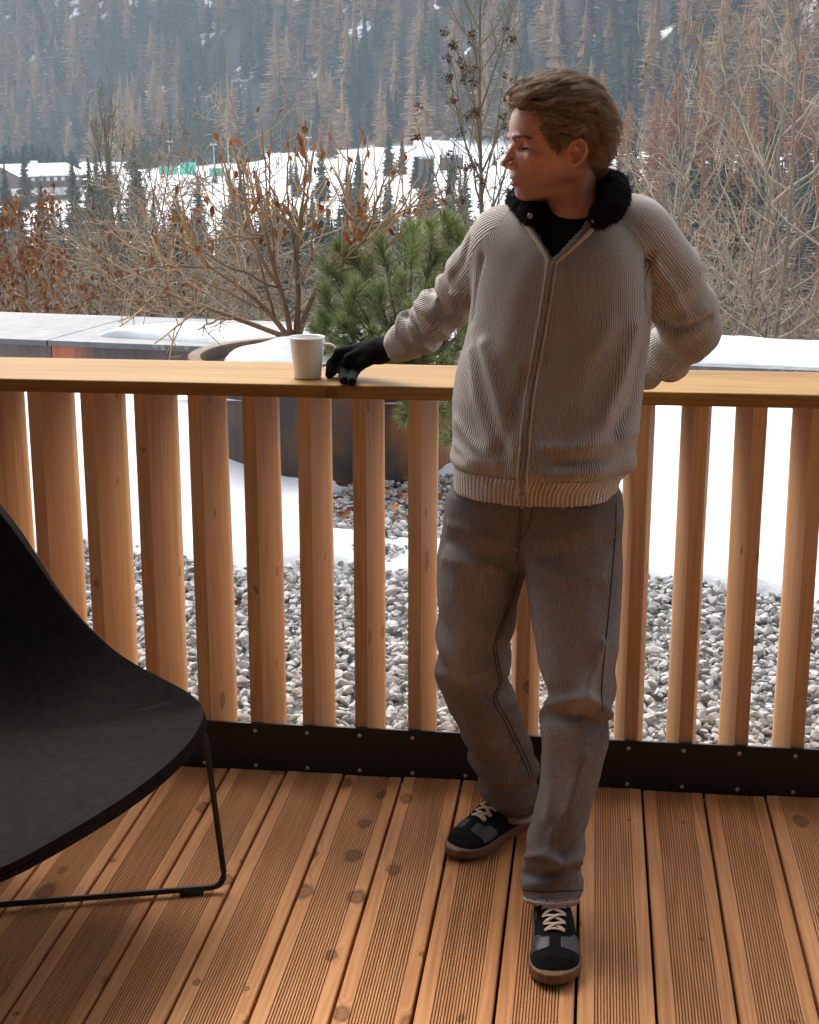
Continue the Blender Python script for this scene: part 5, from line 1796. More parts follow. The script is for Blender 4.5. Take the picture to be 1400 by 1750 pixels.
# ------------------------------------------------------------------ SWEATER
TORSO_PX = [  # py, left, right, Y, half depth
    (840, 778, 1056, 3.20, .152), (822, 777, 1058, 3.20, .153), (806, 778, 1062, 3.20, .156), (796, 779, 1073, 3.205, .163), (780, 779, 1083, 3.21, .168), (750, 777, 1089, 3.215, .168),
    (715, 776, 1095, 3.225, .165), (680, 776, 1099, 3.235, .162), (640, 781, 1103, 3.245, .158), (600, 791, 1107, 3.25, .155), (560, 800, 1110, 3.255, .153),
    (520, 806, 1112, 3.26, .152), (480, 809, 1112, 3.265, .150), (450, 812, 1110, 3.27, .147), (420, 818, 1103, 3.275, .141), (398, 828, 1093, 3.28, .132), (378, 842, 1078, 3.285, .118),
    (360, 862, 1058, 3.29, .100), (345, 888, 1040, 3.295, .085), (330, 910, 1030, 3.30, .07)]


def torso_tab(rows, grow=0.0, sig=3):
    tab = []
    for py, xl, xr, Y, b in rows:
        l, r_ = PY(xl, py, Y), PY(xr, py, Y)
        tab.append(((l[2] + r_[2]) / 2, (l[0] + r_[0]) / 2, Y, (r_[0] - l[0]) / 2 + grow, b + grow))
    return smooth_tab(tab, 260, sig)


T_SW = torso_tab(TORSO_PX)
TYAW = rad(-9)
Z_HEM = T_SW[0][0]
arm_r = [J['sh_r'], J['ua_r'], J['el_r'], J['fa_r'], J['wr_r']]; arm_r_rad = [.078, .060, .053, .048, .042]
arm_l = [J['sh_l'], J['ua_l'], J['el_l']]; arm_l_rad = [.084, .080, .066]
fore_l = [J['el_l'] + np.array([0.0, 0.02, -0.005]), J['fa_l'], J['wr_l']]; fore_l_rad = [.060, .054, .045]


def fn_torso(P): return d_sec(P, T_SW, 2.35, TYAW)
def fn_arm_r(P): return d_chain(P, arm_r, arm_r_rad, 0.02)
def fn_arm_l(P): return d_chain(P, arm_l, arm_l_rad, 0.02)
def fn_fore_l(P): return d_chain(P, fore_l, fore_l_rad, 0.02)


wr_dir = unit(J['wr_r'] - J['fa_r'])


def fn_sweater(P):
    t_ = fn_torso(P)
    ar = fn_arm_r(P)
    # the cuff ends flat
    pl_ = sum((P[i] - (J['wr_r'][i] + wr_dir[i] * 0.004)) * wr_dir[i] for i in range(3))
    ar = np.maximum(ar, pl_)
    al = smin(fn_arm_l(P), fn_fore_l(P), 0.012)
    d = smin(t_, ar, 0.030)
    d = smin(d, al, 0.022)
    return d


ST = 0.0045
def bbox(pts, pad):
    a = np.array(pts); return a.min(0) - pad, a.max(0) + pad


def fn_arm_r_cut(P):
    return np.maximum(fn_arm_r(P), sum((P[i] - (J['wr_r'][i] + wr_dir[i] * 0.004)) * wr_dir[i] for i in range(3)))


SW_PARTS = [(fn_torso, (-9, -9, -9), (9, 9, 9), 0), (fn_arm_r_cut, *bbox(arm_r, .13), .030),
            (lambda P: smin(fn_arm_l(P), fn_fore_l(P), 0.012), *bbox(arm_l + fore_l, .13), .022)]
V, Q = nets(SW_PARTS, rng_(-0.52, 0.40, ST), rng_(3.00, 3.72, ST), rng_(Z_HEM - 0.01, 1.54, ST))
V = relax(V, Q, 2, 0.5)
N = vnormals(V, Q)


def chain_uv(V, pts):
    """(length along, angle round, distance) to a polyline limb"""
    best = np.full(len(V), 9.0); S = np.zeros(len(V)); A_ = np.zeros(len(V))
    s0 = 0.0
    ref = np.array([0.3, -1.0, 0.25])
    for a, b in zip(pts[:-1], pts[1:]):
        ba = b - a; L = np.linalg.norm(ba); d = ba / L
        h = np.clip(((V - a) @ d) / L, 0, 1)
        w = V - a - h[:, None] * ba
        dd = np.linalg.norm(w, axis=1)
        e1 = unit(ref - d * (ref @ d)); e2 = np.cross(d, e1)
        ang = np.arctan2(w @ e2, w @ e1)
        m = dd < best
        best[m] = dd[m]; S[m] = (s0 + h * L)[m]; A_[m] = ang[m]
        s0 += L
    return S, A_, best


PV = [V[:, 0], V[:, 1], V[:, 2]]
dt_, dr_, dl_, df_ = fn_torso(PV), fn_arm_r(PV), fn_arm_l(PV), fn_fore_l(PV)
reg = np.argmin(np.stack([dt_ - 0.004, dr_, dl_, df_]), 0)
cx_, cy_ = np.interp(V[:, 2], T_SW[0], T_SW[1]), np.interp(V[:, 2], T_SW[0], T_SW[2])
th = np.arctan2(V[:, 0] - cx_, -(V[:, 1] - cy_))
sR, aR, _ = chain_uv(V, arm_r); sL, aL, _ = chain_uv(V, arm_l); sF, aF, _ = chain_uv(V, fore_l)
hem = V[:, 2] < Z_HEM + 0.062
# folds ------------------------------------------------------------
disp = 0.0025 * vnoise(V * 14.0, 61) + 0.0035 * vnoise(V * np.array([7, 7, 4.0]), 62)
wR = (reg == 1) * sstep(sR, 0.06, 0.16)
Lr = sR.max()
disp = disp + wR * (0.0058 * np.sin(sR * 84 + 1.9 * np.sin(aR * 1.0 + 0.7) + 0.8 + 2.2 * vnoise(np.c_[sR * 9, aR * .8, 0 * sR + 4], 65)) * sstep(sR, 0.10, 0.22) * (1 - sstep(sR, Lr - 0.075, Lr - 0.035)) + 0.004 * vnoise(np.c_[sR * 40, aR * 2.2, 0 * sR], 63))
wl_ = (reg == 2) * sstep(sL, 0.10, 0.20)
disp = disp + wl_ * 0.0055 * np.sin(sL * 55 + 1.4 * np.sin(aL + 2.0) + 0.5)
wf_ = (reg == 3) * sstep(sF, 0.01, 0.06)
disp = disp + wf_ * 0.005 * np.sin(sF * 80 + 1.4 * np.sin(aF + 0.4))
# bag of the body falling over the ribbed hem
bl = np.exp(-((V[:, 2] - (Z_HEM + 0.075)) / 0.022) ** 2) * (reg == 0)
disp = disp + bl * (0.006 + 0.008 * vnoise(np.c_[th * 3.2, 0 * th, 0 * th + 3], 64))
disp = disp - 0.004 * np.exp(-((V[:, 2] - (Z_HEM + 0.060)) / 0.006) ** 2) * (reg == 0)
V = V + N * disp[:, None]
tr0 = tree_of(V, Q)
RIDGES = [  # px polyline, height, width
    ([(828, 590), (846, 660), (868, 740), (880, 775)], 0.011, 0.016), ([(806, 600), (815, 680), (840, 760)], 0.007, 0.014),
    ([(905, 640), (880, 700), (862, 770)], -0.006, 0.016),
    ([(1085, 560), (1062, 640), (1030, 720), (1005, 760)], 0.012, 0.018), ([(1100, 600), (1085, 680), (1050, 745)], -0.010, 0.014), ([(1040, 560), (1000, 620), (985, 690)], 0.006, 0.02),
    ([(1088, 735), (1040, 755), (975, 770), (930, 765)], 0.008, 0.012), ([(1085, 765), (1030, 785), (960, 792)], -0.006, 0.009),
    ([(782, 720), (810, 760), (850, 790)], 0.008, 0.012), ([(779, 760), (805, 785), (850, 800)], 0.005, 0.009),
    ([(1110, 440), (1105, 500), (1112, 548)], -0.012, 0.010), ([(822, 440), (812, 490), (806, 545)], -0.009, 0.010),
    ([(1118, 450), (1150, 500), (1175, 548)], 0.007, 0.012), ([(1120, 545), (1150, 566), (1185, 556), (1215, 545)], -0.012, 0.009), ([(1125, 535), (1160, 545), (1205, 530)], 0.006, 0.012),
    ([(800, 410), (790, 450), (770, 480)], -0.006, 0.010), ([(756, 478), (770, 500), (800, 505)], 0.008, 0.010), ([(735, 492), (752, 520), (785, 545)], -0.010, 0.008), ([(712, 520), (735, 548), (765, 572)], 0.009, 0.010), ([(695, 538), (715, 565), (742, 592)], -0.009, 0.008),
    ([(905, 455), (880, 520), (860, 600)], 0.004, 0.03), ([(960, 460), (985, 540), (975, 620)], 0.004, 0.03)]


def apply_ridges(V, Q, tree, ridges, lim=None):
    N = vnormals(V, Q)
    dd = np.zeros(len(V))
    for px, h_, w_ in ridges:
        pts = hits(tree, px, 4)
        if len(pts) < 2: continue
        e = np.exp(-(dist_poly(V, pts) / w_) ** 2)
        dd += h_ * e
    return V + N * dd[:, None]


V = apply_ridges(V, Q, tr0, RIDGES)

# V opening at the throat ------------------------------------------
tr1 = tree_of(V, Q)
apex = hit(tr1, 944, 441)[0]
vl, vr = PY(893, 355, 3.17), PY(1022, 362, 3.17)
def in_v(P):
    """inside the open neck: front half, between the two zip edges"""
    f = np.clip((P[:, 2] - apex[2]) / (vl[2] - apex[2]), 0, 3)
    xl = apex[0] + (vl[0] - apex[0]) * f ** 0.9; xr = apex[0] + (vr[0] - apex[0]) * f ** 0.9
    return (P[:, 2] > apex[2]) & (P[:, 0] > xl) & (P[:, 0] < xr) & (P[:, 1] < 3.30)
fc = V[Q].mean(1)
cut = in_v(fc)
top_cut = fc[:, 2] > PY(985, 345, 3.3)[2] + 0.03
bot = (fc[:, 2] < Z_HEM + 0.004)
keep = ~(cut | top_cut | bot)
rib = np.where(reg == 0, th / (2 * math.pi) * np.where(hem, 110, 226), np.where(reg == 1, aR / (2 * math.pi) * 68, np.where(reg == 2, aL / (2 * math.pi) * 78, aF / (2 * math.pi) * 62)))
wale = np.where(reg == 0, V[:, 2], np.where(reg == 1, sR, np.where(reg == 2, sL, sF)))
SWV, SWQ = V, Q[keep]
me = np_mesh('sweater', V, Q[keep], None, M['knit'], True, {'rib': rib, 'wale': wale})
bmx = bmesh.new(); bmx.from_mesh(me)
bmesh.ops.delete(bmx, geom=[v for v in bmx.verts if not v.link_faces], context='VERTS')
bmx.to_mesh(me); bmx.free()
sweater = wear('sweater', me)
md = sweater.modifiers.new('thick', 'SOLIDIFY'); md.thickness = 0.005; md.offset = -1

# zip, plackets and pullers -----------------------------------------
tr2 = tree_of(SWV, SWQ)
zline = [(944, 446), (938, 490), (928, 550), (917, 610), (907, 670), (899, 730), (894, 790), (892, 852)]
zp = hits(tr2, zline, 10, 0.0006)
mb = MB(); mb.tube(zp, 0.0034, 8, flat=((0, -1, 0.0), 0.45)); mb.build('zip_tape', M['zip'], sweater, True)
mb = MB()
for i in range(0, len(zp) - 1):
    for s_ in (0.0, 0.5):
        c = zp[i] + (zp[i + 1] - zp[i]) * s_ + np.array([0, -0.0022, 0])
        mb.box(c - [0.0017, 0.0008, 0.0016], c + [0.0017, 0.0008, 0.0012])
mb.build('zip_teeth', M['zip_teeth'], sweater)
for sgn in (-1, 1):
    off = hits(tr2, [(x + sgn * 8, y) for x, y in zline], 8, 0.0)
    mb = MB(); mb.tube(off, 0.0026, 6, flat=((0, -1, 0.0), 0.5)); mb.build('placket', M['knit'], sweater, True)
def puller(c):
    mb = MB()
    mb.box(c + [-0.0042, -0.004, -0.006], c + [0.0042, 0.0005, 0.006])
    mb.box(c + [-0.0030, -0.0060, -0.024], c + [0.0030, -0.0042, -0.004])
    mb.build('zip_pull', M['zip_teeth'], sweater)
puller(hit(tr2, 943, 451)[0]); puller(hit(tr2, 893, 846)[0] + np.array([0, -0.002, -0.004]))

# ------------------------------------------------------------------ T-SHIRT (black, inside the open neck)
T_SH = torso_tab([r_ for r_ in TORSO_PX if r_[0] < 700], -0.010)
neckc = PY(975, 352, 3.27)
def fn_shirt(P):
    d = d_sec(P, T_SH, 2.3, TYAW)
    c = d_cap(P, J['neck0'] + np.array([0.0, 0.0, -0.06]), PY(972, 352, 3.265), .082, .070)
    d = smin(d, c, 0.03)
    hole = sum((P[i] - neckc[i]) * (0.12, 0.28, 0.95)[i] for i in range(3)) + 0.004
    return np.maximum(d, hole)
V, Q = nets(fn_shirt, rng_(-0.34, 0.24, .006), rng_(3.05, 3.46, .006), rng_(1.28, 1.56, .006))
V = relax(V, Q, 2)
wear('t_shirt', np_mesh('t_shirt', V, Q, None, M['black_jersey'], True))
trS = tree_of(V, Q)
# inner facing of the open zip, folded outwards
for edge in ([(901, 372), (918, 398), (934, 424), (943, 444)], [(1012, 380), (990, 404), (966, 425), (946, 444)]):
    pts = []
    for x, y in edge:
        p, _ = hit(tr2, x + (-6 if x < 944 else 6), y + 3)
        pts.append(p if p is not None else PY(x, y, 3.14))
    pts = smooth_poly(np.array(pts) + np.array([0, -0.004, 0]))
    mb = MB(); mb.tube(pts, np.linspace(0.0075, 0.003, len(pts)), 8, flat=((0, -1, 0.2), 0.35)); mb.build('facing', M['knit'], sweater, True)
    mb = MB(); mb.tube(pts + np.array([0.006 if edge[0][0] < 944 else -0.006, -0.003, 0.0]), 0.0024, 6); mb.build('zip_teeth', M['zip'], sweater, True)

# ------------------------------------------------------------------ JEANS
LEG1 = [(850, 772, 905), (886, 765, 910), (920, 758, 905), (954, 751, 899), (990, 749, 890), (1023, 748, 882), (1060, 747, 877), (1091, 747, 873), (1125, 746, 869), (1157, 747, 868), (1184, 757, 880), (1211, 766, 888), (1229, 777, 893), (1256, 791, 903), (1287, 803, 916), (1310, 809, 918), (1331, 817, 919), (1352, 824, 918), (1369, 832, 916), (1390, 846, 912)]
LEG2 = [(850, 890, 1056), (886, 893, 1060), (920, 895, 1062), (954, 897, 1063), (980, 899, 1063), (1006, 902, 1063), (1057, 909, 1060), (1109, 921, 1057), (1140, 926, 1053), (1177, 930, 1047), (1205, 934, 1045), (1222, 924, 1044), (1240, 920, 1044), (1263, 922, 1041), (1290, 922, 1034), (1314, 924, 1028), (1346, 921, 1020), (1380, 913, 1010), (1423, 902, 1000), (1437, 900, 998), (1466, 891, 994), (1486, 890, 992), (1509, 893, 992), (1530, 898, 989), (1562, 901, 986)]
Y1 = lambda py: np.interp(py, [850, 1000, 1100, 1200, 1300, 1390], [3.23, 3.22, 3.225, 3.27, 3.325, 3.355])
Y2 = lambda py: np.interp(py, [850, 1000, 1100, 1200, 1300, 1400, 1534], [3.19, 3.13, 3.08, 3.03, 2.985, 2.945, 2.905])
B1 = lambda py: np.interp(py, [850, 960, 1100, 1200, 1300, 1390], [.115, .108, .092, .085, .078, .076])
B2 = lambda py: np.interp(py, [850, 960, 1100, 1200, 1300, 1450, 1534], [.115, .108, .094, .088, .080, .085, .100])


def leg_tab(rows, Yf, Bf):
    tab = []
    for py, xl, xr in rows:
        Y = float(Yf(py)); l, r_ = PY(xl, py, Y), PY(xr, py, Y)
        tab.append(((l[2] + r_[2]) / 2, (l[0] + r_[0]) / 2, Y, (r_[0] - l[0]) / 2, float(Bf(py))))
    return smooth_tab(tab, 320, 2)


T_L1, T_L2 = leg_tab(LEG1, Y1, B1), leg_tab(LEG2, Y2, B2)
T_HIP = smooth_tab([(PY(900, py, Y)[2], (PY(xl, py, Y)[0] + PY(xr, py, Y)[0]) / 2, Y, (PY(xr, py, Y)[0] - PY(xl, py, Y)[0]) / 2, b) for py, xl, xr, Y, b in
                    [(790, 786, 1050, 3.20, .13), (835, 777, 1056, 3.205, .130), (870, 771, 1058, 3.205, .124), (900, 772, 1052, 3.205, .110), (928, 790, 1036, 3.205, .092), (948, 820, 1010, 3.205, .07), (962, 860, 950, 3.21, .04)]], 160, 3)


def fn_jeans(P):
    l1 = d_sec(P, T_L1, 2.25, rad(20)); l2 = d_sec(P, T_L2, 2.25, rad(-6)); hp = d_sec(P, T_HIP, 2.4, TYAW)
    d = smin(l1, hp, 0.035); d2 = smin(l2, hp, 0.035)
    return smin(d, d2, 0.008)


z_lo = min(T_L1[0][0], T_L2[0][0])
V, Q = nets(fn_jeans, rng_(-0.36, 0.13, .0048), rng_(2.80, 3.47, .0048), rng_(z_lo - 0.01, T_HIP[0][-1] + 0.005, .0048))
V = relax(V, Q, 2)
N = vnormals(V, Q)
kz = V[:, 2]
d1_, d2_ = d_sec([V[:, 0], V[:, 1], kz], T_L1, 2.25, 0, False), d_sec([V[:, 0], V[:, 1], kz], T_L2, 2.25, 0, False)
on2 = d2_ < d1_
low1 = (~on2) * (1 - sstep(kz, T_L1[0][0] + 0.10, T_L1[0][0] + 0.30)); low2 = on2 * (1 - sstep(kz, T_L2[0][0] + 0.06, T_L2[0][0] + 0.26))
disp = 0.004 * vnoise(V * np.array([9, 9, 7.0]), 71) + 0.0030 * vnoise(V * np.array([24, 24, 12.0]), 72)
ph = kz * 80 + 2.2 * vnoise(V * np.array([9, 9, 5.0]), 73)
disp = disp + (0.0065 * low1 + 0.0055 * low2 * sstep(kz, T_L2[0][0] + .02, T_L2[0][0] + .06)) * np.sin(ph)
kn = np.exp(-((kz - np.where(on2, 0.48, 0.52)) / 0.09) ** 2)
disp = disp + kn * 0.006 * np.sin(kz * 52 + V[:, 0] * 22 + 1.5 * vnoise(V * 7.0, 74))
V = V + N * disp[:, None]
tj = tree_of(V, Q)
JR = [([(768, 898), (820, 912), (882, 935)], 0.005, 0.012), ([(762, 925), (820, 945), (885, 952)], -0.006, 0.012), ([(758, 955), (810, 965), (860, 975)], 0.004, 0.012),
      ([(1058, 895), (990, 905), (915, 930)], 0.004, 0.013), ([(1060, 925), (990, 940), (925, 955)], -0.005, 0.012), ([(900, 955), (960, 985), (1030, 990)], 0.004, 0.014),
      ([(938, 1204), (975, 1196), (1002, 1190), (1030, 1205), (1043, 1228)], 0.013, 0.012), ([(1000, 1192), (1010, 1150), (1030, 1100)], 0.009, 0.012), ([(925, 1222), (960, 1225), (1000, 1222), (1038, 1245)], -0.010, 0.012), ([(1012, 1200), (1028, 1235), (1036, 1262)], 0.007, 0.010),
      ([(750, 1150), (790, 1160), (840, 1140), (866, 1150)], 0.007, 0.014), ([(868, 1178), (830, 1188), (785, 1200)], -0.008, 0.012), ([(880, 1200), (845, 1215), (800, 1240)], 0.006, 0.012), ([(900, 1262), (860, 1275), (825, 1300)], -0.004, 0.012),
      ([(893, 1466), (930, 1462), (955, 1478), (990, 1474)], 0.010, 0.010), ([(891, 1492), (930, 1498), (985, 1482)], -0.010, 0.009), ([(945, 1420), (940, 1450), (952, 1472)], 0.007, 0.009), ([(900, 1512), (945, 1510), (986, 1500)], 0.006, 0.009), ([(998, 1420), (975, 1445), (960, 1460)], -0.006, 0.010),
      ([(828, 1356), (870, 1362), (915, 1348)], 0.007, 0.010), ([(838, 1374), (880, 1378), (914, 1366)], -0.006, 0.008), ([(908, 1330), (880, 1340), (850, 1330)], 0.005, 0.010),
      ([(1000, 1290), (985, 1340), (970, 1390)], 0.006, 0.012), ([(935, 1280), (940, 1340), (935, 1400)], 0.004, 0.012), ([(880, 985), (868, 1050), (862, 1110)], -0.004, 0.012)]
V = apply_ridges(V, Q, tj, JR)
fc = V[Q].mean(1)
zc1 = T_L1[0][0] + 0.004
hem2 = lambda y: 0.100 - 0.40 * (y - 2.81)          # the front hem rides up on the instep
zc2 = hem2(fc[:, 1])
is2 = d_sec([fc[:, 0], fc[:, 1], fc[:, 2]], T_L2, 2.25, 0, False) < d_sec([fc[:, 0], fc[:, 1], fc[:, 2]], T_L1, 2.25, 0, False)
keep = ~(np.where(is2, fc[:, 2] < zc2, fc[:, 2] < zc1))
tj = tree_of(V, Q[keep])
# paler worn fronts of the thighs and knees
fade = np.clip(vnoise(V * np.array([6, 6, 3.0]), 75) * 0.3 + 0.55 * np.exp(-((V[:, 2] - 0.62) / 0.24) ** 2) * sstep(np.where(on2, np.interp(V[:, 2], T_L2[0], T_L2[2]), np.interp(V[:, 2], T_L1[0], T_L1[2])) - V[:, 1], -0.03, 0.06), 0, 1)
for px, w_ in (([(1005, 1185), (965, 1260), (950, 1380)], .03), ([(820, 960), (800, 1080), (790, 1150)], .05), ([(980, 930), (985, 1060), (990, 1150)], .05), ([(860, 1270), (880, 1350)], .04)):
    fade = fade + 0.35 * np.exp(-(dist_poly(V, hits(tj, px, 4)) / w_) ** 2)
fray = np.where(is2, fc[:, 2] < zc2 + .013 + .003 * np.sin(fc[:, 0] * 900), fc[:, 2] < zc1 + .013 + .003 * np.sin(fc[:, 0] * 900))
me = np_mesh('jeans', V, Q[keep], None, [M['denim'], M['denim_frayed']], True, {'fade': np.clip(fade, 0, 1)}, fray[keep].astype(np.int32))
bmx = bmesh.new(); bmx.from_mesh(me); bmesh.ops.delete(bmx, geom=[v for v in bmx.verts if not v.link_faces], context='VERTS'); bmx.to_mesh(me); bmx.free()
jeans = wear('jeans', me)
md = jeans.modifiers.new('thick', 'SOLIDIFY'); md.thickness = 0.003; md.offset = -1
for px in ([(889, 862), (886, 900), (882, 945), (884, 962)], [(893, 862), (890, 905), (886, 950)], [(910, 866), (908, 885), (903, 905), (893, 920), (887, 923)],
           [(890, 975), (874, 1030), (856, 1075), (848, 1105), (853, 1135), (859, 1162), (852, 1180), (848, 1195), (866, 1225), (884, 1262), (902, 1300), (912, 1330)],
           [(884, 985), (868, 1035), (851, 1078), (843, 1105), (848, 1138), (854, 1165), (847, 1182), (843, 1197), (860, 1228), (878, 1265), (896, 1302), (908, 1335)],
           [(1053, 850), (1052, 910), (1046, 980), (1040, 1050), (1033, 1120), (1028, 1180), (1030, 1215)], [(926, 1160), (924, 1280), (922, 1340)]):
    pts = hits(tj, px, 5, 0.0004)
    if len(pts) > 3:
        for i in range(1, len(pts)):                # drop jumps to another surface
            if abs(pts[i, 1] - pts[i - 1, 1]) > 0.03: pts[i] = pts[i - 1] + (pts[i] - pts[i - 1]) * np.array([1, 0.1, 1])
        mb = MB(); mb.tube(smooth_poly(pts, 1), 0.0013, 6); mb.build('seam', M['denim_seam'], jeans, True)
# button fly patch and turned hems
for T_, zc, yw in ((T_L1, zc1, rad(20)), (T_L2, None, rad(-6))):
    for dz, rr_, mt in ((0.004, 0.0030, 'denim_frayed'), (0.024, 0.0014, 'denim_seam')):
        ring = []
        for a in np.linspace(0, 2 * math.pi, 49):
            d_ = np.array([math.cos(a), math.sin(a), 0])
            z = (zc if zc is not None else hem2(2.905 + .095 * math.sin(a))) + dz
            c = [np.interp(z, T_[0], T_[i]) for i in (1, 2, 3, 4)]
            loc, nn, _, _ = tj.ray_cast(Vector((c[0] + d_[0] * 0.25, c[1] + d_[1] * 0.25, z)), Vector(-d_))
            if loc is not None and math.hypot(loc[0] - c[0], loc[1] - c[1]) < 0.14: ring.append(np.array(loc) + np.array([0, 0, 0.001 * math.sin(a * 9)]))
        if len(ring) > 10:
            mb = MB(); mb.tube(np.array(ring), rr_, 6); mb.build('hem', M[mt], jeans, True)

# ------------------------------------------------------------------ BODY (one continuous figure; mostly under the clothes)
HO = PY(968, 262, 3.235)
HTH = rad(70)
hF = np.array([-math.sin(HTH), -math.cos(HTH), 0.0]); hS = np.array([-hF[1], hF[0], 0.0]); hU = np.array([0, 0, 1.0])


def H2W(f, s, u): return HO + hF * f + hS * s + hU * u


HEAD = np.array([  # U, F front, F back, half width, F of the widest point
    (-.097, .083, .062, .010, .074), (-.092, .095, .038, .024, .068), (-.086, .1015, .022, .033, .058), (-.080, .1045, .004, .041, .045), (-.0725, .1050, -.004, .0455, .036), (-.060, .1085, -.014, .0475, .028),
    (-.045, .1125, -.030, .0510, .024), (-.030, .1135, -.050, .0560, .022), (-.010, .1140, -.066, .0645, .020), (.010, .1160, -.075, .0695, .020), (.024, .1165, -.079, .072, .018), (.0375, .1210, -.081, .0735, .016),
    (.058, .1205, -.080, .0755, .014), (.075, .1170, -.076, .0755, .012), (.090, .1100, -.070, .0725, .010), (.110, .096, -.055, .063, .010), (.125, .070, -.035, .047, .012), (.135, .040, -.010, .026, .014), (.139, .022, .006, .010, .014)])
HT = smooth_tab(HEAD, 200, 3)
NECK_B = np.array([(J['neck0'] - HO) @ hF, (J['neck0'] - HO) @ hS, (J['neck0'] - HO) @ hU])


def head_local(P):
    q = [P[i] - HO[i] for i in range(3)]
    return [q[0] * hF[0] + q[1] * hF[1], q[0] * hS[0] + q[1] * hS[1], q[2]]


def fn_head(P):
    L = head_local(P)
    U = L[2]
    ff, fb, w, fc_ = (np.interp(U, HT[0], HT[i]) for i in (1, 2, 3, 4))
    df = L[0] - fc_
    a = np.where(df > 0, ff - fc_, fc_ - fb)
    n = np.where(df > 0, 2.25, 2.1)
    rho = ((np.abs(df) / a) ** n + (np.abs(L[1]) / w) ** n) ** (1 / n) + 1e-6
    rl = np.sqrt(df * df + L[1] ** 2)
    d = np.where(rho > 0.3, rl - rl / rho, (rho - 1) * np.minimum(a, w))
    d = np.maximum(d, np.maximum(HT[0][0] - U, U - HT[0][-1]))
    As = [L[0], np.abs(L[1]), L[2]]                                    # mirrored side
    d = smin(d, d_ell(As, (.080, .047, -.006), (.022, .014, .011)), .012)      # cheekbone
    d = smax(d, -d_ell(As, (.058, .0655, -.040), (.030, .0105, .020)), .014)    # hollow of the cheek
    d = smin(d, d_ell(As, (.1090, .022, .0315), (.013, .022, .0085)), .008)       # brow ridge
    d = smin(d, d_ell(As, (.100, 0, -.046), (.0185, .026, .020)), .012)        # muzzle
    d = smin(d, d_ell(As, (.0920, 0, -.079), (.0158, .019, .0145)), .010)      # chin
    d = smin(d, d_cap(As, (.012, .0495, -.060), (.085, .019, -.088), .0085, .0085), .014)   # jaw edge
    d = smax(d, -d_ell(As, (.118, .0315, .0130), (.0275, .0170, .0115)), .008)   # eye socket
    eye = d_ell(As, (.0895, .0315, .0120), (.0138, .0142, .0136))
    d = smin(d, eye, .003)
    d = smin(d, d_cap(As, (.0935, .018, .0055), (.0885, .043, .0065), .0028, .0024), .005)  # lower lid
    d = smax(d, -d_ell(As, (.1035, .0315, .0095), (.0070, .0132, .0038)), .0012)          # lid opening, eyes cast down
    d = smin(d, d_ell(L, (.1090, 0, -.008), (.0155, .0105, .026)), .006)                 # nose root
    d = smin(d, d_cap(L, (.1080, 0, .021), (.1210, 0, .002), .0072, .0062), .007)          # nose bridge
    d = smin(d, d_cap(L, (.1210, 0, .002), (.1305, 0, -.0175), .0062, .0092), .005)
    d = smin(d, d_ell(As, (.1295, .0030, -.0190), (.0110, .0075, .0088)), .004)           # tip
    d = smin(d, d_ell(As, (.1165, .0125, -.0225), (.0125, .0068, .0085)), .004)           # wing
    d = smin(d, d_ell(L, (.1225, 0, -.0275), (.0075, .0045, .0055)), .004)                # septum
    d = smax(d, -d_ell(As, (.1215, .0066, -.0315), (.0055, .0028, .0036)), .002)          # nostril
    d = smin(d, d_ell(L, (.1100, 0, -.0475), (.0102, .0205, .0056)), .004)                # lips
    d = smin(d, d_ell(L, (.1090, 0, -.0600), (.0112, .0175, .0070)), .004)
    d = smax(d, -d_ell(L, (.1165, 0, -.0535), (.0110, .0240, .0015)), .0022)
    d = smax(d, -d_ell(L, (.1260, 0, -.0385), (.0042, .0028, .0075)), .003)               # philtrum
    # ear
    Ae = [As[0] - .010, As[1], As[2]]
    er = d_ell(Ae, (-.002, .0755, .003), (.0185, .0065, .0265))
    hel = [(.010, .0755, -.004), (.0125, .078, .010), (.0065, .082, .0235), (-.008, .086, .0275), (-.0185, .089, .018), (-.0195, .089, .003), (-.0125, .085, -.011), (-.003, .080, -.0205), (.005, .077, -.0190)]
    er = smin(er, d_chain(Ae, [np.array(p) for p in hel], [.0036, .0038, .0040, .0042, .0040, .0038, .0040, .0052, .0042], .003), .004)
    er = smin(er, d_chain(Ae, [np.array(p) for p in [(-.003, .083, .017), (-.0105, .0845, .010), (-.0105, .084, -.003), (-.003, .081, -.010)]], [.0028] * 4, .003), .003)
    er = smax(er, -d_ell(Ae, (-.001, .087, -.001), (.0085, .009, .0115)), .003)
    er = smin(er, d_ell(Ae, (.0085, .079, -.002), (.0038, .0045, .0062)), .003)            # tragus
    d = smin(d, er, .005)
    return d


def fn_neck(P):
    L = head_local(P)
    d = d_cap(L, (-.010, 0, -.040), (-.016, 0, -.112), .054, .0545)
    d = smin(d, d_cap(L, (-.016, 0, -.112), NECK_B, .0545, .066), .02)
    As = [L[0], np.abs(L[1]), L[2]]
    d = smin(d, d_cap(As, (-.018, .052, -.035), (.020, .010, -.150), .013, .011), .020)
    d = smin(d, d_ell(L, (.036, 0, -.118), (.010, .010, .012)), .014)
    return d


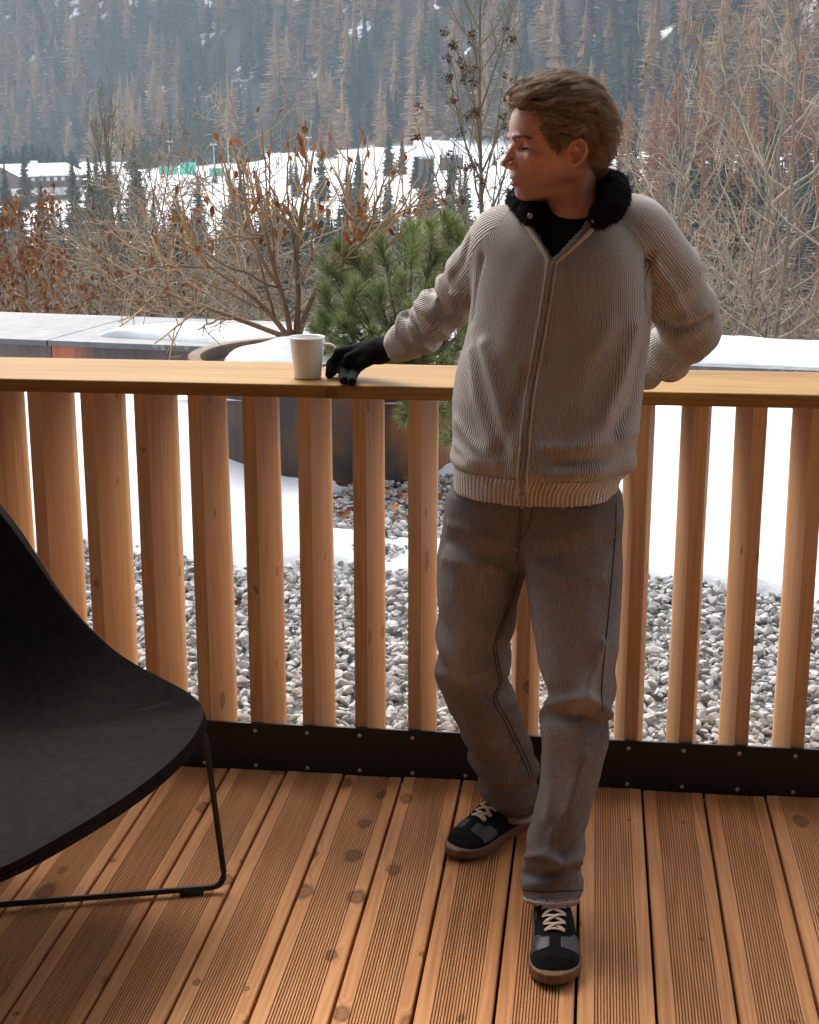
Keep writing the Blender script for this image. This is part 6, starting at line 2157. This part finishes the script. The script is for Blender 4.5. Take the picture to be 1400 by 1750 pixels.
T_BODY = torso_tab([(r_[0], r_[1], r_[2], r_[3], r_[4]) for r_ in TORSO_PX if r_[0] < 830], -0.034)
T_PELV = T_HIP.copy(); T_PELV[3] -= .022; T_PELV[4] -= .022
legc = lambda T_, z: np.array([np.interp(z, T_[0], T_[1]), np.interp(z, T_[0], T_[2]), z])
ANK1 = np.array([-0.157, 3.352, 0.085]); ANK2 = np.array([-0.052, 2.905, 0.085])
SOLE1 = (np.array([-0.289, 3.180]), np.array([-0.58, -0.815])); SOLE2 = (np.array([-0.032, 2.668]), np.array([0.075, -0.997]))
GL = 0.0  # gloves carry the outer shape; the hand sits 2 mm inside
HAND_R = dict(palm=[(J['wr_r'], .028), (PY(648, 599, 3.690), .029), (PY(622, 602, 3.712), .025)],
              f=[[PY(620, 604, 3.692), PY(597, 613, 3.688), PY(587, 634, 3.692), PZ(588, 650, 1.0435)],
                 [PY(614, 598, 3.712), PY(582, 604, 3.712), PY(567, 622, 3.718), PZ(563, 640, 1.0435)],
                 [PY(616, 596, 3.735), PY(588, 601, 3.738), PY(573, 618, 3.742), PZ(569, 636, 1.0435)],
                 [PY(624, 597, 3.755), PY(598, 603, 3.760), PY(584, 617, 3.764), PZ(580, 633, 1.0430)]],
              th=[PY(642, 610, 3.676), PY(618, 620, 3.680), PY(604, 637, 3.682), PZ(601, 652, 1.0440)])
FR = [[.0145, .0138, .0122, .0104], [.0148, .0138, .0122, .0104], [.0138, .0128, .0116, .0100], [.0122, .0114, .0104, .0092]]
_w = J['wr_l']
HAND_L = dict(palm=[(_w, .026), (_w + np.array([-.035, .035, -.004]), .026), (_w + np.array([-.065, .062, -.006]), .022)],
              f=[[_w + np.array([-.060 - .012 * k, .050 + .012 * k, -.004]), _w + np.array([-.095 - .010 * k, .062 + .016 * k, -.004]), _w + np.array([-.112 - .008 * k, .072 + .018 * k, -.014]), _w + np.array([-.120 - .008 * k, .078 + .018 * k, -.026])] for k in range(4)],
              th=[_w + np.array([-.020, .030, -.010]), _w + np.array([-.048, .026, -.016]), _w + np.array([-.070, .032, -.020]), _w + np.array([-.086, .040, -.022])])


def fn_hand(P, Hd, g):
    pts = [p for p, _ in Hd['palm']]; rs = [r_ + g for _, r_ in Hd['palm']]
    d = d_chain(P, pts, rs, .02)
    for a, b in zip(Hd['f'], FR):
        d = smin(d, d_cap(P, pts[1] + (a[0] - pts[1]) * 0.3, a[0], .015 + g, b[0] + g), .010)
    fd = None
    for a, b in zip(Hd['f'] + [Hd['th']], FR + [[.0160, .0145, .0125, .0104]]):
        c = d_chain(P, a, [x + g for x in b], .004)
        fd = c if fd is None else smin(fd, c, .0025)
    return smin(d, fd, .006)


BODY = [(lambda P: smin(fn_head(P), fn_neck(P), 0.014), HO - .17, HO + .17, 0), (fn_neck, HO + [-.13, -.12, -.32], HO + [.15, .2, -.02], 0),
        (lambda P: d_sec(P, T_BODY, 2.2, TYAW), (-.4, 3.0, T_BODY[0][0] - .06), (.3, 3.5, T_BODY[0][-1] + .06), .03),
        (lambda P: d_sec(P, T_PELV, 2.2, TYAW), (-.4, 3.0, T_PELV[0][0] - .06), (.3, 3.5, T_PELV[0][-1] + .06), .03)]
for T_, an, (toe, dr2) in ((T_L1, ANK1, SOLE1), (T_L2, ANK2, SOLE2)):
    ch = [legc(T_, .80), legc(T_, .50), an]
    BODY.append((lambda P, ch=ch: d_chain(P, ch, [.078, .052, .036], .02), *bbox(ch, .14), .02))
    tp = np.array([*(toe - dr2 * 0.055), .040]); hl = np.array([*(toe - dr2 * 0.265), .046])
    ft = [an + np.array([0, 0, -.01]), hl, an + np.array([0, 0, -.025]), tp]
    BODY.append((lambda P, ft=ft: smin(d_cap(P, ft[0], ft[1], .034, .026), d_cap(P, ft[2], ft[3], .030, .013), .02), *bbox(ft, .08), .02))
BODY.append((lambda P: d_chain(P, arm_r, [.052, .044, .037, .033, .026], .02), *bbox(arm_r, .11), .02))
_al = [J['sh_l'], J['ua_l'], J['el_l'], J['fa_l'], J['wr_l']]
BODY.append((lambda P: d_chain(P, _al, [.052, .046, .038, .034, .026], .02), *bbox(_al, .11), .02))
for Hd in (HAND_R, HAND_L):
    hp_ = [q for q, _ in Hd['palm']] + [q for f_ in Hd['f'] for q in f_] + Hd['th']
    BODY.append((lambda P, Hd=Hd: fn_hand(P, Hd, -.0025), *bbox(hp_, .06), .01))


def graded(lo, hi, a, b, fine, coarse):
    """coarse spacing with a fine stretch between a and b"""
    out = [lo]
    while out[-1] < hi:
        x = out[-1]
        gap = max(a - x, x - b, 0)
        out.append(x + min(coarse, fine + gap * 0.35))
    return np.array(out)


V, Q = nets(BODY, graded(-0.56, 0.36, HO[0] - 0.165, HO[0] + 0.12, .0019, .012), graded(2.62, 3.90, HO[1] - 0.125, HO[1] + 0.10, .0019, .014), graded(0.005, HO[2] + 0.16, HO[2] - 0.135, HO[2] + 0.15, .0019, .013))
V = relax(V, Q, 1, 0.4)
Lh = head_local([V[:, 0], V[:, 1], V[:, 2]]); La = [Lh[0], np.abs(Lh[1]), Lh[2]]
lipm = np.clip(1 - np.minimum(d_ell(La, (.1145, 0, -.0478), (.0085, .0200, .0048)), d_ell(La, (.1130, 0, -.0600), (.0095, .0178, .0060))) / .0016, 0, 1) * (Lh[0] > .095)
blush = np.exp(-(d_ell(La, (.085, .045, -.02), (.018, .018, .014)).clip(0) / .012) ** 2) * 0.7 + np.exp(-(d_ell(La, (.134, 0, -.02), (.008, .010, .008)).clip(0) / .008) ** 2) * 0.8 + np.exp(-(d_ell(La, (-.004, .083, .004), (.02, .012, .028)).clip(0) / .006) ** 2) * 0.8
stub = sstep(-Lh[2], .028, .06) * sstep(.125 + Lh[2], 0, .03) * (Lh[0] > -0.01) * (1 - lipm)
me = np_mesh('body', V, Q, None, M['skin'], True, {'lip': lipm, 'blush': np.clip(blush, 0, 1), 'stubble': stub})
body = wear('body', me)
trB = tree_of(V, Q)

# eyes, lashes, brows
def sphere_mesh(name, c, r, fdir, mat, n=24):
    bm = bmesh.new(); bmesh.ops.create_uvsphere(bm, u_segments=n, v_segments=n // 2, radius=r)
    me = bpy.data.meshes.new(name)
    co_ = [np.array(v.co) for v in bm.verts]
    for v in bm.verts: v.co = Vector(np.array(v.co) + c)
    bm.to_mesh(me); bm.free(); me.materials.append(mat)
    at = me.attributes.new('iris', 'FLOAT', 'POINT')
    at.data.foreach_set('value', np.array([np.clip((unit(p) @ fdir - 0.80) / 0.2, 0, 1) * 0.95 for p in co_], np.float32))
    me.polygons.foreach_set('use_smooth', np.ones(len(me.polygons), bool))
    return me
look = unit(hF - 0.28 * hU)
for s in (-1, 1):
    wear('eye', sphere_mesh('eye', H2W(.0895, s * .0315, .0120), .0126, look, M['eye']))
    mb = MB()
    arc = [H2W(.0895 + .0146 * math.cos(a), s * (.0315 + .0150 * math.sin(a)), .0118 - .002 * abs(math.sin(a)) ** 2) for a in np.linspace(-0.75, 1.25, 12)]
    mb.tube(arc, [.0005] + [.0014] * 10 + [.0006], 5)
    for i, a in enumerate(np.linspace(-0.6, 1.3, 26)):
        b_ = H2W(.0895 + .0146 * math.cos(a), s * (.0315 + .0150 * math.sin(a)), .0116)
        e_ = b_ + (hF * math.cos(a) + hS * s * math.sin(a)) * .0055 - hU * .0030
        mb.tube([b_, (b_ + e_) / 2 - hU * .0008, e_], [.00045, .00038, .00015], 3)
    mb.build('eyelash', M['lash'], person, True).location = tuple(-P0)


def curves_obj(name, strands, radii, mat, parent):
    """strands (n,k,3), radii (k,) -> hair curves object"""
    n, k = strands.shape[:2]
    hc = bpy.data.hair_curves.new(name)
    hc.add_curves([k] * n)
    hc.attributes['position'].data.foreach_set('vector', strands.reshape(-1).astype(np.float32))
    at = hc.attributes.get('radius') or hc.attributes.new('radius', 'FLOAT', 'POINT')
    at.data.foreach_set('value', np.tile(np.asarray(radii, np.float32), n))
    hc.materials.append(mat)
    o = bpy.data.objects.new(name, hc); COL.objects.link(o); o.parent = parent
    if parent is person: o.location = tuple(-P0)
    return o


hr = np.random.default_rng(77)
bs = []
for s in (-1, 1):
    for i in range(170):
        a = hr.uniform(0, 1)
        sx = .015 + .039 * a; uu = .0272 + .0060 * math.sin(min(1, a * 1.25) * 2.0) + hr.normal(0, .0024) * (1.1 - 0.5 * a)
        o_ = H2W(.20 - .10 * a, s * sx, uu)
        loc, nn, _, _ = trB.ray_cast(Vector(o_), Vector(unit(H2W(.06, s * sx * .9, uu) - o_)))
        if loc is None: continue
        p = np.array(loc); nn = np.array(nn)
        d = unit(hS * s * (0.8) + hU * (0.55 - 0.8 * a) - hF * .35)
        bs.append(np.stack([p + d * q * .0085 + nn * (.0005 + .0012 * math.sin(math.pi * q)) for q in np.linspace(0, 1, 4)]))
M['brow'] = plain('eyebrow_hair', (0.11, 0.062, 0.036), 0.7)
curves_obj('eyebrow', np.array(bs), [.00030, .00028, .00022, .0001], M['brow'], person)

# ------------------------------------------------------------------ HAIR
def hair_vol(L, g=0.0):
    """outer envelope of the hair in head coordinates"""
    d = d_ell(L, (.016, 0, .070), (.102 + g, .084 + g, .083 + g))
    d = smin(d, d_ell(L, (.085, .004, .103), (.038 + g, .054 + g, .027 + g)), .016)
    d = smin(d, d_ell(L, (-.052, 0, .032), (.046 + g, .074 + g, .056 + g)), .02)
    d = smin(d, d_ell(L, (-.042, 0, -.010), (.030 + g, .058 + g, .030 + g)), .012)
    return d


def hairline(F, S):
    """lowest U at which hair grows / lies, by position along the side of the head"""
    return np.interp(F, [-.12, -.05, -.037, -.022, -.015, -.008, .010, .0229, .034, .042, .050, .0603, .0722, .0876, .099, .113, .15], [-.055, -.050, -.045, -.030, .010, .030, .034, .023, .010, .004, .008, .0163, .0355, .058, .0736, .086, .088])


def fn_hair(P):
    L = head_local(P)
    d = hair_vol(L, -.010)
    cut = hairline(L[0], L[1]) + .004 - L[2]
    return smax(d, cut, .006)


gx, gy, gz = rng_(HO[0] - .17, HO[0] + .15, .0035), rng_(HO[1] - .14, HO[1] + .14, .0035), rng_(HO[2] - .07, HO[2] + .19, .0035)
V, Q = nets(fn_hair, gx, gy, gz)
V = relax(V, Q, 3)
N = vnormals(V, Q)
Lh = np.stack(head_local([V[:, 0], V[:, 1], V[:, 2]]), -1)
V = V + N * (0.004 * np.sin(Lh[:, 0] * 95 + Lh[:, 2] * 60 + 3 * vnoise(Lh * 22, 80)) + .003 * vnoise(Lh * 45, 81))[:, None]
hair = wear('hair', np_mesh('hair', V, Q, None, M['hair_base'], True))

def hair_grad(p):
    g0 = hair_vol([p[:, 0], p[:, 1], p[:, 2]]); e = 1e-3
    G = np.stack([hair_vol([p[:, 0] + e * (i == 0), p[:, 1] + e * (i == 1), p[:, 2] + e * (i == 2)]) - g0 for i in range(3)], -1) / e
    return g0, G / (np.linalg.norm(G, axis=1)[:, None] + 1e-9)


NL, NP, PER = 820, 18, 36
cand = []
while len(cand) < NL:
    q = hr.normal(size=(6000, 3)); q /= np.linalg.norm(q, axis=1)[:, None]
    p = np.array([.016, 0, .06]) + q * np.array([.125, .092, .12])
    for _ in range(4): p = p - q * hair_vol([p[:, 0], p[:, 1], p[:, 2]])[:, None] * 0.9
    ok = p[:, 2] > hairline(p[:, 0], p[:, 1]) + .003
    for c in p[ok]:
        if len(cand) >= NL: break
        if all((c - d_) @ (c - d_) > .0072 ** 2 for d_ in cand[-400:]): cand.append(c)
root = np.array(cand)
wob = np.stack([vnoise(root * 20 + 31 * i, 82 + i) for i in range(3)], -1)
lift = hr.uniform(-.013, .007, NL) + .007 * wob[:, 0] + .006 * sstep(root[:, 0], .07, .11) * sstep(root[:, 2], .09, .12)
Ls = hr.uniform(.055, .10, NL)
curl = np.clip(.55 + .5 * wob[:, 1] + .35 * sstep(-root[:, 0], .0, .07), .15, 1.3)
ph0 = wob[:, 2] * 5 + hr.normal(0, .5, NL)
gd = np.zeros((NL, NP, 3)); gN = np.zeros_like(gd); gB = np.zeros_like(gd)
hr2 = hr.uniform(-.3, 1.5, NL)
p = root.copy()
for k in range(NP):
    f = k / (NP - 1)
    g0, G = hair_grad(p)
    p = p - G * (g0 - (lift * (1 - .2 * f) + .011 * f * f * curl * hr2))[:, None] * 0.7
    F_, U_ = p[:, 0], p[:, 2]
    back = sstep(-F_, -.01, .07)
    side = sstep(np.abs(p[:, 1]), .05, .08) * (U_ < .09)
    flow = np.stack([-1.0 + 0.70 * back, 0.30 * np.sign(p[:, 1]) * sstep(F_, .02, .10) - .2 * p[:, 1] / .08 * back, .42 * sstep(F_, .07, .13) - .28 * side - .9 * back], -1)
    flow += .55 * np.stack([.2 * wob[:, 0], wob[:, 1], wob[:, 2] * .8], -1)
    flow = flow - G * np.sum(flow * G, 1)[:, None]
    flow /= np.linalg.norm(flow, axis=1)[:, None] + 1e-9
    bn = np.cross(G, flow)
    amp = (.0018 + .0105 * f) * curl
    wv = f * Ls / .095 * (6.5 + 4.5 * curl) + ph0
    gd[:, k] = p + bn * (amp * np.sin(wv))[:, None] + G * (amp * 0.55 * np.cos(wv))[:, None]
    gN[:, k], gB[:, k] = G, bn
    p = p + flow * (Ls / NP)[:, None]
okm = np.all(gd[:, :, 2] > hairline(gd[:, :, 0], gd[:, :, 1]) - .012 - .02 * (gd[:, :, 0] < -.02), axis=1)
gd, gN, gB = gd[okm], gN[okm], gB[okm]
n_l = len(gd)
rr_ = np.sqrt(hr.random((n_l, PER))) * hr.uniform(.0040, .0085, (n_l, 1)); aa_ = hr.uniform(0, 6.283, (n_l, PER))
tap = (1 - .50 * np.linspace(0, 1, NP) ** 1.2)[None, None, :, None]
st = gd[:, None] + (gN[:, None] * (rr_ * np.cos(aa_) * .6)[..., None, None] + gB[:, None] * (rr_ * np.sin(aa_))[..., None, None]) * tap
st = st + hr.normal(0, .0011, (n_l, PER, NP, 3)).cumsum(2) * .45
st = st.reshape(-1, NP, 3)
fly = hr.random(len(st)) < .07
st[fly] += (np.linspace(0, 1, NP)[None, :, None] ** 1.5) * (hr.normal(0, .008, (fly.sum(), 1, 3)) + np.array([0, 0, .004]))
W = HO + st[..., 0:1] * hF + st[..., 1:2] * hS + st[..., 2:3] * hU
rad_ = .00027 * np.clip(1.1 - np.linspace(0, 1, NP) ** 3, .22, 1)
curves_obj('strands', W, rad_, M['hair'], hair)

sb = []
for s_ in (-1, 1):
    for i in range(1100):
        f = hr.uniform(.018, .074); u0 = float(hairline(np.array(f), 0)) + hr.normal(.002, .003)
        uu = u0 + hr.uniform(0, .040) ** 1.0
        loc, nn, _, _ = trB.ray_cast(Vector(H2W(f, s_ * .16, uu)), Vector(-hS * s_))
        if loc is None: continue
        p = np.array(loc); nn = np.array(nn)
        d = unit(-hU * 1.0 - hF * hr.uniform(.1, .9) + nn * .25 + hr.normal(0, .15, 3))
        L_ = hr.uniform(.007, .014)
        sb.append(np.stack([p + d * q * L_ + nn * (.0012 * math.sin(2.2 * q)) for q in np.linspace(0, 1, 4)]))
curves_obj('sideburn', np.array(sb), [.00030, .00028, .00022, .0001], M['hair'], hair)

# ------------------------------------------------------------------ FUR COLLAR
cpts = np.array([PY(1026, 370, 3.135), PY(1046, 354, 3.15), PY(1052, 330, 3.20), PY(1040, 311, 3.28), PY(1010, 308, 3.36), PY(960, 316, 3.385), PY(920, 326, 3.365), PY(893, 338, 3.33), PY(888, 350, 3.275), PY(902, 363, 3.20), PY(912, 368, 3.165)])
crad = np.array([.021, .027, .029, .028, .030, .030, .030, .027, .026, .022, .016])
cs = smooth_poly(np.c_[cpts, crad], 2)
mb = MB()
def fn_collar(P): return d_chain(P, cs[::2, :3], cs[::2, 3], .012)
V, Q = nets(fn_collar, rng_(cs[:, 0].min() - .06, cs[:, 0].max() + .06, .005), rng_(cs[:, 1].min() - .06, cs[:, 1].max() + .06, .005), rng_(cs[:, 2].min() - .06, cs[:, 2].max() + .06, .005))
N = vnormals(V, Q); V = V + N * (.0035 * vnoise(V * 38, 90) + .002 * vnoise(V * 90, 91))[:, None]
collar = wear('fur_collar', np_mesh('fur_collar', V, Q, None, M['fur_base'], True))
pick = hr.integers(0, len(Q), 15000)
w = hr.dirichlet([1, 1, 1, 1], 15000)
base = np.einsum('ij,ijk->ik', w, V[Q[pick]]); nn = N[Q[pick, 0]]
lay = vnoise(base * 28, 92)[:, None] * np.array([.5, .1, .3]) + np.array([0, -.15, -.55])
dir_ = nn * .8 + 0.6 * lay + hr.normal(0, .33, (15000, 3)); dir_ /= np.linalg.norm(dir_, axis=1)[:, None]
ln = hr.uniform(.004, .0075, 15000)[:, None]
S_ = np.stack([base + dir_ * ln * q + np.array([0, 0, -.35]) * ln * q * q for q in (0, .33, .66, 1.0)], 1)
curves_obj('fur_pile', S_, [.00038, .00034, .00025, .00008], M['fur'], collar)
# snap buttons where the collar meets the zip
for x, y in ((906, 369), (1015, 377)):
    p = PY(x, y, 3.118)
    mb = MB(); mb.lathe([(0, .0), (.0045, .0), (.0055, -.0012), (.0055, -.003)][::-1], seg=14); me = mb.mesh('snap_button', M['zip_teeth'], True)
    me.transform(Matrix.Rotation(rad(90), 4, 'X')); me.transform(Matrix.Translation(Vector(p)))
    link('snap_button', me, sweater)

# ------------------------------------------------------------------ GLOVES
for Hd, fa in ((HAND_R, J['fa_r']), (HAND_L, J['fa_l'])):
    pts = np.vstack([np.array([p for p, _ in Hd['palm']])] + [np.array(f) for f in Hd['f']] + [np.array(Hd['th'])])
    w0 = Hd['palm'][0][0]; back = unit(fa - w0)
    cuff = w0 + back * .030
    def fn_glove(P):
        d = fn_hand(P, Hd, .0008)
        c = d_cap(P, w0 - back * .012, cuff, .027, .0375)
        c = np.maximum(c, sum((P[i] - cuff[i]) * back[i] for i in range(3)))
        return smin(d, c, .014)
    lo, hi = pts.min(0) - .05, pts.max(0) + .05
    V, Q = nets(fn_glove, rng_(lo[0], hi[0] + .03, .0026), rng_(lo[1] - .02, hi[1], .0026), rng_(lo[2], hi[2] + .03, .0026))
    V = relax(V, Q, 1, .5); N = vnormals(V, Q)
    V = V + N * (.0012 * vnoise(V * 60, 95) + .0006 * vnoise(V * 150, 96))[:, None]
    wear('glove', np_mesh('glove', V, Q, None, M['glove'], True))

# ------------------------------------------------------------------ SHOES
def build_shoe(toe, dr2, sgn):
    """local: x sideways (+ = outer side), y along the foot (0 heel .. L toe), z up"""
    L = .318
    ys_ = np.linspace(0, 1, 40)
    half = np.interp(ys_, [0, .03, .08, .2, .4, .6, .75, .86, .94, .98, 1], [.012, .024, .033, .037, .038, .045, .051, .048, .036, .025, .014])
    cen = sgn * np.interp(ys_, [0, .3, .6, .85, 1], [0, .001, .004, -.001, -.006])
    T2 = np.array([ys_ * L, cen, half])
    def plan(P, g):
        c = np.interp(P[1], T2[0], T2[1]); h = np.interp(P[1], T2[0], T2[2])
        # rounded-in-plan distance
        return np.maximum(np.abs(P[0] - c) - (h + g), np.maximum(-P[1] - g, P[1] - L - g))
    ridge_z = np.interp
    def fn_sole(P):
        rise = np.interp(P[1], [0, .05, .20, .26, L], [.002, 0, 0, .003, .010])
        d = plan(P, .0035)
        return smax(d, np.maximum(rise - P[2], P[2] - (.026 + rise * .6)), .004)
    def fn_up(P):
        top = np.interp(P[1], [-.01, .02, .07, .10, .135, .18, .22, .255, .28, .30, .31], [.070, .088, .086, .098, .106, .088, .072, .061, .052, .036, .022])
        hz = np.clip((P[2] - .020) / (top - .020), 0, 1.3)
        c = np.interp(P[1], T2[0], T2[1]); h = np.interp(P[1], T2[0], T2[2])
        e = np.interp(P[1], [0, .12, .2, .3], [.35, .45, .80, 1.0])
        w_ = h * np.clip(1 - e * np.clip(hz, 0, 1) ** 2.6, .05, 1) ** .6
        d = np.abs(P[0] - c) - w_
        d = smax(d, P[2] - top, .012)
        d = smax(d, np.maximum(-P[1] + .001, P[1] - L + .002), .010)
        d = smax(d, .018 - P[2], .002)
        op = d_ell(P, (0, .062, .105), (.026, .050, .045))        # ankle opening
        return smax(d, -op, .004)
    root = empty('shoe', (0, 0, 0)); root.parent = person
    hl = toe - dr2 * L
    root.location = (hl[0] - P0[0], hl[1] - P0[1], 0.0)
    root.rotation_euler = (0, 0, math.atan2(dr2[1], dr2[0]) - math.pi / 2)
    V, Q = nets(fn_sole, rng_(-.065, .065, .0028), rng_(-.012, L + .012, .0028), rng_(-.006, .045, .0022))
    link('sole', np_mesh('sole', relax(V, Q, 2), Q, None, M['gum'], True), root)
    V, Q = nets(fn_up, rng_(-.06, .06, .0028), rng_(-.008, L + .008, .0028), rng_(.012, .125, .0028))
    V = relax(V, Q, 2)
    # creases over the ball of the foot
    N = vnormals(V, Q)
    cr_ = np.exp(-((V[:, 1] - .205) / .022) ** 2) * (V[:, 2] > .05)
    V = V + N * (-.0016 * np.abs(np.sin(V[:, 1] * 330 + V[:, 0] * 25)) * cr_ + .0005 * vnoise(V * 80, 97))[:, None]
    link('upper', np_mesh('upper', V, Q, None, M['nubuck'], True), root)
    tu = tree_of(V, Q)
    N = vnormals(V, Q); fc = V[Q].mean(1)
    def panel(name, mask, mat, lift):
        q = Q[mask]
        ids, inv = np.unique(q, return_inverse=True)
        me = np_mesh(name, V[ids] + N[ids] * lift, inv.reshape(-1, 4), None, mat, True)
        o = link(name, me, root)
        m2 = o.modifiers.new('thick', 'SOLIDIFY'); m2.thickness = .0012; m2.offset = -1
    ax = np.abs(fc[:, 0] - np.interp(fc[:, 1], T2[0], T2[1]))
    y = fc[:, 1]
    # two grey vamp panels left and right of the T-shaped toe overlay
    m_ = (ax > .011) & (fc[:, 2] > .034) & (y < .262 - 12.0 * (ax - .024) ** 2) & (y > .228 + .30 * np.clip(.034 - ax, 0, 1) - 1.6 * np.clip(ax - .028, 0, 1))
    panel('toe_panel', m_ & (fc[:, 0] > 0), M['grey_leather'], .0009)
    panel('toe_panel', m_ & (fc[:, 0] < 0), M['grey_leather'], .0009)
    m_ = (ax > .026) & (fc[:, 2] > .040) & (fc[:, 2] < .072) & (y > .115) & (y < .165) & (np.abs(y - .14 - (fc[:, 2] - .055) * .9) < .014)
    panel('side_panel', m_ & (fc[:, 0] > 0), M['grey_leather'], .0009)
    panel('side_panel', m_ & (fc[:, 0] < 0), M['grey_leather'], .0009)
    def surf(x, y_):
        loc, nn, _, _ = tu.ray_cast(Vector((x, y_, .2)), Vector((0, 0, -1)))
        return (np.array(loc), np.array(nn)) if loc is not None else (np.array([x, y_, .08]), np.array([0, 0, 1.0]))
    def strap(a, b, n=9, hump=.004, w_=.0052):
        pts = []
        for t_ in np.linspace(0, 1, n):
            p, nn = surf(a[0] + (b[0] - a[0]) * t_, a[1] + (b[1] - a[1]) * t_)
            pts.append(p + np.array([0, 0, .0016 + hump * math.sin(math.pi * t_) * .6]))
        mb = MB(); mb.tube(np.array(pts), w_, 8, flat=((0, 0, 1), .32), cap=True); mb.build('lace', M['lace'], root, True)
    rows = [.218, .200, .182, .164, .146, .128, .112]
    hw_ = [.0200, .0215, .0228, .0236, .024, .024, .0235]
    for i, yy in enumerate(rows):
        if i == 0: strap((-hw_[0], yy + .002), (hw_[0], yy - .002), hump=.003)
        if i < len(rows) - 1:
            strap((-hw_[i], yy), (hw_[i + 1], rows[i + 1]), hump=.004); strap((hw_[i], yy), (-hw_[i + 1], rows[i + 1]), hump=.006)
    # tongue
    G = []
    for yy in np.linspace(.105, .222, 12):
        row = []
        for xx in np.linspace(-.016, .016, 7):
            p, nn = surf(xx, yy); row.append(p + np.array([0, 0, .0008]))
        G.append(row)
    mb = MB(); mb.grid(np.array(G)[:, ::-1]); o = mb.build('tongue', M['black_jersey'], root, True)
    return root


build_shoe(SOLE1[0], SOLE1[1] / np.linalg.norm(SOLE1[1]), 1)
build_shoe(SOLE2[0], SOLE2[1] / np.linalg.norm(SOLE2[1]), -1)
